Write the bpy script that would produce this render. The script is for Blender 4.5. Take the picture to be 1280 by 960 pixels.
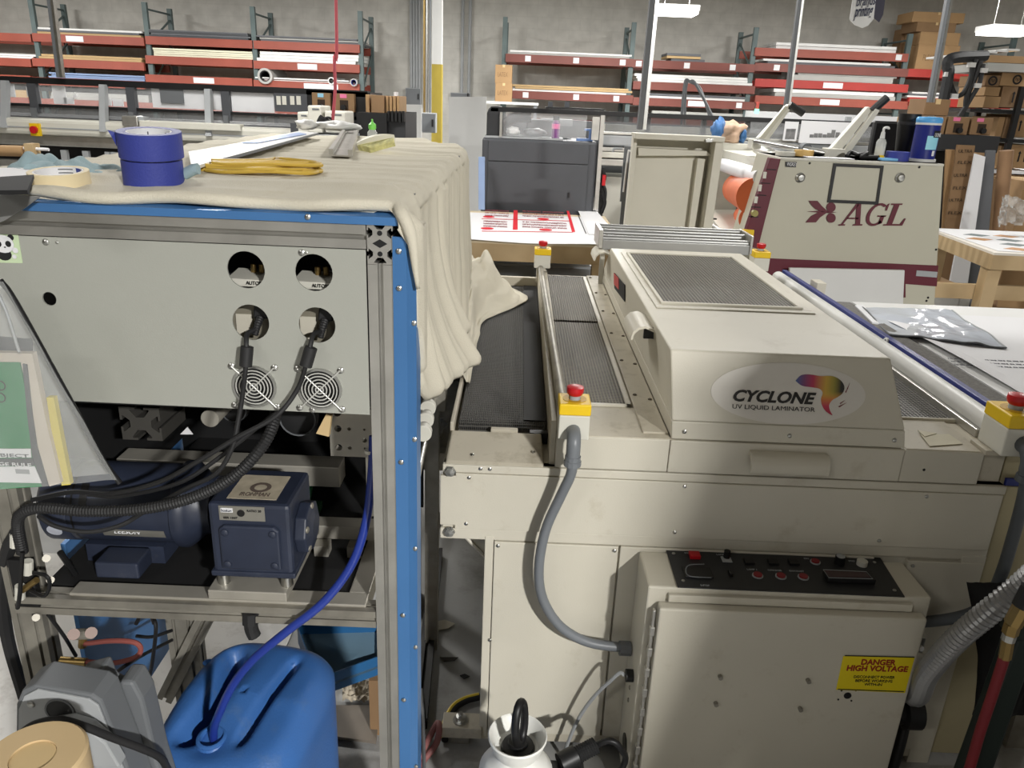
import bpy, bmesh, math, random
from mathutils import Vector, Matrix, noise
random.seed(11)
for _o in list(bpy.data.objects): bpy.data.objects.remove(_o)
SC = bpy.context.scene
COL = SC.collection
def V(*a): return Vector(a[0]) if len(a) == 1 else Vector(a)
# ---------------------------------------------------------------- camera
FPX, PITCH, ROLL, CAMH = 970.0, math.radians(20.0), math.radians(2.36), 1.70
cF = V(0, math.cos(PITCH), -math.sin(PITCH)); _r0 = V(1, 0, 0); _u0 = _r0.cross(cF)
cR = _r0*math.cos(ROLL) + _u0*math.sin(ROLL); cU = _u0*math.cos(ROLL) - _r0*math.sin(ROLL)
cC = V(0, 0, CAMH)
cam = bpy.data.cameras.new('camera'); camo = bpy.data.objects.new('camera', cam); COL.objects.link(camo)
cam.sensor_width = 36.0; cam.lens = FPX/1280*36.0; cam.clip_start = 0.05; cam.clip_end = 100
mw = Matrix.Identity(4)
for i in range(3): mw[i][0], mw[i][1], mw[i][2], mw[i][3] = cR[i], cU[i], -cF[i], cC[i]
camo.matrix_world = mw
SC.camera = camo
SC.view_settings.view_transform = 'Standard'; SC.view_settings.look = 'None'
SC.view_settings.gamma = 1.0; SC.view_settings.use_curve_mapping = False
SC.view_settings.exposure = 0.0
# ---------------------------------------------------------------- world and lamps
W = bpy.data.worlds.new('world'); SC.world = W; W.use_nodes = True
W.node_tree.nodes['Background'].inputs[0].default_value = (1.0, 0.88, 0.69, 1)
W.node_tree.nodes['Background'].inputs[1].default_value = 0.108
LAMPS = [  # x, y, z, power, length, width, rot  (linear high-bay lamps hung under the roof)
    (3.15, -4.60, 3.85, 1450, 0.36, 0.26, 0.0),
    (-2.60, -2.4, 3.75, 40, 1.10, 0.35, 0.0),
    (-2.2, 4.6, 3.75, 120, 1.10, 0.35, 0.0),
    (1.7, 5.3, 3.75, 85, 1.10, 0.35, 0.0),
    (-6.5, 8.0, 3.75, 190, 1.10, 0.35, 0.0),
    (6.5, 8.0, 3.75, 170, 1.10, 0.35, 0.0),
    (-4.0, 11.2, 3.75, 300, 1.10, 0.35, 0.0),
    (1.0, 11.2, 3.75, 300, 1.10, 0.35, 0.0),
    (-9.0, 11.4, 3.75, 300, 1.10, 0.35, 0.0),
    (5.5, 11.2, 3.75, 230, 1.10, 0.35, 0.0),
]
# ---------------------------------------------------------------- helpers
def at(px, py, X=None, Y=None, Z=None):
    d = cF + cR*((px-640)/FPX) - cU*((py-480)/FPX)
    if X is not None: t = X/d.x
    elif Y is not None: t = Y/d.y
    else: t = (Z-CAMH)/d.z
    return cC + d*t
def bm_(): return bmesh.new()
def bx(bm, x0, x1, y0, y1, z0, z1):
    vs = [bm.verts.new(c) for c in ((x0,y0,z0),(x1,y0,z0),(x1,y1,z0),(x0,y1,z0),(x0,y0,z1),(x1,y0,z1),(x1,y1,z1),(x0,y1,z1))]
    for f in ((3,2,1,0),(4,5,6,7),(0,1,5,4),(1,2,6,5),(2,3,7,6),(3,0,4,7)): bm.faces.new([vs[i] for i in f])
    return bm
def hexa(bm, b, t):
    vs = [bm.verts.new(c) for c in list(b)+list(t)]
    for f in ((3,2,1,0),(4,5,6,7),(0,1,5,4),(1,2,6,5),(2,3,7,6),(3,0,4,7)): bm.faces.new([vs[i] for i in f])
    return bm
def frame_of(d):
    d = d.normalized(); a = V(0,0,1) if abs(d.z) < .9 else V(1,0,0)
    u = d.cross(a).normalized(); return u, d.cross(u).normalized()
def cyl(bm, a, b, r, r2=None, n=16, cap=True):
    a, b = V(a), V(b); r2 = r if r2 is None else r2; u, w = frame_of(b-a)
    A = []; B = []
    for i in range(n):
        t = 2*math.pi*i/n; e = u*math.cos(t)+w*math.sin(t)
        A.append(bm.verts.new(a+e*r)); B.append(bm.verts.new(b+e*r2))
    for i in range(n): bm.faces.new((A[i], A[(i+1)%n], B[(i+1)%n], B[i]))
    if cap: bm.faces.new(A[::-1]); bm.faces.new(B)
    return bm
def spline(pts, res=6):
    pts = [V(p) for p in pts]
    if len(pts) < 3 or res <= 1: return pts
    out = []
    for i in range(len(pts)-1):
        p0 = pts[i-1] if i else pts[0]*2-pts[1]; p1, p2 = pts[i], pts[i+1]
        p3 = pts[i+2] if i+2 < len(pts) else p2*2-p1
        for k in range(res):
            t = k/res
            out.append(.5*((2*p1)+(p2-p0)*t+(2*p0-5*p1+4*p2-p3)*t*t+(3*p1-p0-3*p2+p3)*t**3))
    out.append(pts[-1]); return out
def tube(bm, pts, r, n=8, res=6, ring=None, cap=True):
    P = spline(pts, res)
    if ring:   # resample evenly for corrugation
        L = [0]
        for a, b in zip(P, P[1:]): L.append(L[-1]+(b-a).length)
        m = max(4, int(L[-1]/ring*2)); Q = []; j = 0
        for k in range(m+1):
            s = L[-1]*k/m
            while j < len(L)-2 and L[j+1] < s: j += 1
            Q.append(P[j].lerp(P[j+1], min(1, (s-L[j])/max(1e-9, L[j+1]-L[j]))))
        P = Q
    u = None; prev = None
    for i, p in enumerate(P):
        d = (P[min(i+1, len(P)-1)]-P[max(i-1, 0)])
        d = d.normalized() if d.length > 1e-9 else V(0,0,1)
        if u is None: u, _ = frame_of(d)
        u = u-d*u.dot(d); u = u.normalized() if u.length > 1e-6 else frame_of(d)[0]
        w = d.cross(u); rr = r(i/(len(P)-1)) if callable(r) else r
        if ring: rr *= (1.0 if i % 2 else .86)
        c = [bm.verts.new(p+(u*math.cos(2*math.pi*k/n)+w*math.sin(2*math.pi*k/n))*rr) for k in range(n)]
        if prev:
            for k in range(n): bm.faces.new((prev[k], prev[(k+1)%n], c[(k+1)%n], c[k]))
        elif cap: bm.faces.new(c[::-1])
        prev = c
    if cap: bm.faces.new(prev)
    return bm
def prism(bm, pts, vec):
    vec = V(vec); A = [bm.verts.new(V(p)) for p in pts]; B = [bm.verts.new(V(p)+vec) for p in pts]; n = len(A)
    try: bm.faces.new(A[::-1]); bm.faces.new(B)
    except ValueError: pass
    for i in range(n): bm.faces.new((A[i], A[(i+1)%n], B[(i+1)%n], B[i]))
    bmesh.ops.recalc_face_normals(bm, faces=bm.faces)
    return bm
def lathe(bm, prof, o, axis=(0,0,1), n=24, cap=True):
    o = V(o); d = V(axis).normalized(); u, w = frame_of(d); prev = None
    for r, z in prof:
        c = [bm.verts.new(o+d*z+(u*math.cos(2*math.pi*k/n)+w*math.sin(2*math.pi*k/n))*max(r, 1e-4)) for k in range(n)]
        if prev:
            for k in range(n): bm.faces.new((prev[k], prev[(k+1)%n], c[(k+1)%n], c[k]))
        elif cap: bm.faces.new(c[::-1])
        prev = c
    if cap: bm.faces.new(prev)
    bmesh.ops.recalc_face_normals(bm, faces=bm.faces)
    return bm
def ringshape(bm, o, axis, r0, r1, h, n=32):   # hollow ring (tape roll, washer)
    return lathe(bm, [(r0,0),(r1,0),(r1,h),(r0,h),(r0,0)], o, axis, n, cap=False)
def sheet(bm, nu, nv, f):
    G = [[bm.verts.new(f(i/nu, j/nv)) for j in range(nv+1)] for i in range(nu+1)]
    for i in range(nu):
        for j in range(nv): bm.faces.new((G[i][j], G[i+1][j], G[i+1][j+1], G[i][j+1]))
    return bm
def holed_plate(bm, outline, holes, vec, n=28):   # outline and holes [(center, u, w, r)] in one plane, thickness vec
    edges = []
    def loop(ps):
        vs = [bm.verts.new(p) for p in ps]
        for i in range(len(vs)): edges.append(bm.edges.new((vs[i], vs[(i+1) % len(vs)])))
    loop([V(p) for p in outline])
    for c, u, w, r in holes:
        loop([V(c)+V(u)*(r*math.cos(2*math.pi*k/n))+V(w)*(r*math.sin(2*math.pi*k/n)) for k in range(n)])
    bmesh.ops.triangle_fill(bm, use_beauty=True, edges=edges)
    g = bmesh.ops.extrude_face_region(bm, geom=list(bm.faces))
    for v in [e for e in g['geom'] if isinstance(e, bmesh.types.BMVert)]: v.co += V(vec)
    bmesh.ops.recalc_face_normals(bm, faces=bm.faces)
    return bm
def wloc(o):
    p = V(0,0,0)
    while o: p += o.location; o = o.parent
    return p
def tag(o, label=None, cat=None, group=None, kind=None):
    if label: o['label'] = label
    if cat: o['category'] = cat
    if group: o['group'] = group
    if kind: o['kind'] = kind
    return o
def obj(name, bm, m, parent=None, label=None, cat=None, group=None, kind=None, bev=0, smooth=False, solid=0, sub=0, recalc=True):
    if recalc: bmesh.ops.recalc_face_normals(bm, faces=bm.faces)
    xs = [v.co for v in bm.verts]
    o0 = V((min(c.x for c in xs)+max(c.x for c in xs))/2, (min(c.y for c in xs)+max(c.y for c in xs))/2, min(c.z for c in xs))
    bmesh.ops.translate(bm, verts=bm.verts, vec=-o0)
    me = bpy.data.meshes.new(name); bm.to_mesh(me); bm.free(); me.materials.append(m)
    if smooth:
        me.polygons.foreach_set('use_smooth', [True]*len(me.polygons))
        if smooth != 'all': me.set_sharp_from_angle(angle=math.radians(40))
    o = bpy.data.objects.new(name, me); COL.objects.link(o)
    o.location = o0 - (wloc(parent) if parent else V(0,0,0)); o.parent = parent
    if solid: s = o.modifiers.new('s', 'SOLIDIFY'); s.thickness = solid; s.offset = 0
    if sub: s = o.modifiers.new('u', 'SUBSURF'); s.levels = s.render_levels = sub
    if bev:
        b = o.modifiers.new('b', 'BEVEL'); b.width = bev; b.segments = 2; b.limit_method = 'ANGLE'; b.angle_limit = math.radians(40)
    return tag(o, label, cat, group, kind)
def thing(name, label, cat, loc, group=None, kind=None):
    o = bpy.data.objects.new(name, None); COL.objects.link(o); o.location = V(loc); o.empty_display_size = .05
    return tag(o, label, cat, group, kind)
def inst(src, name, parent, loc):   # share mesh data: a repeat of a part at world position loc
    o = bpy.data.objects.new(name, src.data); COL.objects.link(o)
    for m in src.modifiers:
        if m.type == 'BEVEL':
            b = o.modifiers.new('b', 'BEVEL'); b.width = m.width; b.segments = m.segments; b.limit_method = 'ANGLE'; b.angle_limit = m.angle_limit
    o.location = V(loc)-(wloc(parent) if parent else V(0,0,0)); o.parent = parent; o.rotation_euler = src.rotation_euler
    return o
def screws(pts, r, m, parent, name='screw', ax=(0,-1,0)):
    first = None
    for p in pts:
        if first is None:
            first = obj(name, lathe(bm_(), [(r,0),(r*.95,r*.35),(r*.55,r*.6),(.0005,r*.65)], (0,0,0), ax, 10), m, None, smooth=True)
            first.parent = parent; off = first.location.copy(); first.location = V(p)+off-(wloc(parent) if parent else V(0,0,0))
        else: inst(first, name, parent, V(p)+off)
def text(name, s, p, ux, uz, w, h, m, parent, shear=0, bold=0, ext=.0006):
    c = bpy.data.curves.new('t', 'FONT'); c.body = s; c.shear = shear; c.offset = bold; c.extrude = .01; c.resolution_u = 3
    t = bpy.data.objects.new('t', c); COL.objects.link(t)
    dg = bpy.context.evaluated_depsgraph_get(); me = bpy.data.meshes.new_from_object(t.evaluated_get(dg))
    bpy.data.objects.remove(t)
    b = bm_(); b.from_mesh(me); bpy.data.meshes.remove(me)
    x0 = min(v.co.x for v in b.verts); x1 = max(v.co.x for v in b.verts); y0 = min(v.co.y for v in b.verts); y1 = max(v.co.y for v in b.verts)
    ux, uz = V(ux).normalized(), V(uz).normalized(); nn = ux.cross(uz)
    for v in b.verts:
        a = (v.co.x-x0)/(x1-x0)*w; q = (v.co.y-y0)/(y1-y0)*h; z = ext if v.co.z > 0 else -ext
        v.co = V(p)+ux*a+uz*q+nn*z
    return obj(name, b, m, parent)
# ---------------------------------------------------------------- materials
def lin(c): return tuple(((x/255)/12.92 if x/255 <= .04045 else ((x/255+.055)/1.055)**2.4) for x in c)
MC = {}
def mat(name, rgb, rough=.5, metal=0, var=.08, scale=6, bump=0, bscale=80, trans=0, alpha=1, coat=0, ior=1.45, emit=0, sheen=0, dirt=None, dscale=3, dlo=.5, dhi=.75):
    if name in MC: return MC[name]
    m = bpy.data.materials.new(name); m.use_nodes = True; nt = m.node_tree; N = nt.nodes; L = nt.links; b = N['Principled BSDF']
    c = lin(rgb); tc = N.new('ShaderNodeTexCoord')
    nz = N.new('ShaderNodeTexNoise'); nz.inputs['Scale'].default_value = scale; nz.inputs['Detail'].default_value = 5; L.new(tc.outputs['Object'], nz.inputs['Vector'])
    rp = N.new('ShaderNodeValToRGB'); rp.color_ramp.elements[0].position = .3; rp.color_ramp.elements[1].position = .7
    rp.color_ramp.elements[0].color = (*[max(0, x*(1-var)) for x in c], 1); rp.color_ramp.elements[1].color = (*[min(1, x*(1+var)) for x in c], 1)
    L.new(nz.outputs['Fac'], rp.inputs['Fac']); out = rp.outputs['Color']
    if dirt:
        n2 = N.new('ShaderNodeTexNoise'); n2.inputs['Scale'].default_value = dscale; n2.inputs['Detail'].default_value = 8; n2.inputs['Roughness'].default_value = .7
        L.new(tc.outputs['Object'], n2.inputs['Vector'])
        r2 = N.new('ShaderNodeValToRGB'); r2.color_ramp.elements[0].position = dlo; r2.color_ramp.elements[1].position = dhi
        r2.color_ramp.elements[0].color = (0,0,0,1); r2.color_ramp.elements[1].color = (1,1,1,1); L.new(n2.outputs['Fac'], r2.inputs['Fac'])
        mx = N.new('ShaderNodeMix'); mx.data_type = 'RGBA'; L.new(r2.outputs['Color'], mx.inputs['Factor']); L.new(out, mx.inputs['A']); mx.inputs['B'].default_value = (*lin(dirt), 1); out = mx.outputs['Result']
    L.new(out, b.inputs['Base Color'])
    b.inputs['Roughness'].default_value = rough; b.inputs['Metallic'].default_value = metal; b.inputs['IOR'].default_value = ior
    b.inputs['Transmission Weight'].default_value = trans; b.inputs['Alpha'].default_value = alpha; b.inputs['Coat Weight'].default_value = coat
    if emit: b.inputs['Emission Color'].default_value = (*c, 1); b.inputs['Emission Strength'].default_value = emit
    if bump:
        n3 = N.new('ShaderNodeTexNoise'); n3.inputs['Scale'].default_value = bscale; n3.inputs['Detail'].default_value = 3; L.new(tc.outputs['Object'], n3.inputs['Vector'])
        bp = N.new('ShaderNodeBump'); bp.inputs['Strength'].default_value = bump; bp.inputs['Distance'].default_value = .01; L.new(n3.outputs['Fac'], bp.inputs['Height']); L.new(bp.outputs['Normal'], b.inputs['Normal'])
    MC[name] = m; m['bsdf'] = 1
    return m
def pattern(name, kind, c1, c2, scale, rough=.6, metal=0, rot=(0,0,0), vscale=(1,1,1), p=(.45,.55), bump=.4, dist=.002, w2=None):
    """wave / weave / brick patterns for surfaces whose pieces are only a few pixels wide"""
    if name in MC: return MC[name]
    m = bpy.data.materials.new(name); m.use_nodes = True; nt = m.node_tree; N = nt.nodes; L = nt.links; b = N['Principled BSDF']
    tc = N.new('ShaderNodeTexCoord'); mp = N.new('ShaderNodeMapping'); mp.inputs['Rotation'].default_value = rot; mp.inputs['Scale'].default_value = vscale
    L.new(tc.outputs['Object'], mp.inputs['Vector'])
    def wave(direction, sc, dst=0):
        w = N.new('ShaderNodeTexWave'); w.bands_direction = direction; w.inputs['Scale'].default_value = sc; w.inputs['Distortion'].default_value = dst; w.inputs['Detail'].default_value = 1
        L.new(mp.outputs['Vector'], w.inputs['Vector']); return w.outputs['Fac']
    if kind == 'weave':
        a, c = wave('X', scale), wave('Y', w2 or scale); mm = N.new('ShaderNodeMath'); mm.operation = 'MAXIMUM'; L.new(a, mm.inputs[0]); L.new(c, mm.inputs[1]); fac = mm.outputs[0]
    elif kind == 'wave': fac = wave('X', scale, .4)
    elif kind == 'wood': fac = wave('Y', scale, 5)
    elif kind == 'brick':
        k = N.new('ShaderNodeTexBrick'); k.inputs['Scale'].default_value = scale; k.inputs['Mortar Size'].default_value = .012; k.inputs['Brick Width'].default_value = .4; k.inputs['Row Height'].default_value = .2
        k.inputs['Color1'].default_value = (1,1,1,1); k.inputs['Color2'].default_value = (.93,.93,.93,1); k.inputs['Mortar'].default_value = (0,0,0,1)
        L.new(mp.outputs['Vector'], k.inputs['Vector']); fac = k.outputs['Color']
    rp = N.new('ShaderNodeValToRGB'); rp.color_ramp.elements[0].position, rp.color_ramp.elements[1].position = p
    rp.color_ramp.elements[0].color = (*lin(c1), 1); rp.color_ramp.elements[1].color = (*lin(c2), 1); L.new(fac, rp.inputs['Fac'])
    nz = N.new('ShaderNodeTexNoise'); nz.inputs['Scale'].default_value = 5; nz.inputs['Detail'].default_value = 6; L.new(tc.outputs['Object'], nz.inputs['Vector'])
    mx = N.new('ShaderNodeMix'); mx.data_type = 'RGBA'; mx.blend_type = 'MULTIPLY'; mx.inputs['Factor'].default_value = .5
    r2 = N.new('ShaderNodeValToRGB'); r2.color_ramp.elements[0].position = .3; r2.color_ramp.elements[0].color = (.62,.62,.62,1); r2.color_ramp.elements[1].position = .7
    L.new(nz.outputs['Fac'], r2.inputs['Fac']); L.new(rp.outputs['Color'], mx.inputs['A']); L.new(r2.outputs['Color'], mx.inputs['B'])
    L.new(mx.outputs['Result'], b.inputs['Base Color']); b.inputs['Roughness'].default_value = rough; b.inputs['Metallic'].default_value = metal
    if bump:
        bp = N.new('ShaderNodeBump'); bp.inputs['Strength'].default_value = bump; bp.inputs['Distance'].default_value = dist; L.new(fac, bp.inputs['Height']); L.new(bp.outputs['Normal'], b.inputs['Normal'])
    MC[name] = m; return m
beige = mat('beige_paint', (200,195,180), .45, var=.04, scale=3, bump=.05, bscale=300, dirt=(168,158,136), dscale=9, dlo=.58, dhi=.9)
beige2 = mat('beige_worn', (188,181,164), .55, var=.07, scale=5, dirt=(140,130,110), dscale=14, dlo=.52, dhi=.85)
putty = mat('putty_panel', (160,161,153), .42, var=.03, scale=2, bump=.04, bscale=400)
aglgrey = mat('warm_grey_paint', (186,183,166), .45, var=.03, scale=2)
offwhite = mat('offwhite', (206,204,193), .5, var=.03)
white = mat('white_plastic', (214,214,212), .45, var=.02)
paper = mat('white_paper', (222,222,224), .7, var=.015, scale=2)
steel = mat('steel', (190,190,186), .3, 1, var=.1, scale=30)
alu = mat('aluminium', (188,186,180), .38, .85, var=.12, scale=14)
aludark = mat('aluminium_worn', (150,146,136), .5, .6, var=.2, scale=18)
cast = mat('milled_aluminium', (172,168,158), .5, .5, var=.12, scale=9)
black = mat('black_plastic', (24,24,25), .45, var=.2)
rubber = mat('black_rubber', (34,34,35), .6, var=.2)
darkgrey = mat('dark_grey_paint', (74,76,80), .5, var=.04)
midgrey = mat('mid_grey_plastic', (104,107,110), .5, var=.05)
ltgrey = mat('light_grey_plastic', (160,163,165), .5, var=.04)
conduit = mat('grey_conduit', (112,116,120), .4, var=.06)
navy = mat('navy_enamel', (42,48,64), .42, var=.2, scale=12, dirt=(84,84,86), dscale=10, dlo=.6, dhi=.85)
bluepaint = mat('blue_anodised', (70,118,172), .35, .2, var=.07, scale=4)
bluejug = mat('blue_polyethylene', (58,104,168), .42, var=.06, scale=3, bump=.1, bscale=200, dirt=(84,112,152), dscale=11, dlo=.55, dhi=.8)
bluetape = mat('blue_tape', (52,62,142), .6, var=.05, bump=.15, bscale=300)
canvas = mat('canvas_cloth', (205,199,182), .85, var=.05, scale=4, bump=.25, bscale=420, dirt=(186,176,150), dscale=3, dlo=.6, dhi=.8)
tape = mat('masking_tape', (222,206,168), .65, var=.04)
tapecore = mat('cardboard_core', (206,180,134), .8, var=.08)
tealcloth = mat('teal_cloth', (150,172,178), .85, var=.07, bump=.2, bscale=300)
orange = mat('rack_orange', (146,74,60), .5, var=.1, scale=3)
redbeam = mat('rack_red', (164,52,46), .45, var=.08, scale=3)
maroonb = mat('rack_brown_red', (118,66,58), .5, var=.1, scale=3)
rackgreen = mat('rack_green_grey', (88,102,102), .5, var=.12, scale=6)
maroon = mat('maroon', (92,24,40), .45, var=.05)
red = mat('red_plastic', (186,26,34), .35, var=.04)
yellow = mat('yellow_plastic', (228,190,20), .45, var=.05)
yellowc = mat('column_yellow', (176,156,66), .55, var=.06)
card = mat('cardboard', (164,132,94), .8, var=.06, scale=5)
cardd = mat('cardboard_dark', (134,106,76), .8, var=.08, scale=5)
pine = pattern('pine_wood', 'wood', (180,154,114), (198,172,132), 3, .6, vscale=(1,1,1), p=(.2,.8), bump=.1)
brass = mat('brass', (150,126,78), .38, .8, var=.1)
glass = mat('clear_acrylic', (246,248,250), .08, alpha=.16, var=.01)
glass2 = mat('smoked_acrylic', (130,132,134), .15, alpha=.5, var=.03)
bagfilm = mat('plastic_film', (210,212,210), .22, alpha=.26, var=.1, scale=14, bump=.5, bscale=24)
clear = mat('clear_bottle', (235,238,236), .08, alpha=.4, var=.02)
green = mat('green_cover', (34,124,76), .5, var=.06)
ink = mat('dark_ink', (26,26,28), .7, var=.05)
signyel = mat('sign_yellow', (230,208,24), .5, var=.03)
signred = mat('sign_red', (150,40,26), .6, var=.04)
beltm = pattern('mesh_belt', 'weave', (22,22,23), (92,90,84), 62, .6, w2=30, p=(.86,.97), bump=.8, dist=.004)
meshm = pattern('vent_mesh', 'weave', (26,24,20), (112,105,88), 30, .5, .3, p=(.70,.98), bump=1, dist=.004)
meshl = pattern('deck_mesh', 'weave', (52,48,42), (128,121,106), 36, .5, .3, p=(.6,.95), bump=1, dist=.004)
meshd = pattern('dark_punched_mesh', 'weave', (16,15,14), (120,116,106), 30, .5, .3, p=(.78,.97), bump=1, dist=.004)
felt = mat('grey_felt_belt', (112,110,106), .95, var=.25, scale=120)
brush = pattern('brushed_steel', 'wave', (120,120,118), (205,205,202), 40, .35, .8, vscale=(.05,1,1), p=(.2,.8), bump=0)
# ================================================================ setting
def floor_mat():
    m = mat('concrete_floor', (150,150,148), .5, var=.12, scale=1.2, bump=.04, bscale=60, dirt=(96,94,90), dscale=2.2, dlo=.52, dhi=.74); return m
obj('floor', bx(bm_(), -14, 14, -8, 16.2, -.1, 0), floor_mat(), kind='structure', label='scuffed grey concrete shop floor')
wallm = pattern('painted_block_wall', 'brick', (204,202,195), (208,206,199), 1.0, .8, rot=(math.pi/2,0,0), p=(.1,.6), bump=.05, dist=.003)
obj('wall_back', bx(bm_(), -14, 14, 16.0, 16.2, 0, 6.2), wallm, kind='structure', label='grey painted block wall behind the racks')
# hung high-bay lamps
lampm = mat('lamp_diffuser', (255,252,244), .5, emit=14, var=0)
def bay_lamp(x, y, z, ln, wd, label, group=None):
    t = thing('high_bay_lamp', label, 'lamp', (x, y, z), group)
    obj('housing', bx(bm_(), x-ln/2, x+ln/2, y-wd/2, y+wd/2, z+.04, z+.12), white, t, bev=.01)
    obj('diffuser', bx(bm_(), x-ln/2+.02, x+ln/2-.02, y-wd/2+.02, y+wd/2-.02, z, z+.04), lampm, t)
    for s in (-1, 1): obj('hanger', cyl(bm_(), (x+s*ln*.3, y, z+.12), (x+s*ln*.3, y, 6.1), .006, n=6), steel, t)
for i, (x, y, z, pw, ln, wd, rt) in enumerate(LAMPS):
    bay_lamp(x, y, z, ln, wd, 'white linear high-bay lamp hung above the work floor', 'high-bay lamps over the work floor')
    l = bpy.data.lights.new('high_bay_light', 'AREA'); l.shape = 'RECTANGLE'; l.size = ln; l.size_y = wd; l.energy = pw; l.color = (1, .985, .955)
    lo = bpy.data.objects.new('high_bay_light', l); COL.objects.link(lo); lo.location = (x, y, z-.03)
p = at(845, 16, Y=12.6); bay_lamp(p.x, 12.6, p.z-.03, .6, .5, 'lit rectangular high-bay lamp beside a hanging steel pole')
p = at(1257, 41, Y=12.6); bay_lamp(p.x, 12.6, p.z-.03, .66, .5, 'lit rectangular high-bay lamp above the shelving of carton boxes')
for px, py in ((845, 16), (1257, 41)):
    p = at(px, py, Y=12.6); l = bpy.data.lights.new('high_bay_light', 'AREA'); l.size = .5; l.energy = 30; l.color = (1, .97, .92)
    lo = bpy.data.objects.new('high_bay_light', l); COL.objects.link(lo); lo.location = (p.x, 12.6, p.z-.06)
# ---------------------------------------------------------------- pallet racks
RY, RD = 14.6, 1.0
def zpx(px, py, Y=RY): return at(px, py, Y=Y).z
BEAMS = []
def rack(name, label, ups, beams):
    t = thing(name, label, 'pallet rack', (sum(ups)/len(ups), RY+RD/2, 0))
    post = brace = None
    for X in ups:
        for yy in (RY, RY+RD):
            if post is None: post = obj('post', bx(bm_(), X-.04, X+.04, yy, yy+.07, 0, 3.05), rackgreen, t)
            else: inst(post, 'post', t, (X, yy+.035, 0))
        for k, (za, zb) in enumerate(((.3,1.0),(1.0,1.0),(1.0,1.75),(1.75,1.75),(1.75,2.4),(2.95,2.95),(2.4,2.85))):
            obj('brace', tube(bm_(), [(X, RY+.05, za), (X, RY+RD, zb)], .018, 6, 1), rackgreen, t)
    for x0, x1, py0, py1, m, label_px in beams:
        xa, xb = at(x0, py0, Y=RY).x, at(x1, py1, Y=RY).x; z = zpx((x0+x1)/2, (py0+py1)/2)
        BEAMS.append((xa, xb, z+.066))
        b = bm_(); bx(b, xa, xb, RY-.04, RY+.03, z-.065, z+.065); bm = obj('beam', b, m, t)
        b2 = bm_(); bx(b2, xa, xb, RY+RD-.02, RY+RD+.04, z-.065, z+.065); obj('beam', b2, m, t)
        for lx, lw in label_px:
            c = at(lx, (py0+py1)/2+(lx-(x0+x1)/2)*.04, Y=RY); obj('shelf_tag', bx(bm_(), c.x-lw/2, c.x+lw/2, RY-.048, RY-.041, z-.045, z+.045), paper, bm)
    for xa, xb in zip(ups, ups[1:]):
        for z in (.35, .85, 1.36):
            for yy in (RY-.04, RY+RD-.02): obj('beam', bx(bm_(), xa, xb, yy, yy+.07, z-.065, z+.065), beams[0][4], t)
    return t
LU = [-10.6, at(40,20,Y=RY).x, at(181,20,Y=RY).x, at(316,30,Y=RY).x, at(450,30,Y=RY).x]
rack('pallet_rack', 'green-post pallet rack with orange beams behind the long left printer', LU, [
    (-115,40,42,47,orange,()), (-115,40,73,78,orange,()), (-115,40,95,98,orange,()),
    (42,181,47,52,orange,((95,.3),)), (42,181,78,83,orange,()), (42,181,101,107,orange,()),
    (183,316,51,55,orange,()), (183,316,74,80,orange,()), (183,316,98,103,orange,((256,.36),)),
    (318,450,56,61,orange,()), (318,450,81,86,orange,((385,.34),)), (318,450,105,110,orange,((402,.6),))])
RU = [at(631,45,Y=RY).x, at(791,55,Y=RY).x, at(943,60,Y=RY).x, at(1134,70,Y=RY).x, at(1262,80,Y=RY).x]
rack('pallet_rack', 'green-post pallet rack with brown-red and bright red beams on the far wall', RU, [
    (632,791,72,79,maroonb,((660,.1),(720,.1),(778,.1))), (632,791,118,124,maroonb,((657,.1),(720,.1),(770,.1))),
    (791,943,79,86,maroonb,((798,.1),(858,.1),(915,.1))), (791,943,107,112,maroonb,()), (791,943,127,132,maroonb,((870,.3),(923,.1))), (791,943,149,155,maroonb,()),
    (943,1134,65,72,orange,((1122,.1),)), (943,1134,84,91,maroonb,((970,.1),)), (943,1134,104,110,redbeam,((1040,.34),)), (943,1134,125,131,orange,((1036,.34),)),
    (1134,1262,91,96,redbeam,()), (1134,1262,126,132,redbeam,())])
# goods on the racks
sh = {k: mat('sheet_'+k, c, .6, var=.08, scale=3) for k, c in dict(dark=(72,74,78), cream=(222,220,196), blue=(132,152,186), white=(226,226,224), tan=(184,156,112), grey=(168,168,164), slate=(96,98,102)).items()}
def load(name, label, cat, x0, x1, y0, y1, m, n=2, d=.95, group=None):
    """a stack of n sheets or boards lying on the rack, each sheet a part"""
    a, c = at(x0, (y0+y1)/2-(x1-x0)*.02, Y=RY), at(x1, (y0+y1)/2+(x1-x0)*.02, Y=RY); zt, zb = zpx((x0+x1)/2, y0), zpx((x0+x1)/2, y1)
    xm = (a.x+c.x)/2; cand = [z for xa, xb, z in BEAMS if xa <= xm <= xb]; zn = min(cand, key=lambda z: abs(z-zb)); zt += zn-zb; zb = zn
    t = thing(name, label, cat, ((a.x+c.x)/2, RY+.4, zb), group); h = (zt-zb)/n
    for k in range(n):
        e = random.uniform(-.05, .05); obj('sheet', bx(bm_(), a.x+e, c.x+e, RY+random.uniform(-.02,.03), RY+d, zb+k*h+.002, zb+(k+1)*h-.002), m[k % len(m)] if isinstance(m, (list,tuple)) else m, t)
    return t
load('board_stack', 'white boards on the middle shelf at the open end of the orange rack', 'boards', -60, 42, 69, 74.5, sh['white'])
load('cardboard_stack', 'flat dark cardboard pieces lying on the top beams of the orange rack', 'boards', 46, 176, 39, 47, [sh['tan'], sh['slate'], sh['white']], 3)
load('board_stack', 'tan wooden boards lying on the middle beams of the orange rack', 'boards', 52, 180, 73, 79, sh['tan'])
load('sheet_stack', 'pale blue sheets lying on the low beams of the orange rack', 'sheets', 60, 180, 94, 101, sh['blue'], 3)
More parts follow.
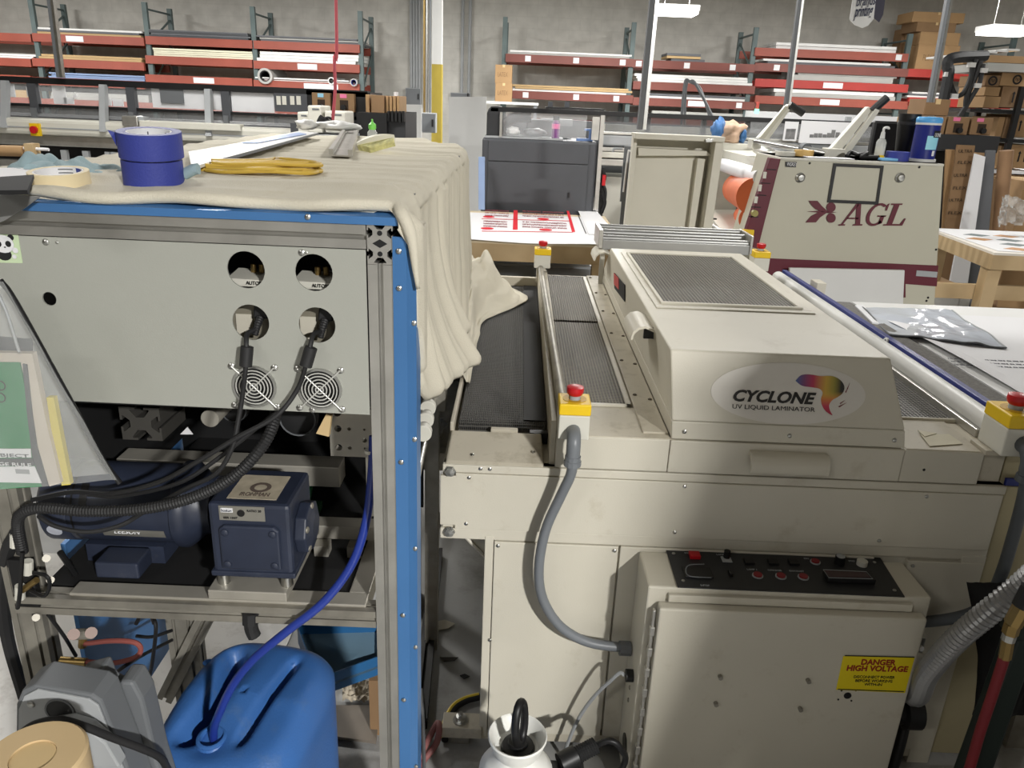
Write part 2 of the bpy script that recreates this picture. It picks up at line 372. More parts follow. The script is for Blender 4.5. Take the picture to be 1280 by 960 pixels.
load('sheet_stack', 'dark charcoal sheets stacked on the top beams of the orange rack', 'sheets', 189, 313, 41, 50, [sh['dark'], sh['slate']], 4)
load('board_stack', 'cream foam boards stacked on the middle beams of the orange rack', 'boards', 192, 316, 65, 75, sh['cream'], 4)
load('sheet_stack', 'slate grey sheets on the top beams of the orange rack end bay', 'sheets', 322, 448, 50, 57, [sh['slate'], sh['grey']], 3)
load('board_stack', 'white boards stacked above the tag on the end bay of the orange rack', 'boards', 323, 446, 70, 82, sh['white'], 3)
load('sheet_stack', 'white sheets stacked under the tube rolls of the orange rack', 'sheets', 323, 440, 102, 106, sh['white'], 2)
for i, (px, py, r, m, lb) in enumerate(((331, 95, .13, 'slate', 'wide dark-cored roll of film lying on the low shelf of the orange rack'), (414, 101, .06, 'white', 'thin white tube roll with a dark core on the orange rack'), (442, 103, .065, 'grey', 'thin grey tube roll with a blue core on the orange rack'))):
    p = at(px, py, Y=RY-.1); t = thing('film_roll', lb, 'roll', p)
    obj('wound_film', ringshape(bm_(), (p.x, RY-.1, p.z), (0,1,0), r*.72, r, .95, 20), sh['grey' if m == 'slate' else m], t, smooth=True)
    obj('core', ringshape(bm_(), (p.x, RY-.09, p.z), (0,1,0), r*.6, r*.715, .93, 16), bluetape if i == 2 else black, t, smooth=True)
load('sheet_stack', 'thin white sheets lying along the top beam over the grey printer', 'sheets', 634, 786, 67, 72, [sh['grey'], sh['white']])
load('board_stack', 'tan and white boards on the lower beam above the grey printer', 'boards', 642, 788, 110, 118, [sh['white'], sh['tan'], sh['tan']], 3)
load('flat_box', 'low grey flat cartons lying alone on the top brown beam', 'carton', 836, 878, 70, 80, [sh['slate'], sh['tan'], sh['slate']], 3, .6)
load('sheet_stack', 'white foam sheets on the second brown beam behind the steel pole', 'sheets', 795, 938, 98, 108, sh['white'], 3)
load('sheet_stack', 'thin white sheet on the third brown beam behind the steel pole', 'sheets', 812, 936, 120, 126, [sh['white'], sh['slate']], 2)
load('sheet_stack', 'pale sheets on the bottom level of the brown beam bay', 'sheets', 812, 938, 140, 147, sh['grey'], 2)
load('board_stack', 'white foam boards on the highest orange beam', 'boards', 972, 1122, 58, 66, sh['white'], 2)
load('board_stack', 'white boards on the brown beam under the highest orange beam', 'boards', 957, 1116, 80, 86, [sh['slate'], sh['white']], 2)
load('board_stack', 'grey boards standing over the bright red tagged beam', 'boards', 995, 1118, 92, 106, sh['grey'], 2)
load('board_stack', 'pale grey boards on the lowest tagged orange beam', 'boards', 970, 1120, 115, 125, [sh['grey'], sh['white']], 2)
load('sheet_stack', 'thin white sheets on the low bright red beam beside the cable hoses', 'sheets', 1136, 1256, 120, 127, [sh['white'], sh['slate'], sh['white']], 3)
def carton(x0, y0, x1, y1, Y, d, label, m=card, skew=0, group=None, cat='carton', print_=None, flaps=True, base=None):
    a, c = at(x0, (y0+y1)/2, Y=Y), at(x1, (y0+y1)/2, Y=Y); zt, zb = at((x0+x1)/2, y0, Y=Y).z, at((x0+x1)/2, y1, Y=Y).z
    if base is not None: zt += base-zb; zb = base
    global CTOP; CTOP = zt
    t = thing('carton_box', label, cat, ((a.x+c.x)/2, Y+d/2, zb), group)
    obj('box', bx(bm_(), a.x, c.x, Y, Y+d, zb, zt), m, t, bev=.004)
    if flaps:
        obj('tape_strip', bx(bm_(), (a.x+c.x)/2-.02, (a.x+c.x)/2+.02, Y-.002, Y+d+.002, zt-.04, zt+.002), tapecore, t)
    if print_: text('print', print_, (a.x+(c.x-a.x)*.15, Y-.002, zb+(zt-zb)*.35), (1,0,0), (0,0,1), (c.x-a.x)*.6, (zt-zb)*.25, cardd, t)
    return t
carton(619, 81, 640, 104, RY-.6, .45, 'upper of two tan cartons stacked left of the brown-red rack', print_='LATEX')
carton(619, 104, 640, 127, RY-.6, .45, 'lower of two tan cartons stacked left of the brown-red rack', print_='LATEX')
t = thing('packing_table', 'plain white packing table carrying two tan cartons by the brown-red rack', 'table', (at(629,127,Y=RY-.6).x, RY-.35, 0)); q = at(629,127,Y=RY-.6)
obj('table_top', bx(bm_(), q.x-.5, q.x+.6, RY-.65, RY-.12, q.z-.04, q.z), white, t)
for dx in (-.45, .55):
    for dy in (-.6, -.16): obj('leg', bx(bm_(), q.x+dx-.03, q.x+dx+.03, RY+dy-.03, RY+dy+.03, 0, q.z-.04), midgrey, t)
stk = [(1146,56,1198,87,card,'large carton with red lettering at the foot of the carton tower on the rack','PLEASE TAKE'),
       (1150,40,1200,56,card,'flat wide carton second from the foot of the carton tower on the rack',None),
       (1146,28,1195,40,cardd,'flat carton halfway up the carton tower on the rack',None),
       (1141,15,1206,28,card,'widest flat carton crowning the carton tower on the rack',None),
       (1124,36,1144,88,cardd,'tall dark carton behind the carton tower on the rack',None)]
zb_ = min([z for xa, xb, z in BEAMS if xa <= at(1170,87,Y=RY).x <= xb], key=lambda z: abs(z-zpx(1170,87))); z0_ = zb_
for x0, y0, x1, y1, m, lb, pr in stk:
    carton(x0, y0, x1, y1, RY+(.62 if x1 < 1150 else 0), (.33 if x1 < 1150 else .6), lb, m, print_=pr, base=z0_ if x1 < 1150 else zb_); zb_ = CTOP
for k, (bay, z, lb, m_) in enumerate(((0,1.36,'brown flat cartons on a low shelf of the orange rack open end','tan'), (1,1.36,'pale boards on a low shelf of the orange rack behind clear covers','grey'), (2,1.36,'tan boards low on the orange rack behind the white printer sheets','tan'), (1,.85,'dark sheets on the second lowest shelf of the orange rack','slate'))):
    t = thing('board_stack', lb, 'boards', ((LU[bay]+LU[bay+1])/2, RY+.5, z+.066))
    for j in range(3): obj('sheet', bx(bm_(), LU[bay]+.1+.02*j, LU[bay+1]-.1, RY, RY+.95, z+.068+.05*j, z+.116+.05*j), sh[m_], t)
# ---------------------------------------------------------------- column, conduits, wall boxes
c0, c1 = at(540,80,Y=12), at(552,80,Y=12); zs = c0.z
t = thing('building_column', 'square steel column painted white above and yellow below', 'column', ((c0.x+c1.x)/2, 12.1, 0), kind='structure')
obj('upper_shaft', bx(bm_(), c0.x, c1.x, 12, 12.15, zs, 6.1), white, t); obj('lower_shaft', bx(bm_(), c0.x-.004, c1.x+.004, 11.996, 12.154, 0, zs), yellowc, t)
def pipe(px, y0px, y1px, Y, r, label, m=steel, name='conduit_pipe', group=None, z1=None):
    a = at(px, y1px, Y=Y); zt = at(px, y0px, Y=Y).z if z1 is None else z1
    tag(obj(name, cyl(bm_(), (a.x, Y, a.z), (a.x, Y, zt), r, n=8), m, smooth=True), label, 'conduit', group)
for k, px in enumerate((530.5, 534, 537.5)): pipe(px, 0, 141, 11.95, .016, ['copper-coloured conduit running down beside the column', 'bright steel conduit running down beside the column', 'dark conduit touching the white column'][k], [brass, steel, midgrey][k], z1=6.1)
def ebox(x0, y0, x1, y1, Y, d, label):
    a, c = at(x0, (y0+y1)/2, Y=Y), at(x1, (y0+y1)/2, Y=Y); zt, zb = at((x0+x1)/2, y0, Y=Y).z, at((x0+x1)/2, y1, Y=Y).z
    t = thing('electrical_box', label, 'electrical box', ((a.x+c.x)/2, Y, zb)); obj('box', bx(bm_(), a.x, c.x, Y, Y+d, zb, zt), ltgrey, t, bev=.006)
    obj('door', bx(bm_(), a.x+.012, c.x-.012, Y-.012, Y-.001, zb+.012, zt-.012), midgrey, t, bev=.004)
    obj('lever', bx(bm_(), c.x-.06, c.x-.035, Y-.04, Y-.012, (zb+zt)/2-.05, (zb+zt)/2+.05), black, t)
ebox(524, 141, 545, 166, 11.8, .14, 'grey switch box mounted at the foot of the conduits by the column')
ebox(507, 110, 526, 131, 15.88, .12, 'grey wall switch box under the bundle of wall conduits')
ebox(563, 116, 588, 123, 15.88, .12, 'flat grey wall box under two single conduits')
for k, px in enumerate((514, 517.5, 521, 524.5)): pipe(px, 0, 110, 15.93, .025, 'grey conduit of the bundle on the block wall', ltgrey, group='bundle of wall conduits', z1=6.1)
for k, px in enumerate((577, 586)): pipe(px, 0, 116, 15.93, .03, 'single grey conduit on the block wall right of the column', ltgrey, group='two single wall conduits', z1=6.1)
def leaning(name, label, cat, x0, y0, x1, y1, Y, lean, m, th=.02):
    P0, P1 = at(x0,y1,Y=Y), at(x1,y1,Y=Y); P0.z = P1.z = min(P0.z, P1.z, .0) if min(P0.z, P1.z) < .25 else P0.z
    a, b, c, d = P0, P1, at(x1,y0,Y=Y+lean), at(x0,y0,Y=Y+lean)
    return tag(obj(name, prism(bm_(), [a, b, c, d], (0, th, 0)), m, bev=.002), label, cat)
leaning('foam_board', 'tall white foam board leaning beside the grey printer', 'board', 561, 121, 608, 309, 9.0, .3, white)
leaning('foam_board', 'short white foam board leaning left of the yellow column', 'board', 501, 131, 527, 278, 10.5, .3, white)
leaning('foam_board', 'narrow blue-grey board leaning between the cloth and the grey printer', 'board', 598, 196, 606, 262, 6.3, .1, sh['blue'])
# ---------------------------------------------------------------- hanging poles, hose, banner
def strut(px0, py0, px1, py1, Y, w, label):
    a = at(px1, py1, Y=Y); c = at(px0, py0, Y=Y); t = thing('hanging_strut', label, 'strut', a); d = (c-a)*((6.1-a.z)/(c.z-a.z)); top = a+d
    def bar(dx, ww, yy, dd): return hexa(bm_(), [a+V(dx-ww,yy,0), a+V(dx+ww,yy,0), a+V(dx+ww,yy+dd,0), a+V(dx-ww,yy+dd,0)], [top+V(dx-ww,yy,0), top+V(dx+ww,yy,0), top+V(dx+ww,yy+dd,0), top+V(dx-ww,yy+dd,0)])
    obj('channel', bar(-w*.45, w*.45, 0, w*1.6), midgrey, t); obj('bright_edge', bar(w*.35, w*.32, -.006, w*1.4), steel, t)
strut(63, 0, 75, 97, 6.9, .034, 'steel strut channel hanging down to the left printer bar')
strut(819, 0, 803, 162, 4.6, .03, 'steel strut channel hanging down behind the leaning beige hood panel')
strut(1002, 0, 985, 132, 5.4, .022, 'thin bright steel pole hanging down over the laminator lift arm')
strut(1188, 0, 1165, 128, 6.2, .026, 'thin bright steel pole hanging down beside the carton tower')
P = [at(420,0,Y=4.2)+V(.02,0,2.5), at(420,0,Y=4.2), at(418,70,Y=4.2), at(419,110,Y=4.2), at(416,150,Y=4.2)]
t = thing('air_hose_drop', 'thin pink-red air hose hanging down to a black blow gun', 'hose', P[-1])
obj('hose', tube(bm_(), P, .008, 8), mat('pink_hose', (206,92,104), .5), t, smooth=True)
g = at(405,153,Y=4.2)
obj('blow_gun', tube(bm_(), [at(398,150,Y=4.2), at(404,153,Y=4.2), at(416,157,Y=4.2)], lambda u: .03-.008*u, 8), black, t, smooth=True)
obj('trigger', tube(bm_(), [at(402,150,Y=4.2), at(410,147,Y=4.2), at(417,150,Y=4.2)], .007, 6), rubber, t)
t = thing('hanging_banner', 'white ribbon-shaped hanging banner with dark lettering', 'banner', at(1085,33,Y=11))
bp = [at(x,y,Y=11) for x, y in ((1068,-14),(1096,-12),(1092,24),(1085,32),(1078,35),(1068,31),(1062,24))]
obj('banner_cloth', prism(bm_(), bp, (0,.01,0)), white, t)
obj('dark_ribbon', prism(bm_(), [at(x,y,Y=11.02) for x, y in ((1094,-14),(1108,-12),(1104,18),(1099,28),(1092,22))], (0,.01,0)), mat('ribbon_navy', (52,50,66), .6), t)
a, c = at(1067,26,Y=10.99), at(1089,26,Y=10.99)
text('lettering', 'printing', a, (1,0,.12), (0,0,1), c.x-a.x, .17, mat('banner_ink', (60,64,84), .7), t, shear=.15, bold=.02)
a = at(1070,8,Y=10.99); text('lettering', 'brands', a, (1,0,.12), (0,0,1), .24, .12, MC['banner_ink'], t, shear=.15, bold=.01)
for px in (1072, 1102): obj('cord', cyl(bm_(), at(px,-12,Y=11), at(px,-12,Y=11)+V(0,0,3.2), .004, n=5), steel, t)
# ================================================================ long printer on the left (front plane about 7 m away)
def pbox(bm, x0, y0, x1, y1, Y, d):
    a, c = at(x0, (y0+y1)/2, Y=Y), at(x1, (y0+y1)/2, Y=Y); zt, zb = at((x0+x1)/2, y0, Y=Y).z, at((x0+x1)/2, y1, Y=Y).z
    return bx(bm, a.x, c.x, Y, Y+d, zb, zt)
PL = 7.0
lp = thing('wide_format_printer', 'long silver and black wide-format printer with a row of clear covers', 'printer', (-3.2, 7.4, 0))
X0, X1 = -5.6, -1.32
def lpb(name, x0, x1, y0, y1, z0, z1, m, bev=0, par=lp): return obj(name, bx(bm_(), x0, x1, y0, y1, z0, z1), m, par, bev=bev)
lpb('top_bar', X0, X1, PL-.02, PL+.06, 1.685, 1.735, black)
lpb('rear_top_bar', X0, X1, PL+.75, PL+.8, 1.62, 1.66, black)
zr = at(300, 142, Y=PL).z
lpb('window_rail', X0, X1, PL-.02, PL+.03, zr-.012, zr+.012, black)
mull = [at(px, 115, Y=PL).x for px in (-115, 43, 165, 283, 392)]
for i, (a, b) in enumerate(zip(mull, mull[1:])): lpb('cover_pane', a+.04, b-.04, PL+.005, PL+.012, zr+.012, 1.685, glass)
for px in (43, 165, 283):
    x = at(px, 115, Y=PL).x; lpb('mullion', x-.04, x+.03, PL-.03, PL+.03, zr-.06, 1.685, darkgrey)
    lpb('hinge', x-.025, x+.015, PL-.06, PL-.03, zr-.12, zr-.02, midgrey)
for px in (5, 127, 258):
    lx = at(px, 135, Y=PL-.12).x; hexa_b = bm_()
    hexa(hexa_b, [V(lx+.02,PL-.25,1.33), V(lx+.07,PL-.25,1.33), V(lx+.07,PL-.19,1.33), V(lx+.02,PL-.19,1.33)], [V(lx-.03,PL-.06,1.70), V(lx+.02,PL-.06,1.70), V(lx+.02,PL-.0,1.70), V(lx-.03,PL,1.70)])
    obj('cover_arm', hexa_b, ltgrey, lp)
lpb('lower_apron', X0, X1-.1, PL+.0, PL+.02, 1.42, zr-.014, glass2)
lpb('platen', X0, X1, PL+.02, PL+.75, 1.32, 1.42, midgrey)
lpb('front_beam', X0, X1-.25, PL-.22, PL+.02, 1.28, 1.41, offwhite, .03)
lpb('front_beam_groove', X0, X1-.25, PL-.225, PL-.22, 1.335, 1.345, ltgrey)
lpb('front_skirt', X0, X1-.2, PL-.16, PL+.0, 1.19, 1.28, alu, .01)
lpb('rear_cabinet', X0, X1, PL+.45, PL+.75, .55, 1.32, darkgrey)
lpb('take_up_beam', X0, X1, PL-.1, PL+.1, .98, 1.06, alu, .01)
lpb('lower_channel', X0, X1, PL, PL+.3, 1.06, 1.19, black)
for px in (80, 107, 135, 141, 320): 
    x = at(px, 185, Y=PL-.12).x; lpb('bracket', x-.025, x+.025, PL-.14, PL-.1, 1.0, 1.16, ltgrey)
for x in (-4.9, -1.7): lpb('leg', x-.06, x+.06, PL+.1, PL+.7, 0, .98, darkgrey)
lpb('floor_tray', X0, X1, PL-.1, PL+.5, .6, .66, alu)
# estop and control box on the beam
c = at(46, 162, Y=PL-.22)
e = obj('stop_switch', bx(bm_(), c.x-.04, c.x+.04, PL-.25, PL-.22, c.z-.05, c.z+.05), yellow, lp); obj('knob', cyl(bm_(), (c.x,PL-.25,c.z), (c.x,PL-.275,c.z), .03, n=14), red, e)
obj('motor_cover', pbox(bm_(), 152, 145, 172, 158, PL-.26, .12), alu, lp, bev=.01); obj('motor_cover_end', pbox(bm_(), 172, 146, 180, 152, PL-.24, .1), ltgrey, lp)
obj('rail_cover', pbox(bm_(), 174, 153, 300, 162, PL-.26, .1), offwhite, lp, bev=.008)
# white media sheets and switch plate seen through the covers
for k, (x0, y0, x1, y1) in enumerate(((6,105,18,121), (33,108,40,121), (66,107,82,130), (80,122,92,130), (130,123,139,132), (141,124,154,133), (190,108,279,136), (289,113,342,140))):
    lpb_ = obj('white_sheet', pbox(bm_(), x0, y0, x1, y1, PL+.02, .01), paper, lp)
obj('warning_label', prism(bm_(), [at(90,122,Y=PL-.01), at(97,122,Y=PL-.01), at(93.5,115,Y=PL-.01)], (0,.004,0)), paper, lp)
obj('sensor_plate', pbox(bm_(), 200, 109, 229, 129, PL-.005, .012), midgrey, lp)
sp = obj('switch_plate', pbox(bm_(), 343, 117, 384, 140, PL-.03, .03), darkgrey, lp)
for px in (348, 355, 365, 373): obj('switch', pbox(bm_(), px-2.4, 120, px+2.8, 131, PL-.036, .006), offwhite, sp)
obj('ink_column', pbox(bm_(), 386, 114, 464, 250, PL-.02, .6), black, lp)
ic = obj('ink_cabinet', pbox(bm_(), 447, 141, 484, 250, PL-.5, .5), black, lp)
obj('ink_cabinet_side', pbox(bm_(), 484, 141, 507, 250, PL-.42, .7), mat('charcoal', (44,45,47), .6), lp)
for k in range(5): obj('ink_bay_rib', pbox(bm_(), 484+k*4.6, 139, 487+k*4.6, 152, PL-.46, .06), black, lp)
obj('drive_box', pbox(bm_(), 363, 154, 376, 166, PL-.4, .2), darkgrey, lp)
def ink_carton(x0, y0, x1, y1, Y, lab, chip, group=None, hole=True):
    t = carton(x0, y0, x1, y1, Y, .3, lab, cardd, flaps=False)
    w, h = x1-x0, y1-y0
    if chip: obj('colour_chip', pbox(bm_(), x0+w*.3, y0+h*.03, x0+w*.62, y0+h*.24, Y-.003, .003), mat('chip_'+chip, dict(blue=(140,190,214), pink=(226,120,160), cyan=(130,180,200))[chip], .6), t)
    if hole:
        obj('tap_recess', pbox(bm_(), x0+w*.3, y0+h*.36, x0+w*.7, y0+h*.88, Y-.004, .004), mat('recess_dark', (52,40,30), .9), t)
        c = at(x0+w*.5, y0+h*.75, Y=Y); obj('tap', cyl(bm_(), (c.x, Y-.004, c.z), (c.x, Y-.04, c.z), .022, n=12), black, t)
ink_carton(390, 116, 413, 139, PL-.08, 'ink carton with a pale blue chip on the left printer end', 'blue')
ink_carton(417, 117, 443, 140, PL-.08, 'ink carton with a pink chip on the left printer end', 'pink')
carton(457, 118, 462, 141, PL-.3, .3, 'narrow tan carton wedged beside the dark-cornered carton on the ink cabinet', card, flaps=False)
carton(464, 119, 480, 141, PL-.4, .3, 'tan carton with a dark corner on the black ink cabinet', cardd, flaps=False)
for k in range(4): carton(482+k*4.6, 120, 485.5+k*4.6, 141, PL-.36, .4, 'thin upright tan carton in the row on the black ink cabinet', card, flaps=False, group='upright cartons in the ink cabinet')
tag(obj('paper_roll', cyl(bm_(), at(495,141,Y=PL-.1), at(495,115,Y=PL-.1), .02, n=14), paper, smooth=True), 'slim white tube standing behind the ink cabinet cartons', 'tube')
bt_ = thing('bin_stand', 'low grey stand carrying the white bins behind the cloth', 'stand', at(402,166,Y=PL-1.0)); q0, q1 = at(368,166,Y=PL-1.0), at(436,166,Y=PL-1.0); obj('shelf', bx(bm_(), q0.x, q1.x, PL-1.05, PL-.6, q0.z-.04, q0.z-.003), ltgrey, bt_)
for dx in (q0.x+.03, q1.x-.03): obj('leg', bx(bm_(), dx-.02, dx+.02, PL-.9, PL-.7, 0, q0.z-.04), ltgrey, bt_)
for (x0,y0,x1,y1,yy,lb) in ((372,140,386,166,PL-1.0,'short white storage bin behind the cloth'), (385,132,402,166,PL-1.02,'taller white bin with a slot behind the cloth'), (406,139,432,166,PL-1.0,'wide white bin beside the air hose')):
    t = thing('white_bin', lb, 'bin', at((x0+x1)/2, y1, Y=yy)); a = bm_(); pbox(a, x0, y0, x1, y1, yy, .3); obj('shell', a, offwhite, t, bev=.01)
    obj('slot', pbox(bm_(), x0+(x1-x0)*.3, y0+3.5, x0+(x1-x0)*.8, y0+5.5, yy-.003, .003), midgrey, t)
# rolls, stands at the far left
t = thing('roll_stand', 'pine end stand holding a brown paper tube roll by the left printer', 'stand', at(46,215,Y=6))
obj('post', pbox(bm_(), 41, 180, 51, 320, 6.0, .1), pine, t); obj('spindle', cyl(bm_(), at(28,185,Y=6.05), at(61,187,Y=6.05), .012, n=12), paper, t)
tag(obj('kraft_roll', lathe(bm_(), [(.03,0),(.04,0),(.04,.55),(.03,.55)], at(-60,187,Y=6.05), (1,0,.02), 18), card, smooth=True), 'brown kraft paper tube roll on the pine stand', 'roll')
# work table with papers behind the cloth at far left
t = thing('work_table', 'low table with white papers behind the cloth-covered machine', 'table', (-2.6, 3.2, 0))
obj('table_top', bx(bm_(), -3.3, -1.15, 2.2, 3.6, 1.13, 1.17), offwhite, t)
for x in (-3.2, -1.25):
    for y in (2.3, 3.5): obj('leg', bx(bm_(), x-.04, x+.04, y-.04, y+.04, 0, 1.13), pine, t)
tag(obj('paper_sheet', bx(bm_(), -2.4, -1.6, 2.3, 3.0, 1.172, 1.176), paper), 'white printed paper lying on the low table behind the cloth', 'paper')
# ================================================================ grey printer (front plane 6.5 m)
PR = 6.5
rp_ = thing('wide_format_printer', 'wide-format printer with a dark grey end cabinet and long black top bar', 'printer', (1.6, 7.0, 0))
def rpb(name, x0, y0, x1, y1, m, Y=PR, d=.1, bev=0, par=None): return obj(name, pbox(bm_(), x0, y0, x1, y1, Y, d), m, par or rp_, bev=bev)
a, c = at(603,172,Y=PR), at(748,176,Y=PR)
obj('end_cabinet', bx(bm_(), a.x, c.x, PR, PR+.9, .1, 1.42), darkgrey, rp_, bev=.02)
obj('upper_band', bx(bm_(), a.x+.05, c.x-.07, PR-.012, PR, 1.245, 1.40), darkgrey, rp_, bev=.003)
obj('door', bx(bm_(), a.x+.05, c.x-.07, PR-.012, PR, .35, 1.238), darkgrey, rp_, bev=.003)
obj('door_pull', bx(bm_(), c.x-.22, c.x-.205, PR-.02, PR-.012, .98, 1.02), black, rp_)
obj('cabinet_lid', bx(bm_(), a.x+.02, c.x-.28, PR+.01, PR+.5, 1.42, 1.436), ltgrey, rp_)
zb = 1.655; xb1 = at(1150,153,Y=PR).x
obj('top_bar', bx(bm_(), a.x+.06, xb1, PR+.02, PR+.08, zb-.035, zb), black, rp_)
tb = bm_(); prism(tb, [V(a.x+.03,PR+.02,1.42), V(a.x+.13,PR+.02,1.42), V(a.x+.13,PR+.02,zb), V(a.x+.06,PR+.02,zb), V(a.x+.04,PR+.02,zb-.02), V(a.x+.03,PR+.02,zb-.05)], (0,.85,0))
obj('end_hood', tb, mat('charcoal', (44,45,47), .6), rp_, bev=.01)
obj('hood_edge', bx(bm_(), a.x+.135, a.x+.155, PR+.0, PR+.02, 1.43, zb-.04), alu, rp_)
obj('cover_pane', bx(bm_(), a.x+.16, c.x-.1, PR+.03, PR+.036, 1.44, zb-.035), glass, rp_)
obj('cable_chain', tube(bm_(), [at(628,168,Y=PR+.3), at(633,154,Y=PR+.3), at(645,147,Y=PR+.3), at(664,146,Y=PR+.3)], .045, 8), black, rp_)
obj('carriage', pbox(bm_(), 658, 150, 700, 170, PR+.35, .3), midgrey, rp_, bev=.01); obj('carriage_top', pbox(bm_(), 676, 149, 716, 157, PR+.5, .2), ltgrey, rp_)
obj('rear_cover', bx(bm_(), a.x+.1, 3.6, PR+.8, PR+.86, .9, 1.56), midgrey, rp_)
obj('side_post', pbox(bm_(), 740, 146, 749, 175, PR-.0, .05), alu, rp_); obj('side_post', pbox(bm_(), 747, 144, 752, 262, PR-.02, .05), alu, rp_)
for y0, y1, m in ((165,169,alu), (169,182,ltgrey), (184,190,alu), (190,198,offwhite), (199,208,alu)):
    zt_, zb_ = at(770,y0,Y=PR).z, at(770,y1,Y=PR).z
    obj('front_rail', bx(bm_(), at(750,(y0+y1)/2,Y=PR).x, 3.2, PR+.02, PR+.25, zb_, zt_-.003), m, rp_, bev=.006)
obj('base_cover', bx(bm_(), at(757,240,Y=PR).x, 3.2, PR+.1, PR+.5, .25, at(757,222,Y=PR).z), offwhite, rp_)
obj('side_cables', tube(bm_(), [at(752,212,Y=PR), at(756,222,Y=PR), at(751,235,Y=PR), at(756,252,Y=PR), at(752,266,Y=PR)], .016, 7), black, rp_); obj('side_cables', tube(bm_(), [at(755,210,Y=PR), at(752,224,Y=PR), at(757,240,Y=PR), at(754,262,Y=PR)], .012, 7), rubber, rp_)
obj('red_lever', pbox(bm_(), 753, 219, 757, 232, PR-.05, .03), red, rp_)
for px in (810, 880, 935, 1060): obj('cover_post', pbox(bm_(), px-3, 146, px+3, 168, PR+.06, .04), ltgrey, rp_)
obj('cover_pane', bx(bm_(), c.x+.05, xb1, PR+.05, PR+.056, 1.47, zb-.035), glass2, rp_)
obj('print_beam', bx(bm_(), c.x+.05, xb1, PR+.4, PR+.5, 1.50, 1.55), offwhite, rp_)
obj('media_shelf', bx(bm_(), a.x+.5, c.x+.05, PR+.2, PR+.35, zb, zb+.015), black, rp_)
for px in (688, 709): obj('shelf_bracket', pbox(bm_(), px-3, 127, px+3, 136, PR+.25, .05), darkgrey, rp_)
# bottle, glove, tape gun, cleaning rag on the cabinet
t = thing('cleaner_bottle', 'purple and pink spray bottle standing on the dark grey cabinet', 'bottle', at(694,174,Y=PR+.06)); q = at(694,174,Y=PR+.06); q.z = 1.436
obj('body', lathe(bm_(), [(.03,0),(.032,.01),(.032,.11),(.012,.135)], q, n=16), mat('purple_label', (122,74,128), .4), t, smooth=True)
obj('trigger_head', bx(bm_(), q.x-.025, q.x+.025, q.y-.015, q.y+.015, q.z+.135, q.z+.165), black, t)
obj('label_band', lathe(bm_(), [(.0325,.07),(.0335,.075),(.0335,.105),(.0325,.108)], q, n=16, cap=False), mat('pink_label', (216,130,170), .5), t)
def blob(bm, c, r, n=10, amp=.35, seed=0, flat=1):
    b2 = bmesh.ops.create_icosphere(bm, subdivisions=3, radius=1)
    for v in b2['verts']:
        k = 1+amp*noise.noise(v.co*1.9+V(seed,seed*2.1,0))+amp*.5*noise.noise(v.co*4.3+V(seed,0,seed))
        v.co = V(v.co.x*r[0]*k, v.co.y*r[1]*k, max(-.95*r[2], v.co.z*r[2]*k)*1)+V(c)
    return bm
q = at(641,174,Y=PR+.1); tag(obj('glove', blob(bm_(), (q.x,q.y,1.475), (.055,.06,.035), seed=3), white, smooth='all'), 'crumpled white glove on the dark grey cabinet lid', 'glove')
q = at(668,172,Y=PR+.2); tag(obj('plastic_wrap', blob(bm_(), (q.x,q.y,1.47), (.09,.07,.03), seed=8), ltgrey, smooth='all'), 'crumpled translucent wrap beside the purple bottle', 'wrap')
t = thing('cut_tool', 'light blue hooked plastic tool on the dark grey cabinet edge', 'tool', at(730,173,Y=PR+.1)); q = V(at(730,173,Y=PR+.1).x, PR+.1, 1.421)
obj('base', bx(bm_(), q.x-.06, q.x+.07, q.y-.02, q.y+.03, q.z, q.z+.02), mat('tool_blue', (120,150,206), .5), t); obj('upright', bx(bm_(), q.x+.04, q.x+.065, q.y-.02, q.y+.03, q.z+.02, q.z+.08), MC['tool_blue'], t); obj('hook', bx(bm_(), q.x+.0, q.x+.065, q.y-.02, q.y+.03, q.z+.08, q.z+.095), MC['tool_blue'], t)
# ink cartons on the right end of this printer
shelf_y = 6.85
sb = obj('ink_shelf', pbox(bm_(), 1120, 168, 1249, 189, shelf_y, .5), mat('charcoal', (44,45,47), .6), rp_)
obj('ink_shelf_legs', pbox(bm_(), 1130, 189, 1182, 330, shelf_y+.2, .25), mat('charcoal', (44,45,47), .6), rp_)
ink_carton(1150, 145, 1182, 168, shelf_y+.02, 'ink carton with a blue chip on the right printer shelf', 'cyan')
ink_carton(1184, 146, 1211, 168.5, shelf_y+.02, 'middle ink carton with a pink chip between two cartons on the right printer shelf', 'pink')
ink_carton(1214, 147, 1240, 169, shelf_y+.02, 'ink carton with a pink chip at the outer end of the right printer shelf', 'pink')
carton(1156, 124, 1187, 144.5, shelf_y+.1, .3, 'tan carton standing on top of the ink carton with a blue chip', cardd)
carton(1134, 147, 1148, 166, shelf_y+.02, .3, 'small pale tan carton behind the ink cartons', card)
# light stack on the printer
p = at(945.5, 142, Y=PR+.1); t = thing('signal_light', 'small signal tower with a green lit lens on the printer bar', 'signal light', p)
obj('green_lens', cyl(bm_(), p, p+V(0,0,.035), .018, n=12), mat('green_lamp', (120,255,190), .4, emit=2.5), t); obj('red_lens', cyl(bm_(), p+V(0,0,.036), p+V(0,0,.09), .014, n=12), mat('red_lens', (190,90,80), .4), t)
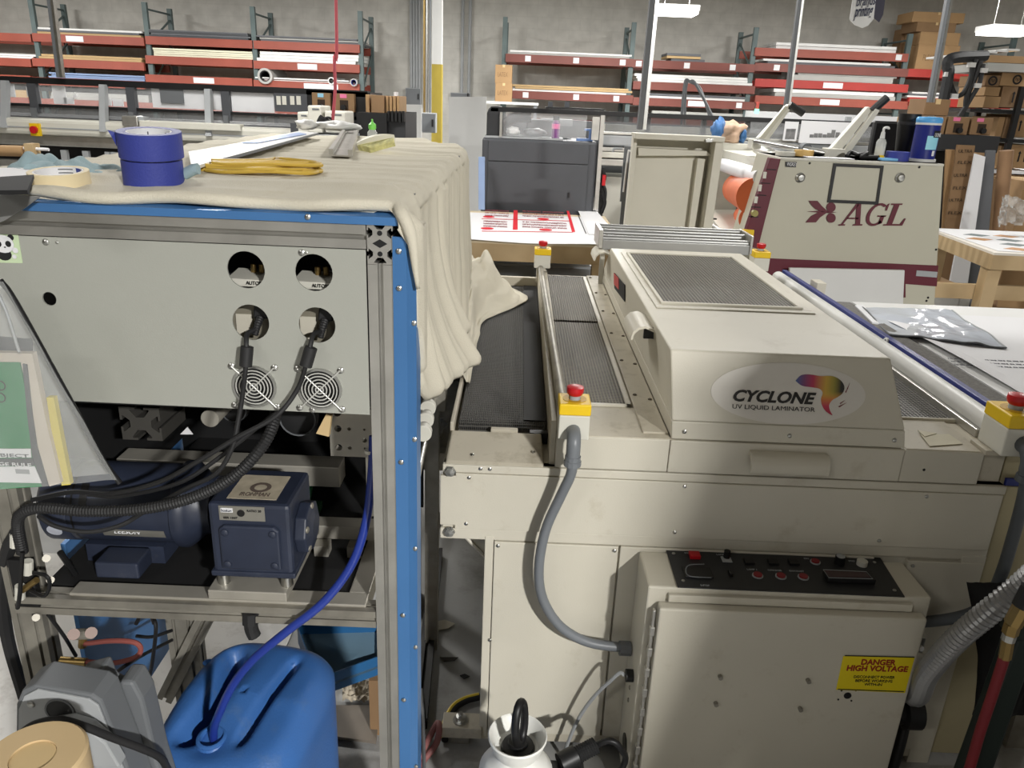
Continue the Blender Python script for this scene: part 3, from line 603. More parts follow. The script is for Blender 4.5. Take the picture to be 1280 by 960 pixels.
# step rail behind
t = thing('safety_rail', 'bent grey tube hand rail standing behind the hanging strut', 'rail', at(862,150,Y=9))
obj('post', tube(bm_(), [V(at(851,200,Y=9).x,9,0), at(851,200,Y=9), at(852,150,Y=9), at(856,104,Y=9), at(862,102,Y=9), at(870,106,Y=9), at(892,150,Y=9), at(905,190,Y=9), V(at(925,190,Y=9).x,9,0)], .016, 7), midgrey, t, smooth=True)
obj('post', tube(bm_(), [V(at(856,200,Y=9.3).x,9.3,0), at(856,200,Y=9.3), at(856,150,Y=9.3), at(858,106,Y=9.3), at(866,104,Y=9.3), at(876,112,Y=9.3), at(888,150,Y=9.3)], .014, 7), midgrey, t, smooth=True)
# printed artwork sheets behind the arms
for x0, y0, x1, y1, Y, lb in ((930,142,1120,170,7.7,'long white sheet rolled out behind the black printer bar'),):
    obj('media_sheet', pbox(bm_(), x0, y0, x1, y1, PR+.3, .01), paper, rp_)
t = thing('artwork_print', 'white print with a grey hand-drawn landscape on the printer behind the lift arm', 'print', at(1035,178,Y=PR-.05))
obj('sheet', pbox(bm_(), 1000, 152, 1068, 180, PR-.05, .006), paper, t)
gi = mat('grey_wash', (120,120,120), .8, var=.5, scale=22)
for k in range(9):
    x = 1012+k*5.4; h = 4+5*abs(noise.noise(V(k*.7,1,2)))*1.6
    obj('wash_patch', pbox(bm_(), x, 172-h, x+5, 172, PR-.0515, .0012), gi, t)
t = thing('artwork_print', 'smaller white print with grey patches between the two lift arms', 'print', at(990,175,Y=PR-.05))
obj('sheet', pbox(bm_(), 980, 152, 997, 176, PR-.05, .006), paper, t)
for k in range(2): obj('wash_patch', pbox(bm_(), 982+k*6, 161, 988+k*6, 174, PR-.0515, .0012), gi, t)
# dark screen of the printer behind the second arm
t = thing('operator_screen', 'large black operator screen behind the bottles', 'screen', at(1100,190,Y=5.9))
obj('panel', pbox(bm_(), 1090, 152, 1152, 196, 5.9, .05), black, t, bev=.01); obj('stand', pbox(bm_(), 1112, 196, 1124, 290, 5.93, .04), black, t)
obj('glass', pbox(bm_(), 1093, 155, 1149, 193, 5.894, .006), mat('screen_glass', (18,18,20), .12), t)
# ================================================================ table with the red prints
TZ = .87
t = thing('print_table', 'pine-framed table carrying white sheets with red print', 'table', (.1, 5.6, 0))
xa, xb = -.9, at(742,303,Z=TZ).x+.1; ya, yb = 4.92, 6.3
obj('table_top', bx(bm_(), xa, xb+.1, ya, yb, TZ-.02, TZ-.004), mat('ply_top', (206,190,160), .6), t)
obj('apron', bx(bm_(), xa, xb, ya, ya+.04, TZ-.13, TZ-.02), pine, t); obj('apron', bx(bm_(), xb-.04, xb, ya+.04, yb, TZ-.13, TZ-.02), pine, t)
for x in (xa+.05, xb-.1):
    for y in (ya+.05, yb-.14): obj('leg', bx(bm_(), x, x+.09, y, y+.09, 0, TZ-.13), pine, t)
obj('lower_shelf', bx(bm_(), xa, xb-.02, ya+.15, yb, .50, .53), mat('shelf_grey', (150,154,157), .55), t)
obj('shelf_edge', bx(bm_(), xa, xb-.02, ya+.9, ya+.94, .53, .545), ltgrey, t)
s = thing('red_print_sheet', 'large white sheet printed with red bands and red script lines', 'print', (-.1, 5.5, TZ))
x1s = at(727,296,Z=TZ).x
def bend(u, v):
    x = xa+.02+(xb+.04-xa)*u; y = ya-.05+(1.3)*v; return V(x, y, TZ-.003+.002+(.012*(1-v)*math.sin(u*5)**2 if v < .1 else 0))
sb_ = bm_(); sheet(sb_, 24, 8, bend); obj('paper', sb_, paper, s, solid=.002)
redp = mat('red_print', (206,40,52), .7)
def flat(name, pts, m, par, z=TZ+.0015): return obj(name, prism(bm_(), [at(x,y,Z=z) for x, y in pts], (0,0,.0008)), m, par)
flat('red_band', [(642,263),(647,263),(647,287),(641,287)], redp, s); flat('red_band', [(708,263),(711,263),(719,290),(715,290)], redp, s)
flat('red_band', [(602,273),(712,276),(712,276.6),(602,273.6)], redp, s); flat('red_band', [(602,288.5),(716,290),(716,290.6),(602,289.2)], redp, s)
def script(x0, x1, y, h):
    p0 = at(x0, y, Z=TZ+.002); p1 = at(x1, y, Z=TZ+.002); p2 = at(x0, y-h, Z=TZ+.002)
    text('script_line', ''.join(random.choice('nuvmwesro ') for _ in range(26)), p0, (1,0,0), (0,1,0), p1.x-p0.x, max(.02, p2.y-p0.y), mat('print_red_dark', (150,64,72), .7), s)
for yy in (263.5, 266.5, 269.5): script(606, 636, yy, 1.5); script(653, 704, yy+1, 1.5)
for yy in (277, 280, 283): script(604, 634, yy, 1.6); script(653, 708, yy+1, 1.6)
for (xx, yy) in ((611,271), (679,273.6), (609,285.5), (682,287.2)):
    c = at(xx, yy, Z=TZ+.0018); b = bm_()
    prism(b, [c+V(.045*math.cos(k*.3927), .05*math.sin(k*.3927), 0) for k in range(16)], (0,0,.0008)); obj('red_emblem', b, redp, s)
flat('dark_seam', [(719,261),(720,261),(733,292),(732,292)], ink, s)
tag(obj('white_sheet', prism(bm_(), [at(x,y,Z=TZ+.003) for x, y in ((722,262),(745,263),(770,292),(736,293))], (0,0,.001)), paper), 'blank white sheet beside the red print on the pine table', 'sheet')
# ================================================================ leaning beige hood panel
hoodm = mat('hood_beige', (206,202,188), .5, var=.03)
t = thing('hood_panel', 'tall beige sheet-metal hood standing on end behind the laminator', 'panel', at(832,300,Y=3.95))
pa = [at(x,y,Y=3.95) for x, y in ((746,640),(832,640),(897,170),(791,166))]
pa = [V(p.x, p.y, max(p.z, .01)) for p in pa]; obj('back_sheet', prism(bm_(), pa, (0,.02,0)), hoodm, t)
def strip(name, pts, dy, m=hoodm, y=3.945): return obj(name, prism(bm_(), [at(px,py,Y=y) for px, py in pts], (0,dy,0)), m, t, bev=.002)
strip('top_flange', ((789,165),(898,170),(897,176),(790,172)), -.14)
strip('side_flange', ((868,312),(879,312),(898,172),(888,172)), -.12)
strip('left_lip', ((776,310),(781,310),(795,172),(790,172)), -.06)
strip('cross_rib', ((796,184),(880,188),(888,194),(796,194)), -.05)
strip('side_rib', ((855,312),(862,312),(880,198),(870,197)), -.04)
strip('catch', ((873,172),(882,172),(881,176),(873,176)), -.16, steel)
_pg = (obj('pipe_grip', tube(bm_(), [at(766,190,Y=4.6), at(768,186,Y=4.6), at(778,186,Y=4.6)], .008, 6), ltgrey, rp_))
q = thing('grey_gasket_panel', 'narrow mid-grey panel with a white gasket line standing behind the beige hood', 'panel', at(785,250,Y=4.7))
obj('panel', prism(bm_(), [at(x,y,Y=4.7) for x, y in ((775,252),(800,252),(805,183),(781,183))], (0,.02,0)), midgrey, q); e0 = at(775,252,Y=4.7); e1 = at(800,252,Y=4.7); obj('foot_sheet', bx(bm_(), e0.x+.01, e1.x-.01, 4.705, 4.72, 0, e0.z), midgrey, q)
obj('gasket', tube(bm_(), [at(779,240,Y=4.69), at(785,192,Y=4.69), at(788,189,Y=4.69), at(800,189,Y=4.69)], .006, 6, 3), white, q)
# ================================================================ roll laminator with the maroon stripe (end cabinet 4 m away)
AY = 4.0
ag = thing('roll_laminator', 'warm grey roll laminator with a maroon stripe and maroon emblem on its end', 'laminator', (1.65, 4.6, 0))
A_ = {k: at(*v, Y=AY) for k, v in dict(tl=(976,197), tr=(1180,205), br=(1168,386), bl=(920,368)).items()}
br = A_['tr'] + (A_['br']-A_['tr'])*((A_['tr'].z-.25)/(A_['tr'].z-A_['br'].z)); bl = A_['tl'] + (A_['bl']-A_['tl'])*((A_['tl'].z-.25)/(A_['tl'].z-A_['bl'].z)); bl.x = max(bl.x, .95)
ztop = A_['tr'].z
obj('end_cabinet', prism(bm_(), [V(A_['tl'].x,AY,ztop), V(A_['tr'].x,AY,ztop), V(br.x,AY,.25), V(bl.x,AY,.25)], (0,.42,0)), aglgrey, ag, bev=.006)
def agp(pts, m, name, dy=-.004, d=.003): return obj(name, prism(bm_(), [at(x,y,Y=AY+dy) for x, y in pts], (0,d,0)), m, ag)
agp(((942,322),(1173,332),(1171,358),(1132,355),(1132,372),(926,364)), maroon, 'maroon_stripe')
agp(((1146,338),(1172,340),(1171,347),(1145,345)), ltgrey, 'stripe_window', -.006)
tag(obj('white_board', prism(bm_(), [at(x,y,Y=3.93) for x, y in ((987,335),(1131,338),(1127,420),(987,420))], (0,.02,0)), white, bev=.002), 'plain white board standing against the maroon striped laminator', 'board')
# maroon control strip on the sloping front edge
cs = obj('control_strip', prism(bm_(), [at(x,y,Y=AY-.012) for x, y in ((963,197),(976,199),(946,317),(928,303))], (0,.05,0)), maroon, ag, bev=.004)
for x, y in ((957,219),(951,235),(946,250)): obj('rocker_switch', pbox(bm_(), x-2.5, y-4, x+1, y+4, AY-.022, .01), offwhite, cs); 
for x, y in ((962,212),(955,229),(950,244),(943,259),(940,271)): obj('strip_line', pbox(bm_(), x-4, y-.5, x+8, y+.5, AY-.014, .003), ink, cs)
c = at(942,266,Y=AY-.012); obj('knob', cyl(bm_(), c, c+V(0,-.03,0), .016, n=12), mat('olive_knob', (150,140,80), .5), cs)
c = at(934,296,Y=AY-.03); k = obj('isolator_plate', bx(bm_(), c.x-.025, c.x+.03, AY-.035, AY-.012, c.z-.04, c.z+.035), yellow, cs); obj('isolator_knob', cyl(bm_(), (c.x-.01,AY-.035,c.z), (c.x-.01,AY-.065,c.z), .022, n=12), red, k)
# framed blank plate, lock buttons, name tag
fr = [(1042,204),(1105,207),(1098,256),(1034,253)]; fi = [(1045.5,208),(1101,210.5),(1095,252),(1038.5,249.5)]
for i in range(4): j = (i+1) % 4; agp((fr[i], fr[j], fi[j], fi[i]), black, 'plate_border', -.006)
for x in (1000, 1124.5):
    c = at(x, 222, Y=AY); obj('lock_knob', lathe(bm_(), [(.024,0),(.024,.006),(.016,.010),(.014,.022),(.001,.023)], c, (0,-1,0), 18), steel, ag, smooth=True)
agp(((982,202),(996,202.5),(995,209),(982,208.5)), black, 'name_tag', -.006)
a = at(983.2,207.2,Y=AY-.0065); text('name_tag_text', 'WISKEY', a, (1,0,-.02), (0,0,1), .05, .018, paper, ag)
screws([at(1012,204,Y=AY), at(1149,209,Y=AY), at(1170,312,Y=AY), at(1160,372,Y=AY), at(1158,376,Y=AY)], .006, ink, ag)
# serif letters and leaf emblem in maroon
LX, LZ = at(1048,282,Y=AY-.005), at(1129,282,Y=AY-.005); Hh = at(1088,254,Y=AY).z-at(1088,282,Y=AY).z; wid = LZ.x-LX.x
sl = (at(1129,282,Y=AY-.005).z-LX.z)/wid
def glyph(polys, x0, w, name):
    for pl in polys: obj(name, prism(bm_(), [V(LX.x+(x0+px*w+.18*py*.34)*wid, AY-.006, LX.z+(x0+px*w)*wid*sl+py*Hh) for px, py in pl], (0,.003,0)), maroon, ag)
glyph([[(0,0),(.26,0),(.26,.06),(.17,.07),(.52,.93),(.46,1.0),(.40,.97),(.09,.07),(0,.06)], [(.46,1),(.60,1),(.86,.07),(.96,.06),(.96,0),(.58,0),(.58,.06),(.67,.07),(.46,.84)], [(.24,.30),(.70,.30),(.70,.36),(.24,.36)]], 0, .38, 'letter_a')
import math as _m
garc = [(.52+.5*_m.cos(t), .5+.52*_m.sin(t)) for t in [_m.radians(d) for d in range(48, 325, 18)]]; gin = [(.52+.33*_m.cos(t), .5+.42*_m.sin(t)) for t in [_m.radians(d) for d in range(324, 46, -18)]]
glyph([garc+gin, [(.58,.40),(1.0,.40),(1.0,.46),(.58,.46)], [(.74,.46),(.92,.46),(.92,.1),(.74,.04)], [(.86,.68),(.94,.68),(.94,1.0),(.88,.98),(.82,.86)]], .37, .31, 'letter_g')
glyph([[(0,0),(.95,0),(1.0,.32),(.92,.32),(.80,.07),(.42,.07),(.42,.93),(.55,.94),(.55,1),(.0,1),(.0,.94),(.16,.93),(.16,.07),(0,.06)]], .69, .31, 'letter_l')
def emb(pts): obj('emblem_leaf', prism(bm_(), [at(x,y,Y=AY-.006) for x, y in pts], (0,.003,0)), maroon, ag)
emb(((1011,251),(1022,251),(1027,257),(1034,263.5),(1038,264.5),(1030,266),(1019,261),(1014,256)))
emb(((1007,278),(1014,270),(1024,265),(1038,264.5),(1032,267),(1025,272),(1020,278)))
emb(((1009,264.5),(1022,263.5),(1037,264.5),(1022,265.5)))
for x, y in ((1039,259),(1039,272.5)):
    emb([(x+5.8*_m.cos(t*_m.pi/8), y+6*_m.sin(t*_m.pi/8)) for t in range(16)])
emb(((1032,266),(1037,264.6),(1046,265.3),(1037,266.5)))
# lift arms with black grips, cross shaft, rolls and far end plate
FY = 5.75
fp = [at(x,y,Y=FY) for x, y in ((868,176),(962,182),(975,310),(860,300))]
obj('far_end_plate', prism(bm_(), fp, (0,.06,0)), offwhite, ag, bev=.004)
def arm(pts, Y, name='lift_arm', d=.05):
    a_ = obj(name, prism(bm_(), [at(x,y,Y=Y) for x, y in pts], (0,d,0)), offwhite, ag, bev=.004); return a_
a1 = arm(((946,174),(960,176),(991,133),(986,130)), 5.0); obj('grip', tube(bm_(), [at(987,131,Y=5.0), at(1004,142,Y=5.0)], .022, 10, 1), black, a1)
obj('arm_flange', prism(bm_(), [at(x,y,Y=4.97) for x, y in ((950,172),(955,174),(986,134),(982,132))], (0,.03,0)), aglgrey, a1)
a2 = arm(((1032,194),(1046,196),(1091,137),(1086,133)), 4.25); obj('grip', tube(bm_(), [at(1090,139,Y=4.25), at(1109,122,Y=4.25)], .02, 10, 1), black, a2)
obj('arm_flange', prism(bm_(), [at(x,y,Y=4.22) for x, y in ((1050,196),(1058,197),(1100,138),(1095,136))], (0,.03,0)), offwhite, ag)
obj('pivot_block', pbox(bm_(), 1035, 186, 1057, 199, 4.2, .1), offwhite, ag, bev=.004); obj('pivot_block', pbox(bm_(), 940, 174, 952, 186, 5.0, .1), offwhite, ag, bev=.004)
obj('cross_shaft', cyl(bm_(), at(945,176,Y=5.0), at(1034,192,Y=4.25), .018, n=14), steel, ag, smooth=True)
obj('shaft_collar', cyl(bm_(), at(1004,185.3,Y=4.5), at(1008.5,186.2,Y=4.46), .03, n=14), midgrey, ag, smooth=True)
obj('deck', prism(bm_(), [at(x,y,Y=4.42) for x, y in ((975,205),(1040,206),(1040,230),(975,230))], (0,1.3,0)), offwhite, ag)
obj('mid_beam', cyl(bm_(), at(950,188,Y=5.6), at(975,204,Y=4.42), .05, n=12), alu, ag, smooth=True)
def vcyl(name, p0, p1, r, m): return obj(name, cyl(bm_(), p0, p1, r, n=28), m, ag, smooth=True)
vcyl('white_roll', at(904,206,Y=5.7), at(952,222,Y=4.3), .045, paper); vcyl('roll_spindle', at(899,205,Y=5.8), at(957,224,Y=4.2), .012, steel)
vcyl('orange_roll', at(922,236,Y=5.4), at(944,246,Y=4.3), .10, mat('orange_rubber', (216,110,66), .6))
vcyl('lower_orange_roll', at(930,270,Y=5.3), at(940,274,Y=4.3), .07, mat('orange_rubber', (216,110,66), .6))
obj('roll_bracket', pbox(bm_(), 893, 203, 903, 214, 5.69, .06), offwhite, ag); obj('nip_support', pbox(bm_(), 924, 252, 930, 285, 5.2, .1), black, ag)
obj('feed_tray', prism(bm_(), [at(881,262,Y=5.7), at(925,262,Y=5.7), at(950,315,Y=3.9), at(912,300,Y=4.0)], (0,0,-.03)), offwhite, ag)
obj('warning_label', pbox(bm_(), 886, 230, 893, 241, 5.74, .006), paper, ag); obj('label_mark', prism(bm_(), [at(x,y,Y=5.735) for x, y in ((887,238),(891,233),(892,238))], (0,.003,0)), ink, ag)
obj('rod_fitting', tube(bm_(), [at(933,200,Y=5.7), at(934,194,Y=5.7), at(942,195,Y=5.7), at(941,201,Y=5.7)], .006, 6, 1), black, ag)
for x, y in ((893,274),(918,290)): obj('tray_slot', pbox(bm_(), x-3, y-1.2, x+3, y+1.2, 4.6 if x > 900 else 5.0, .01), black, ag)
# roller rails seen under the tray
t = thing('feed_rail', 'bright aluminium guide rail running along the feed tray', 'rail', at(900,280,Y=4.5))
for k in range(3): obj('rail', cyl(bm_(), at(882,276+k*4,Y=5.2), at(923,304+k*4,Y=3.6), .012, n=8), alu, t, smooth=True)
# things standing on the laminator
zt = ztop+.002
def onag(px, y): q = at(px, 203, Y=y); return V(q.x, y, zt)
obj('cabinet_lid', bx(bm_(), A_['tl'].x-.0, A_['tr'].x, AY-.006, AY+.42, ztop-.012, ztop), offwhite, ag, bev=.003)
q = onag(1097, AY+.09); t = thing('sanitizer_bottle', 'clear pump bottle with a white pump head on the laminator top', 'bottle', q)
obj('body', lathe(bm_(), [(.022,0),(.024,.006),(.024,.085),(.018,.098),(.011,.104)], q, n=18), clear, t, smooth=True); obj('collar', cyl(bm_(), q+V(0,0,.104), q+V(0,0,.135), .012, .009, n=12), white, t); obj('pump_head', tube(bm_(), [q+V(.0,0,.135), q+V(0,0,.152), q+V(.02,0,.155), q+V(.024,0,.148)], .006, 8, 3), white, t, smooth=True)
obj('gel', lathe(bm_(), [(.021,.003),(.022,.06)], q, n=14), mat('gel', (214,210,190), .3), t)
q = onag(1126, AY+.26); t = thing('tumbler', 'tall dark translucent tumbler standing in a blue tape roll', 'cup', q)
obj('body', lathe(bm_(), [(.036,0),(.042,.06),(.052,.16),(.054,.225),(.05,.225),(.048,.16),(.038,.06),(.001,.01)], q, n=24), black, t, smooth=True); obj('rim_band', lathe(bm_(), [(.0525,.17),(.054,.172),(.0545,.185),(.0535,.187)], q, n=24, cap=False), mat('smoke_band', (58,58,60), .3), t)
q = onag(1120, AY+.07); tag(obj('tape_roll', ringshape(bm_(), q, (0,0,1), .03, .055, .045, 28), bluetape, smooth=True), 'blue tape roll lying flat in front of the dark tumbler', 'tape roll')
q = onag(1110, AY+.045); tag(obj('sponge_pad', bx(bm_(), q.x-.05, q.x+.035, q.y-.03, q.y+.02, zt, zt+.014), mat('light_blue', (120,180,226), .6), bev=.004), 'small light blue pad lying beside the blue tape', 'pad')
q = onag(1151, AY+.12); t = thing('wipes_canister', 'dark blue wipes canister with a light blue lid', 'canister', q)
obj('base_plate', cyl(bm_(), q, q+V(0,0,.014), .066, n=28), white, t, smooth=True); obj('body', cyl(bm_(), q+V(0,0,.014), q+V(0,0,.185), .058, n=32), mat('canister_blue', (30,40,120), .35), t, smooth=True)
obj('lid', lathe(bm_(), [(.059,.185),(.061,.19),(.061,.205),(.055,.213),(.001,.214)], q, n=32), mat('lid_blue', (90,164,222), .4), t, smooth=True); obj('lid_ring', cyl(bm_(), q+V(0,0,.176), q+V(0,0,.186), .06, n=32), white, t)
def wrap(bm, o, r, a0, a1, z0, z1, n=10):
    sheet(bm, n, 1, lambda u, v: o+V(r*math.sin(a0+(a1-a0)*u), -r*math.cos(a0+(a1-a0)*u), z0+(z1-z0)*v)); return bm
obj('label_patch', wrap(bm_(), q, .0588, -.35, .75, .06, .125), mat('label_cyan', (150,214,232), .5), t); obj('label_block', wrap(bm_(), q, .0592, .12, 1.05, .118, .15), ink, t)
text('label_letters', 'ULINE', q+V(.012,-.0605,.122), (1,.25,0), (0,0,1), .034, .018, paper, t); obj('label_foot', wrap(bm_(), q, .059, .3, .6, .03, .055), paper, t)
q = onag(1010, AY+.15); tag(obj('tape_roll', ringshape(bm_(), onag(1003, AY+.16), (0,0,1), .03, .048, .03, 24), mat('yellow_tape', (206,170,104), .6), smooth=True), 'tan tape roll lying on the laminator top', 'tape roll')
tag(obj('tape_roll', ringshape(bm_(), onag(980, AY+.13), (0,0,1), .03, .048, .02, 24), offwhite, smooth=True), 'white tape roll lying next to the tan tape roll', 'tape roll')
q = onag(1072, AY+.1); t = thing('headset_cable', 'tangle of black cable with a yellow plug on the laminator top', 'cable', q)
obj('cable', tube(bm_(), [q+V(-.06,0,.012), q+V(-.03,.03,.03), q+V(.0,.0,.02), q+V(.03,-.02,.03), q+V(.0,-.03,.012), q+V(.05,-.03,.012), q+V(.09,-.04,.012)], .011, 8), black, t, smooth=True); obj('plug', cyl(bm_(), q+V(.085,-.04,.012), q+V(.105,-.04,.012), .013, n=10), yellow, t)
q = onag(1035, AY+.06); tag(obj('paper_slip', bx(bm_(), q.x-.12, q.x+.11, q.y-.05, q.y+.03, zt, zt+.004), paper), 'white paper slip lying at the edge of the laminator top', 'paper')
q = at(914, 178, Y=5.77); t = thing('supply_bag', 'clear bag with orange contents and blue ends on the far end plate', 'bag', q)
zf = at(914,180,Y=5.77).z
obj('bag_body', blob(bm_(), (q.x,5.8,zf+.075), (.1,.06,.075), seed=4, amp=.5), mat('orange_bag', (206,176,152), .3), t, smooth='all'); obj('blue_end', blob(bm_(), (q.x-.1,5.79,zf+.085), (.045,.06,.08), seed=5, amp=.5), mat('bag_blue', (70,116,170), .5), t, smooth='all'); obj('blue_end', blob(bm_(), (q.x+.08,5.8,zf+.06), (.03,.05,.055), seed=6, amp=.2), MC['bag_blue'], t, smooth='all')
# ================================================================ right side: pine table, cartons, shelving
t = thing('assembly_table', 'pine table with patterned prints lying on it beside the laminator', 'table', (3.3, 5.6, 0))
TR = .90; f1 = at(1243,316,Z=TR); f0 = at(1178,291,Z=TR)
top = [V(f1.x,f1.y,TR), V(f1.x+1.4,f1.y,TR), V(f0.x+1.3,f0.y+.25,TR), V(f0.x,f0.y+.25,TR)]
obj('table_top', prism(bm_(), top, (0,0,-.015)), mat('white_melamine', (226,220,210), .5), t)
obj('front_apron', bx(bm_(), f1.x, f1.x+1.4, f1.y, f1.y+.04, TR-.11, TR-.015), pine, t)
obj('side_apron', prism(bm_(), [V(f1.x,f1.y+.04,TR-.11), V(f1.x+.04,f1.y+.04,TR-.11), V(f0.x+.04,f0.y+.25,TR-.11), V(f0.x,f0.y+.25,TR-.11)], (0,0,.095)), pine, t)
obj('leg', bx(bm_(), f1.x+.01, f1.x+.10, f1.y+.04, f1.y+.13, 0, TR-.015), pine, t); obj('leg', bx(bm_(), f1.x+1.25, f1.x+1.34, f1.y+.04, f1.y+.13, 0, TR-.11), pine, t)
obj('leg', bx(bm_(), f0.x+.03, f0.x+.12, f0.y+.1, f0.y+.2, 0, TR-.11), pine, t)
obj('lower_rail', bx(bm_(), f1.x-.75, f1.x+1.3, f1.y+.135, f1.y+.175, .56, .66), pine, t)
tp = thing('patterned_print', 'print with grey diamonds and tan leaves lying on the pine table', 'print', (3.5, 5.6, TR))
obj('sheet', prism(bm_(), [v+V(.06,.06,.002) if i in (0,) else v+V(-.03 if i in (1,2) else .02, .06 if i == 1 else -.03, .002) for i, v in enumerate(top)], (0,0,.002)), paper, tp)
g1, g2 = mat('pat_grey', (110,120,120), .7, var=.4, scale=40), mat('pat_tan', (186,140,96), .7, var=.25, scale=30)
for k in range(6):
    for j in range(4):
        cx, cy = f1.x+.25+k*.22+(j%2)*.11-j*.02, f1.y+.16+j*.2
        if cy > f0.y+.15: continue
        obj('diamond', prism(bm_(), [V(cx-.1,cy,TR+.0045), V(cx,cy-.07,TR+.0045), V(cx+.1,cy,TR+.0045), V(cx,cy+.07,TR+.0045)], (0,0,.001)), g1 if (k+j) % 2 else g2, tp)
# standing sheets between laminator and shelving
def grounded(pts, Y):
    bl, br_, tr, tl = [at(x,y,Y=Y) for x, y in pts]
    return [tl+(bl-tl)*(tl.z/(tl.z-bl.z)), tr+(br_-tr)*(tr.z/(tr.z-br_.z)), tr, tl]
def lean2(name, lb, cat, pts, Y, m, th=.02):
    return tag(obj(name, prism(bm_(), grounded(pts, Y), (0,th,0)), m, bev=.002), lb, cat)
lean2('card_sheet', 'plain narrow cardboard strip standing behind the lettered cardboard', 'cardboard', ((1178,283),(1186,283),(1194,187),(1183,187)), 6.68, card)
t = thing('card_sheet', 'tall cardboard sheet with rows of dark lettering standing behind the pine table', 'cardboard', at(1195,330,Y=6.6))
obj('sheet', prism(bm_(), grounded(((1174,330),(1196,330),(1219,182),(1197,181)), 6.6), (0,.02,0)), cardd, t)
for k, (x, y) in enumerate(((1198,191),(1197,205),(1192,221),(1191,237),(1186,252),(1185,268))):
    a = at(x, y, Y=6.595); text('lettering', ['ULTRA','FLEX','ULTRA','FLEX','ULTRA','FLEX'][k], a, (1,0,.05), (0,0,1), .11, .025, mat('card_ink', (60,48,36), .8), t)
lean2('white_sheet', 'white rigid sheet standing beside the lettered cardboard', 'sheet', ((1190,340),(1212,340),(1232,196),(1219,192)), 6.5, paper)
lean2('grey_sheet', 'slate grey rigid sheet standing beside the white sheet', 'sheet', ((1212,340),(1232,340),(1245,188),(1233,188)), 6.54, sh['slate'])
lean2('card_sheet', 'brown hardboard strip standing next to the slate sheet', 'cardboard', ((1228,340),(1236,340),(1245,224),(1238,224)), 6.57, cardd)
tag(obj('card_tube', cyl(bm_(), V(at(1236,400,Y=6.75).x,6.75,0), at(1258,188,Y=6.75), .055, n=18), mat('tube_brown', (150,118,88), .8), smooth=True), 'tall brown cardboard tube standing by the shelving', 'tube')
carton(1258, 226, 1300, 412, 6.9, .5, 'large tan carton standing on the floor beside the brown tube', card)
t = thing('plastic_bag', 'crumpled clear plastic bag lying on the far edge of the pine table', 'bag', at(1265,282,Z=TR))
def bagf(u, v):
    q = at(1247+u*32+v*6, 282-v*34, Y=5.75); n_ = noise.noise(V(u*5,v*6,2))*.06+noise.noise(V(u*13,v*11,7))*.03; return V(q.x+n_*.5, q.y+n_*1.6+.08*math.sin(u*3.1), max(TR+.008, q.z+n_*.4))
bb = bm_(); sheet(bb, 22, 20, bagf); obj('film', bb, bagfilm, t, smooth='all', solid=.001)
# shelving unit with printed cartons
SY = 8.2
su = thing('shelving_unit', 'black steel shelving unit filled with tan cartons', 'shelving', at(1270,250,Y=SY))
for px, yy in ((1222,SY+.7), (1270,SY)):
    q = at(px, 150, Y=yy); obj('post', bx(bm_(), q.x-.025, q.x+.025, yy, yy+.05, 0, at(px,108,Y=yy).z), black, su)
q = at(1330,150,Y=SY); obj('post', bx(bm_(), q.x-.025, q.x+.025, SY, SY+.05, 0, 2.1), black, su)
for y_ in (136, 173, 212):
    a = at(1227, y_, Y=SY); obj('shelf', bx(bm_(), a.x-.1, q.x, SY+.02, SY+.75, a.z-.03, a.z), black if y_ < 200 else paper, su)
def pcarton(x0, y0, x1, y1, lb, m=card, mark=None):
    t = carton(x0, y0, x1, y1, SY+.1, .5, lb, m, flaps=False); q = at((x0+x1)/2, (y0+y1)/2, Y=SY+.095)
    if mark == 'up':
        for dx in (-.03, .03): obj('arrow', prism(bm_(), [V(q.x+dx-.007,q.y,q.z-.05), V(q.x+dx+.007,q.y,q.z-.05), V(q.x+dx+.007,q.y,q.z+.03), V(q.x+dx+.016,q.y,q.z+.03), V(q.x+dx,q.y,q.z+.055), V(q.x+dx-.016,q.y,q.z+.03), V(q.x+dx-.007,q.y,q.z+.03)], (0,.003,0)), ink, t)
    if mark == 'disc':
        obj('disc_mark', ringshape(bm_(), q, (0,-1,0), .03, .045, .003, 18), ink, t); text('disc_text', 'hp', q+V(-.022,-.003,-.018), (1,0,0), (0,0,1), .045, .04, ink, t, shear=.2)
pcarton(1232, 94, 1250, 108, 'small tan carton with a dark disc mark at the top of the shelving', cardd, 'disc')
pcarton(1251, 91, 1292, 108, 'wide tan carton with a dark disc mark at the top of the shelving', card, 'disc')
pcarton(1231, 108.5, 1250, 120, 'flat tan carton under the small marked carton', card)
pcarton(1230, 120.5, 1250, 135, 'flat tan carton with a pale label standing on the upper shelf', card)
pcarton(1251, 108.5, 1290, 135, 'tall tan carton with two upward arrows on the upper shelf', cardd, 'up')
pcarton(1246, 146, 1254, 173, 'narrow tan carton standing on the middle shelf', card)
pcarton(1255, 146, 1263, 173, 'narrow tan carton in the middle of the middle shelf', cardd)
pcarton(1264, 143, 1294, 172, 'tan carton with two upward arrows on the middle shelf', card, 'up')
pcarton(1248, 182, 1258, 211, 'slim tan carton on the lower shelf', card)
pcarton(1259, 181, 1296, 211, 'tan carton with two upward arrows on the lower shelf', card, 'up')
pcarton(1250, 219, 1294, 230, 'low tan carton under the lower shelf', cardd)
t = thing('foam_stack', 'wrapped brown board pack with white strips lying on top of the shelving', 'boards', at(1255,88,Y=SY))
obj('brown_board', pbox(bm_(), 1233, 70, 1300, 79, SY, .7), card, t); obj('wrapped_board', pbox(bm_(), 1233, 79.5, 1300, 90, SY, .7), sh['grey'], t)
for k in range(6): obj('white_strip', pbox(bm_(), 1189+k*14, 68.5-k*1.5, 1205+k*14, 71-k*1.5, SY, .5), white, t)
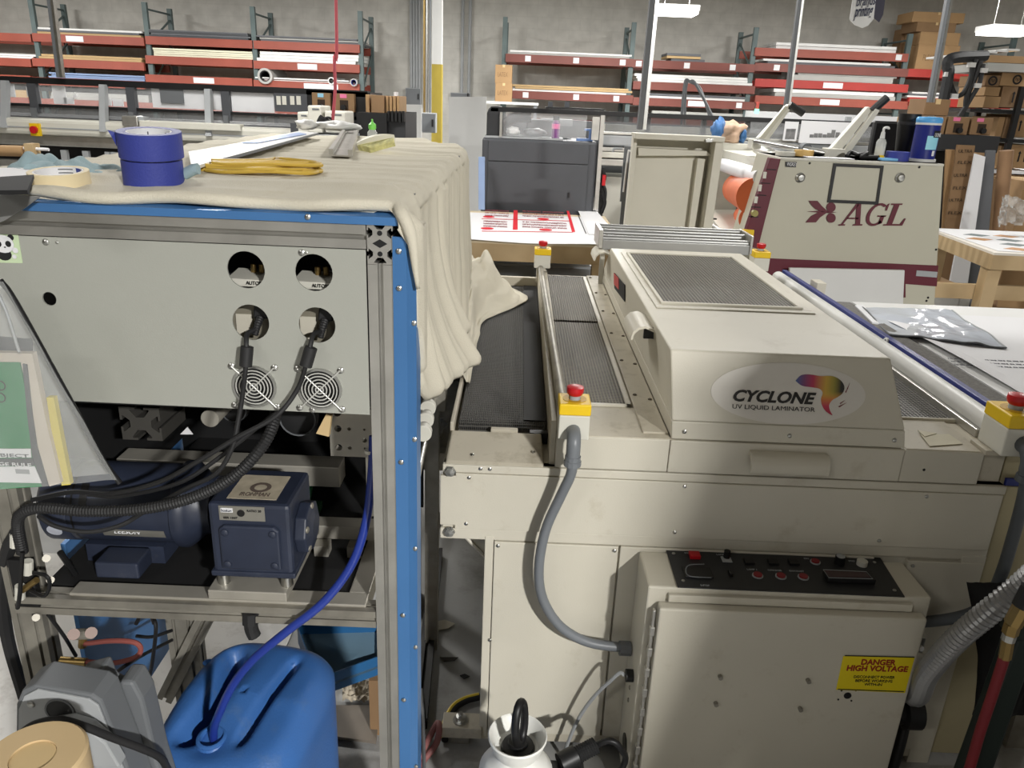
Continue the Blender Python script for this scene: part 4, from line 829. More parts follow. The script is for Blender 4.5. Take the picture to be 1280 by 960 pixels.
cb = thing('cable_festoon', 'bundle of drooping black cables hung from an overhead arm by the shelving', 'cables', at(1215,110,Y=7.8))
obj('arm', tube(bm_(), [V(at(1178,118,Y=7.8).x,7.8,0), at(1181,118,Y=7.8), at(1184,85,Y=7.8), at(1190,73,Y=7.8), at(1232,70,Y=7.9)], .05, 8), mat('charcoal', (44,45,47), .6), cb, smooth=True)
for pts in (((1188,80),(1187,100),(1193,117),(1198,120),(1205,115),(1213,98),(1216,78)), ((1226,76),(1218,100),(1210,118),(1209,130),(1200,146)), ((1229,80),(1224,104),(1214,122),(1208,132),(1199,146)), ((1220,74),(1214,100),(1208,122),(1207,132))):
    obj('cable', tube(bm_(), [at(x,y,Y=7.8) for x, y in pts], .022, 7), rubber, cb, smooth=True)
for x, y in ((1186,93),(1194,120),(1223,107),(1231,88),(1216,81)): q = at(x,y,Y=7.76); obj('tie', bx(bm_(), q.x-.03, q.x+.03, q.y, q.y+.05, q.z-.02, q.z+.02), white, cb)
# floor clutter under the pine table
tag(obj('white_bucket', lathe(bm_(), [(.10,0),(.13,.3),(.12,.3),(.09,.02)], at(1190,336,Z=0)+V(0,-.2,0), n=22), white, smooth=True), 'white bucket standing on the floor under the pine table', 'bucket')
carton(1172, 327, 1187, 340, 7.2, .3, 'small tan carton with printing under the pine table', card, print_='FRAGILE')
carton(1168, 355, 1196, 366, 5.92, .3, 'flat tan tray standing on white foam behind the pine rail', card, flaps=False, base=at(1182,366,Y=5.9).z+.001)
q = at(1182,366,Y=5.9); tag(obj('foam_block', bx(bm_(), at(1164,369,Y=5.9).x, at(1200,369,Y=5.9).x, 5.9, 6.25, 0, q.z), white), 'white foam block under the flat tan tray', 'foam')
q = at(1208,363,Y=5.95); tag(obj('foam_block', bx(bm_(), at(1201,368,Y=5.95).x, at(1216,368,Y=5.95).x, 5.95, 6.25, 0, q.z), white, bev=.02), 'rounded white foam block beside the flat tan tray', 'foam')
q = at(1222, 334, Z=0); tag(obj('rag_pile', blob(bm_(), (q.x, q.y, .05), (.2,.15,.06), seed=12), mat('crimson', (120,30,56), .8), smooth='all'), 'crimson rag lying on the floor under the pine table', 'rag')
q = at(1240, 345, Z=0); tag(obj('foil_bag', blob(bm_(), (q.x, q.y, .34), (.19,.14,.36), seed=14, amp=.15), mat('silver_film', (170,172,170), .3, .5, bump=.6, bscale=12), smooth='all'), 'silvery wrapped bag standing on the floor behind the pine leg', 'bag')
# ================================================================ UV liquid laminator (front face at y = 1.70)
LY = 1.70; LB = 3.55
uv = thing('uv_laminator', 'beige conveyor laminator with a vented hood and a control cabinet on its front', 'laminator', (.55, 2.6, 0))
def ub(name, x0, x1, y0, y1, z0, z1, m=beige, bev=.002, par=uv): return obj(name, bx(bm_(), x0, x1, y0, y1, z0, z1), m, par, bev=bev)
# lower frame and panels
ub('leg', -.052, -.03, LY, LY+.06, .03, .672); ub('leg', 1.15, 1.21, LY, LY+.06, 0, .672); ub('leg', -.052, .01, LB-.07, LB, 0, .672); ub('leg', 1.15, 1.21, LB-.07, LB, 0, .672)
ub('base_box', -.04, 1.2, LY+.012, LB, .06, .672, beige)
ub('lower_panel', -.028, .285, LY-.002, LY+.012, .05, .658); ub('lower_panel', .290, .93, LY-.001, LY+.012, .05, .658); ub('lower_panel', 1.015, 1.205, LY-.002, LY+.012, .05, .652)
ub('bottom_rail', -.05, 1.2, LY+.002, LY+.05, .02, .05, beige2)
ub('lower_flange', -.165, 1.21, LY+.002, LY+.05, .66, .69)
ub('main_beam', -.160, 1.21, LY+.008, LB, .672, .868, beige)
pn = [(-.165,.702),(-.165,.838),(-.128,.838),(-.128,.846),(1.205,.846),(1.205,.700),(1.205,.692),(-.128,.692),(-.128,.702)]
obj('beam_panel', prism(bm_(), [V(x, LY-.004, z) for x, z in pn], (0,.012,0)), beige, uv, bev=.0015)
ub('beam_top_flange', -.160, 1.21, LY-.001, LY+.03, .847, .868)
screws([(-.095,LY-.004,.836), (.43,LY-.004,.836), (-.10,LY-.004,.708), (.42,LY-.004,.708), (.93,LY-.004,.708), (1.02,LY-.004,.836), (-.018,LY-.004,.648), (.275,LY-.004,.648), (-.03,LY-.004,.36), (1.028,LY-.004,.64)], .0048, steel, uv)
hb = None
for z in (.850, .682):
    b = lathe(bm_(), [(.015,0),(.015,.003),(.0115,.003),(.0115,.010),(.001,.011)], (-.142, LY-.001, z), (0,-1,0), 6); obj('hex_bolt', b, steel, uv)
# left cover over the belt bearing
obj('bearing_cover', hexa(bm_(), [V(-.155,LY,.868), V(.085,LY,.868), V(.085,LY+.13,.868), V(-.155,LY+.13,.868)], [V(-.150,LY+.01,.874), V(.085,LY+.01,.874), V(.080,LY+.13,.902), V(-.150,LY+.13,.902)]), beige2, uv, bev=.003)
screws([(-.09,LY+.03,.881), (.06,LY+.05,.886)], .005, steel, uv, ax=(0,-.3,1)); screws([(-.068,LY-.001,.860), (-.045,LY-.001,.860)], .005, steel, uv)
# belt around its roller
bt = bm_(); N_ = 14; prof = [(V(0,LB-.05,.906))] + [V(0, 1.90-.055*math.sin(k/N_*math.pi), .851+.055*math.cos(k/N_*math.pi)) for k in range(N_+1)] + [V(0,LB-.05,.796)]
sheet(bt, 1, len(prof)-1, lambda u, v: V(-.135+.225*u, 0, 0)+prof[round(v*(len(prof)-1))])
belt = obj('conveyor_belt', bt, beltm, uv, smooth=True)
obj('belt_shade_strip', bx(bm_(), .035, .095, 1.9, LB-.05, .9065, .909), mat('belt_shade', (22,22,23), .7), uv)  # dark strip laid on the belt as painted shade beside the partition
obj('belt_roller', cyl(bm_(), (-.13, 1.90, .851), (.088, 1.90, .851), .05, n=30), beige2, uv, smooth=True)
ub('belt_trough', -.15, .10, 1.86, LB, .80, .845, black); ub('belt_side_plate', -.155, -.145, 1.84, LB, .75, .92, beige2); ub('belt_end_plate', -.155, .1, LB-.045, LB-.02, .80, .945, beige2)
ub('roller_bearing', -.05, .02, 1.838, 1.855, .865, .905, beige2); ub('belt_dark_gap', .05, .098, 1.835, 1.86, .872, .90, black)
# partition with the tube above
ub('partition', .098, .112, LY+.02, LB, .868, .985, beige2)
obj('rail_tube', cyl(bm_(), (.128, LY+.05, 1.0), (.106, LB-.03, 1.0), .0125, n=14), aludark, uv, smooth=True)
ub('rail_under', .113, .137, LY+.05, LB-.05, .955, .985, beige2)
# deck
ub('deck_fascia', .112, .383, LY, LY+.02, .871, .955); ub('deck_fascia', .3845, .944, LY-.001, LY+.02, .871, .955); ub('deck_fascia', .9455, 1.135, LY, LY+.02, .871, .955)
ub('deck', .112, 1.20, LY+.02, LB, .871, .953, beige2)
ub('deck_top_plate', .113, .385, LY+.002, 1.90, .953, .957, beige2)
ub('mesh_panel', .140, .302, 1.915, 2.712, .953, .960, meshl); ub('mesh_panel', .140, .302, 2.728, 3.50, .953, .962, meshl); ub('mesh_joint', .14, .302, 2.712, 2.728, .953, .9575, black)
ub('mesh_frame', .302, .318, 1.90, 3.5, .953, .961, beige); ub('mesh_frame', .14, .318, 1.90, 1.915, .953, .961, beige)
ub('hinge_strip', .322, .383, LY+.03, LB-.02, .953, .962, beige2)
screws([(.335+.0*k, 1.98+.3*k, .962) for k in range(6)]+[(.372, 1.95+.3*k, .962) for k in range(6)], .006, mat('dark_screw', (90,82,70), .5, .5), uv, ax=(0,0,1))
ub('right_deck_plate', .948, 1.135, LY+.003, 1.90, .953, .957, beige2); ub('mesh_frame', .95, 1.17, 1.895, 1.905, .953, .962, beige)
ub('mesh_panel', .96, 1.17, 1.905, 3.45, .953, .959, meshd)
# hood: tapered body, skirt, sloping sides
hz = 1.168
B0 = [V(.386,LY+.004,.957), V(.945,LY+.004,.957), V(.945,3.42,.957), V(.386,3.42,.957)]
M0 = [V(.382,LY+.004,1.003), V(.936,LY+.004,1.003), V(.936,3.42,1.003), V(.382,3.42,1.003)]
T0 = [V(.368,LY+.045,hz), V(.886,LY+.045,hz), V(.886,3.08,hz), V(.368,3.08,hz)]
obj('hood_skirt', hexa(bm_(), B0, M0), beige, uv, bev=.003)
obj('hood', hexa(bm_(), [p+V(0,0,.0006) for p in M0], T0), beige, uv, bev=.004)
screws([(.415,LY+.003,.978), (.665,LY+.003,.978), (.915,LY+.003,.978)], .0055, steel, uv)
# vent on top of the hood
VX0, VX1, VY0, VY1 = .425, .812, 2.18, 2.95
ub('vent_frame', .398, .848, 2.135, 2.165, hz, hz+.004); ub('vent_frame', .398, .42, 2.165, 2.99, hz, hz+.004); ub('vent_frame', .818, .848, 2.165, 2.99, hz, hz+.004); ub('vent_frame', .42, .818, 2.96, 2.99, hz, hz+.004)
ub('vent_mesh', VX0, VX1, VY0, VY1, hz-.002, hz+.006, meshm); 
for x0, x1, y0, y1 in ((VX0-.01,VX1+.01,VY0-.012,VY0), (VX0-.01,VX1+.01,VY1,VY1+.012), (VX0-.01,VX0,VY0,VY1), (VX1,VX1+.01,VY0,VY1)): ub('vent_bead', x0, x1, y0, y1, hz, hz+.011)
# oval badge with the name and swirl; sits on the sloping front face
n0 = (M0[1]-M0[0]).normalized(); fu = (T0[0]-M0[0]); fu = V(0, fu.y, fu.z).normalized(); fn = n0.cross(fu); O = V(.66, M0[0].y+(1.083-1.003)/(hz-1.003)*(T0[0].y-M0[0].y), 1.083)
def fpnt(a, b, off=0): return O+V(1,0,0)*a+fu*b+fn*off
def face_px(px, py, off):   # photo pixel onto the sloping front face
    d = cF + cR*((px-640)/FPX) - cU*((py-480)/FPX); t_ = (O-cC).dot(fn)/d.dot(fn); return cC+d*t_+fn*off
oc = face_px(985, 492, 0)
oa = (face_px(1082,497,0)-face_px(889,488,0)).length/2; ob = (face_px(985,454,0)-face_px(985,531,0)).length/2
tl_ = -.012
badge = obj('name_badge', prism(bm_(), [oc+V(1,0,0)*(oa*math.cos(t*math.pi/24))+fu*(ob*math.sin(t*math.pi/24))+fn*.0004 for t in range(48)], fn*.001), mat('badge_silver', (212,208,200), .4, .1, var=.05), uv)
tw = face_px(1020,503,0).x-face_px(917,500,0).x
text('badge_title', 'CYCLONE', face_px(916,501.5,.0025), (1,0,.0), fu, tw, (face_px(960,487,0)-face_px(960,502,0)).length, mat('badge_black', (40,38,36), .5), badge, shear=.28, bold=.035)
tw = face_px(1018,511,0).x-face_px(915,508,0).x
text('badge_subtitle', 'UV LIQUID LAMINATOR', face_px(915,511.5,.0025), (1,0,0), fu, tw, (face_px(960,504.5,0)-face_px(960,511,0)).length, MC['badge_black'], badge)
def swirl_mat():
    m = bpy.data.materials.new('swirl_print'); m.use_nodes = True; nt = m.node_tree; N = nt.nodes; L = nt.links; b = N['Principled BSDF']; b.inputs['Roughness'].default_value = .5
    tc = N.new('ShaderNodeTexCoord'); sx_ = N.new('ShaderNodeSeparateXYZ'); L.new(tc.outputs['Generated'], sx_.inputs[0])
    def ramp(cs):
        r = N.new('ShaderNodeValToRGB'); e = r.color_ramp.elements
        while len(e) < len(cs): e.new(.5)
        for el, (p_, c) in zip(e, cs): el.position = p_; el.color = (*lin(c), 1)
        return r
    rx = ramp([(0,(60,96,150)), (.18,(120,70,110)), (.36,(176,52,84)), (.62,(196,160,66)), (.78,(150,140,60)), (.93,(44,40,38))]); L.new(sx_.outputs['X'], rx.inputs[0])
    rz = ramp([(0,(160,40,66)), (.22,(188,58,84)), (.42,(204,128,62)), (.55,(204,160,66))]); L.new(sx_.outputs['Z'], rz.inputs[0])
    f = ramp([(.40,(255,255,255)), (.60,(0,0,0))]); L.new(sx_.outputs['Z'], f.inputs[0]); mx = N.new('ShaderNodeMix'); mx.data_type = 'RGBA'
    L.new(f.outputs[0], mx.inputs['Factor']); L.new(rx.outputs[0], mx.inputs['A']); L.new(rz.outputs[0], mx.inputs['B']); L.new(mx.outputs['Result'], b.inputs['Base Color']); return m
so = [(994,476),(1001,469),(1012,468),(1025,470),(1040,470),(1050,475),(1055,483),(1053,491),(1047,496),(1040,500),(1036,506),(1037,513),(1040,519),(1032,514),(1027,506),(1026,498),(1028,491),(1024,486),(1014,484),(1002,482)]
so = spline([V(x,y,0) for x, y in so]+[V(994,476,0)], 4)[:-1]
obj('swirl', prism(bm_(), [face_px(p.x,p.y,.0018) for p in so], fn*.0006), swirl_mat(), badge)
for pl in (((1049,504),(1056,500),(1050,505)), ((1047,508),(1058,503),(1049,509)), ((1056,490),(1060,483),(1057,491)), ((1058,486),(1062,478),(1059,487))): obj('swirl_streak', prism(bm_(), [face_px(x,y,.0018) for x, y in pl], fn*.0006), mat('streak', (120,60,60), .5), badge)
# small red and black plate on the hood side
sd = (T0[3]-M0[3]).normalized(); 
def hoodleft(px, py, off=0.003):
    n = (M0[3]-M0[0]).cross(T0[0]-M0[0]).normalized(); n = n if n.x < 0 else -n
    d = cF + cR*((px-640)/FPX) - cU*((py-480)/FPX); t_ = (M0[0]-cC).dot(n)/d.dot(n); return cC+d*t_+n*off
pl = obj('side_plate', prism(bm_(), [hoodleft(x,y,.002) for x, y in ((769,341),(782,356),(782,377),(769,360))], (-.002,0,0)), ink, uv)
obj('side_plate_red', prism(bm_(), [hoodleft(x,y,.0045) for x, y in ((769,341),(775,348),(775,362),(769,355))], (-.001,0,0)), red, pl)
# curled hood handles on the left side and handle on the front
def curl(y0, y1, z, name='hood_handle'):
    prof = [(.378,z-.012),(.366,z-.004),(.345,z+.004),(.325,z+.0),(.312,z-.014),(.308,z-.034),(.313,z-.034),(.317,z-.018),(.328,z-.006),(.345,z-.002),(.364,z-.010),(.378,z-.018)]
    return obj(name, prism(bm_(), [V(x,y0,zz) for x, zz in prof], (0,y1-y0,0)), beige, uv, smooth=True)
curl(1.97, 2.13, 1.155); curl(3.10, 3.26, 1.145)
obj('handle_bracket', bx(bm_(), .345, .372, 1.99, 2.0, 1.12, 1.15), black, uv)
hl = bm_(); prism(hl, [V(.574, LY-.0+dy, z) for dy, z in ((0,.938),(-.016,.938),(-.03,.928),(-.036,.908),(-.032,.892),(-.026,.892),(-.026,.906),(-.02,.92),(0,.926))], (.187,0,0)); obj('front_handle', hl, beige, uv, smooth=True, bev=.0015)
screws([(1.0,LY,.905)], .0035, ink, uv)
# rear cross rails of aluminium
railm = mat('rail_aluminium', (150,150,148), .42, .6, var=.1)
for k, (y_, z_, r_) in enumerate(((3.20,1.188,.014), (3.27,1.200,.016), (3.34,1.214,.012))): obj('rear_rail', cyl(bm_(), (.345, y_, z_), (.945, y_, z_), r_, n=12), railm, uv, smooth=True)
ub('rear_rail_plate', .345, .945, 3.175, 3.185, 1.145, 1.185, railm); ub('rear_rail_end', .328, .345, 3.17, 3.37, 1.15, 1.225, alu); ub('rear_rail_end', .945, .955, 3.17, 3.37, 1.15, 1.225, alu)
ub('rear_rail_post', .36, .38, 3.36, 3.38, .95, 1.19, alu); ub('rear_rail_post', .90, .92, 3.36, 3.38, .95, 1.19, alu)
# right conveyor side: roller, blue bar, felt belt
obj('side_roller', cyl(bm_(), (1.205, 1.80, .985), (1.205, LB, .985), .028, n=24), mat('roller_white', (206,206,202), .4), uv, smooth=True)
ub('roller_trim', 1.165, 1.178, 1.80, LB, .953, .975, alu)
ub('blue_bar', 1.236, 1.258, 1.75, LB+.05, .955, 1.012, mat('deep_blue', (40,50,120), .4)); obj('bar_eyelet', ringshape(bm_(), (1.232, 2.48, 1.0), (-1,0,.4), .008, .014, .006, 16), white, uv)
ub('felt_belt', 1.262, 1.42, 1.78, 3.22, .90, .962, felt, .015); ub('felt_frame', 1.21, 1.45, 1.74, 3.5, .80, .89, darkgrey)
tag(ub('outfeed_side', 1.21, 1.44, LY+.03, 1.74, .40, .95, mat('tan_side', (176,166,134), .6)), None); ub('outfeed_stand', 1.215, 1.40, LY+.02, LY+.05, .02, .86, mat('tan_side', (176,166,134), .6))
ub('outfeed_trim', 1.212, 1.42, LY+.012, LY+.02, .865, .885, MC['deep_blue'])
ub('rear_bracket', 1.27, 1.31, 3.24, 3.32, .94, 1.03, beige)
# emergency stop boxes (rail mounted, belong to the machine)
def estop(x0, x1, y0, y1, z0, z1, s=1.0):
    b = ub('stop_box', x0, x1, y0, y1, z0, z0+(z1-z0)*.68, offwhite, .003); ub('yellow_lid', x0-.001, x1+.001, y0-.001, y1+.001, z0+(z1-z0)*.68+.0005, z1, yellow, .003, b)
    c = V((x0+x1)/2, (y0+y1)/2, z1); obj('lid_ring', ringshape(bm_(), c, (0,0,1), .016*s, .028*s, .001, 24), mat('ring_print', (190,150,10), .5), b)
    obj('button_stem', cyl(bm_(), c, c+V(0,0,.012*s), .014*s, n=20), ltgrey, b, smooth=True); obj('red_button', lathe(bm_(), [(.015*s,.010*s),(.0185*s,.014*s),(.0205*s,.022*s),(.0195*s,.030*s),(.012*s,.0325*s),(.001,.033*s)], c, n=24), red, b, smooth=True)
    return b
estop(.112, .184, 1.66, 1.735, .963, 1.052); estop(1.146, 1.222, 1.66, 1.76, .966, 1.068, 1.15)
estop(.078, .150, 3.46, 3.53, 1.0, 1.085); estop(1.045, 1.115, 3.42, 3.5, 1.035, 1.12)
ub('stop_post', 1.06, 1.10, 3.44, 3.48, .95, 1.035, beige); ub('stop_post', .09, .13, 3.47, 3.52, .93, 1.0, beige); ub('stop_bracket', 1.13, 1.22, 1.69, 1.76, .953, .966, beige2)
# grey flexible conduit from the left box to the cabinet, and from the right box down
cl = obj('conduit', tube(bm_(), [(.147,1.655,.984), (.147,1.632,.972), (.147,1.625,.94), (.146,1.63,.89), (.128,1.64,.83), (.096,1.645,.73), (.085,1.645,.62), (.100,1.645,.53), (.150,1.645,.45), (.225,1.65,.402), (.325,1.655,.385)], .0125, 12), conduit, uv, smooth=True)
obj('elbow', tube(bm_(), [(.147,1.662,.986), (.147,1.64,.984), (.147,1.626,.968), (.147,1.624,.935)], .0165, 14, 4), conduit, cl, smooth=True); obj('gland_nut', lathe(bm_(), [(.0205,0),(.0205,.012),(.0185,.013),(.0185,.024)], (.147,1.6245,.915), (0,0,1), 12), conduit, cl); obj('gland_nut', cyl(bm_(), (.305,1.654,.385), (.334,1.655,.384), .019, n=12), midgrey, cl)
cr = obj('conduit', tube(bm_(), [(1.190,1.655,1.0), (1.192,1.635,.99), (1.196,1.63,.955), (1.205,1.63,.88), (1.212,1.635,.76), (1.214,1.64,.66), (1.205,1.645,.58), (1.17,1.655,.53), (1.10,1.665,.50), (1.04,1.67,.49), (.999,1.67,.485)], .0145, 12), mat('conduit_dark', (84,88,92), .45), uv, smooth=True)
obj('elbow', tube(bm_(), [(1.190,1.662,1.0), (1.191,1.64,.996), (1.195,1.628,.97), (1.197,1.628,.945)], .02, 14, 4), MC['conduit_dark'], cr, smooth=True); obj('gland_nut', lathe(bm_(), [(.024,0),(.024,.016),(.021,.017),(.021,.028)], (1.199,1.629,.918), (.05,0,1), 12), MC['conduit_dark'], cr)
# ---------------------------------------------------------------- control cabinet (part of the machine's front)
cx0, cx1, cyf, cyb, czt = .337, 1.0, 1.545, LY-.004, .650
cab = obj('control_cabinet', bx(bm_(), cx0, cx1, cyf, cyb, .02, czt), beige, uv, bev=.005)
def cb_(name, x0, x1, y0, y1, z0, z1, m=beige, bev=.002): return obj(name, bx(bm_(), x0, x1, y0, y1, z0, z1), m, cab, bev=bev)
cb_('cabinet_lip', .385, .955, cyf-.012, cyf, czt-.034, czt-.014); cb_('cabinet_door', .362, .982, cyf-.034, cyf-.004, .03, czt-.036, beige, .005)
cb_('hinge_rod', .350, .357, cyf-.024, cyf-.012, .03, czt-.05, alu); 
for k in range(9): cb_('hinge_knuckle', .3475, .3595, cyf-.027, cyf-.010, .05+k*.06, .075+k*.06, alu)
for x, z in ((.525,.43), (.735,.43), (.525,.35), (.73,.345)): obj('door_stud', cyl(bm_(), (x,cyf-.034,z), (x,cyf-.044,z), .0055, n=8), aludark, cab)
cb_('latch_bracket', .983, 1.006, cyf-.01, cyf+.02, .50, .545, steel); obj('latch_screw', cyl(bm_(), (.995,cyf-.012,.52), (.995,cyf-.02,.52), .006, n=10), white, cab)
obj('key_hole', cyl(bm_(), (.838,cyf-.0335,.388), (.838,cyf-.0355,.388), .009, n=18), black, cab)
for dx, dz in ((-.017,.014), (.017,.016), (-.02,-.013), (.012,-.015)): obj('rivet_hole', cyl(bm_(), (.838+dx,cyf-.0335,.388+dz), (.838+dx,cyf-.035,.388+dz), .0025, n=8), black, cab)
def door_px(px, py, off): q = at(px, py, Y=cyf-.034-off); return q
sg = obj('danger_sign', prism(bm_(), [door_px(x,y,.0005) for x, y in ((1054,820),(1143,822),(1131,866),(1045,862))], (0,-.001,0)), signyel, cab)
def dtext(s, px, py, pw, ph, m, bold=.02):
    a = door_px(px, py, .002); b = door_px(px+pw, py+pw*.02, .002); c = door_px(px, py-ph, .002); text('sign_text', s, a, (1,0,(b.z-a.z)/(b.x-a.x)), (0,0,1), b.x-a.x, (c-a).length, m, sg, bold=bold)
dtext('DANGER', 1076, 831, 43, 7, signred, .03); dtext('HIGH VOLTAGE', 1058, 838.5, 76, 7, signred, .03)
dtext('DISCONNECT POWER', 1067, 847.5, 51, 3.2, ink, .0); dtext('BEFORE WORKING', 1069, 852.3, 46, 3.2, ink, .0); dtext('WITH-IN', 1080, 857, 22, 3.2, ink, .0)
obj('sign_edge', prism(bm_(), [door_px(x,y,.002) for x, y in ((1056,819),(1143,821),(1143,822),(1056,820))], (0,-.0006,0)), ink, sg); obj('sign_edge', prism(bm_(), [door_px(x,y,.002) for x, y in ((1047,861),(1130,864),(1130,865),(1047,862))], (0,-.0006,0)), ink, sg)
# control panel on the sloping top
def top_px(px, py, off=0): return at(px, py, Z=czt+off)
cp = obj('control_panel', prism(bm_(), [top_px(x,y,.0005) for x, y in ((832,687),(1100,698),(1131,747),(847,735))], (0,0,.003)), mat('panel_black', (38,39,41), .45), cab, bev=.001)
z_ = czt+.0035
screws([top_px(x,y,.0035) for x, y in ((842,692),(854,726),(1093,703),(1118,738))], .0045, steel, cp, ax=(0,0,1))
def pp(px, py): return top_px(px, py, .0035)
def rbtn(px, py, r, m, h=.006, ring=True):
    c = pp(px, py); b = obj('round_button', cyl(bm_(), c, c+V(0,0,h), r, n=20), m, cp, smooth=True)
    if ring: obj('button_bezel', ringshape(bm_(), c, (0,0,1), r*1.02, r*1.25, .003, 24), ltgrey, cp)
for x, y in ((947,720), (976,721), (1004,722)): rbtn(x, y, .0105, mat('lens_red', (130,24,34), .35))
rbtn(1019, 703, .010, MC['lens_red']); rbtn(1077, 706, .013, offwhite, .012, False)
def pbox_top(name, x, y, w, d, h, m, bev=.001): c = pp(x, y); return obj(name, bx(bm_(), c.x-w/2, c.x+w/2, c.y-d/2, c.y+d/2, c.z, c.z+h), m, cp, bev=bev)
pbox_top('red_switch', 868, 696, .026, .024, .010, red); pbox_top('switch_base', 908, 700, .024, .024, .003, ltgrey); c = pp(908, 698); obj('selector_knob', cyl(bm_(), c+V(0,0,.003), c+V(0,0,.022), .008, n=14), black, cp)
for x, y in ((936,703), (966,703.5), (992,704)): pbox_top('black_button', x, y, .024, .022, .006, black)
c = pp(1049, 705); obj('dial', cyl(bm_(), c, c+V(0,0,.022), .0125, n=22), black, cp, smooth=True); obj('dial_cap', cyl(bm_(), c+V(0,0,.022), c+V(0,0,.0235), .0105, n=22), ltgrey, cp)
pbox_top('slider_block', 913, 718, .008, .022, .008, black); c = pp(872, 716)
obj('emblem_bezel', bx(bm_(), c.x-.034, c.x+.034, c.y-.022, c.y+.022, c.z, c.z+.004), black, cp, bev=.003); obj('emblem_ring', tube(bm_(), [pp(x,y)+V(0,0,.004) for x, y in ((889,724),(862,722),(857,714),(862,708),(880,707))], .0016, 6), midgrey, cp)
dsp = obj('display_meter', prism(bm_(), [pp(x,y) for x, y in ((1028,716),(1088,719),(1094,731),(1034,729))], (0,0,.014)), black, cp, bev=.001); 
obj('display_face', prism(bm_(), [at(x,y,Z=czt+.018) for x, y in ((1030,713),(1082,715.5),(1089,722),(1036,721))], (0,0,.0006)), mat('display_dark', (58,34,38), .3), dsp)
obj('display_edge', tube(bm_(), [at(x,y,Z=czt+.0188) for x, y in ((1029,712),(1083,714.5),(1091,723.5),(1036,722),(1029,712))], .0007, 5, 1), ltgrey, dsp)
for s_, x, y, w in (('EMERGENCY', 856, 692, 13), ('LAMP', 896, 694, 9), ('LAMP 1', 934, 712.5, 12), ('CONVEYOR', 960, 713.5, 17), ('EXHAUST', 987, 714.5, 18), ('E-STOP', 876, 732.5, 11), ('SPEED', 1061, 702, 8), ('ON', 1005, 699, 6)):
    a = pp(x, y); b = pp(x+w, y); text('panel_text', s_, a+V(0,0,.0004), (1,0,0), (0,1,0), b.x-a.x, .0055, ltgrey, cp)
# left side of the cabinet: rubber gland and knockout
obj('side_gland', cyl(bm_(), (.338,1.60,.345), (.318,1.60,.345), .016, n=14), black, cab, smooth=True); obj('knockout', cyl(bm_(), (.3375,1.60,.12), (.334,1.60,.12), .03, n=18), mat('hole_dark', (60,58,52), .6), cab)
screws([(.337,1.62,.29), (.337,1.62,.25)], .006, aludark, cab, ax=(-1,0,0))
obj('drop_cable', tube(bm_(), [(.316,1.60,.345), (.304,1.605,.348), (.285,1.61,.32), (.25,1.63,.25), (.215,1.645,.16), (.19,1.65,.06), (.185,1.655,.01)], .005, 8), ltgrey, cab, smooth=True)
# power inlet on the right of the cabinet
pl_ = obj('power_inlet', lathe(bm_(), [(.03,0),(.034,.005),(.034,.03),(.046,.035),(.046,.075),(.03,.08)], (1.0,1.60,.27), (1,0,0), 20), black, cab, smooth=True); obj('inlet_cable', tube(bm_(), [(1.05,1.60,.25), (1.04,1.58,.18), (1.03,1.57,.08), (1.03,1.57,.005)], .014, 10), black, cab, smooth=True); obj('inlet_cap', bx(bm_(), 1.005,1.05,1.585,1.615,.30,.345), rubber, cab, bev=.006)
# gusset and foot at the left
obj('gusset_plate', prism(bm_(), [V(-.145,LY+.08,.672), V(-.045,LY+.08,.672), V(-.045,LY+.08,.56)], (0,.006,0)), beige, uv)
obj('gusset_edge', tube(bm_(), [V(-.147,LY+.075,.668), V(-.045,LY+.075,.556)], .005, 6, 1), beige, uv)
ub('foot_block', -.155, -.045, LY-.01, LY+.05, .03, .065, beige2); obj('foot_bolt', lathe(bm_(), [(.022,0),(.022,.004),(.014,.004),(.014,.016),(.006,.018),(.006,.028)], (-.105,LY+.02,.065), (0,0,1), 10), steel, uv); ub('foot', -.13, -.08, LY, LY+.04, 0, .03, aludark)
# paper scrap on the right deck, white sheets on the outfeed table
t = thing('paper_scrap', 'creased cream paper scrap lying on the bare end deck beside the hood', 'paper', (1.06,1.76,.958))
obj('fold', prism(bm_(), [at(x,y,Z=.9585) for x, y in ((1150,543),(1186,543),(1204,555),(1162,558))], (0,0,.001)), mat('cream_paper', (206,200,176), .7), t); obj('fold', prism(bm_(), [at(x,y,Z=.960) for x, y in ((1147,538),(1171,542),(1156,546))], (0,0,.001)), MC['cream_paper'], t)
ot = thing('outfeed_table', 'outfeed table stacked with white boards beside the felt belt', 'table', (1.95, 2.6, 0))
obj('table_top', bx(bm_(), 1.455, 2.7, 1.75, 3.32, .88, .91), mat('ply_edge', (176,156,120), .6), ot)
for x in (1.5, 2.64):
    for y in (1.8, 3.26): obj('leg', bx(bm_(), x-.03, x+.03, y-.03, y+.03, 0, .88), aludark, ot)
for k in range(3): tag(obj('white_board', bx(bm_(), 1.425+.006*k, 2.68, 1.78+.01*k, 3.28-.01*k, .911+.014*k, .9235+.014*k), white, bev=.001), ['lowest white board of the stack on the outfeed table', 'middle white board of the stack on the outfeed table', 'white board directly under the printed sheet on the outfeed table'][k], 'board')
def tsheet(u, v):   # top printed sheet, curling up a little at the edge by the belt
    a = [at(1123,447,Z=.957), at(1212,486,Z=.957)]; x = a[0].x+(a[1].x-a[0].x)*v+1.2*u; y = a[0].y+.55-(.82)*v; return V(x, y, .958+.012*max(0, 1-u*9)*math.sin(v*3.14))
t = thing('printed_sheet', 'white sheet with faint lines of small grey print on the outfeed table', 'print', (1.9,2.4,.957))
pb_ = bm_(); sheet(pb_, 14, 10, lambda u, v: V(1.428+.9*u+.06*(1-v), 1.98+1.1*v, .9555+.014*max(0,1-u*10)*math.sin(v*3.1))); obj('paper', pb_, paper, t, solid=.001)
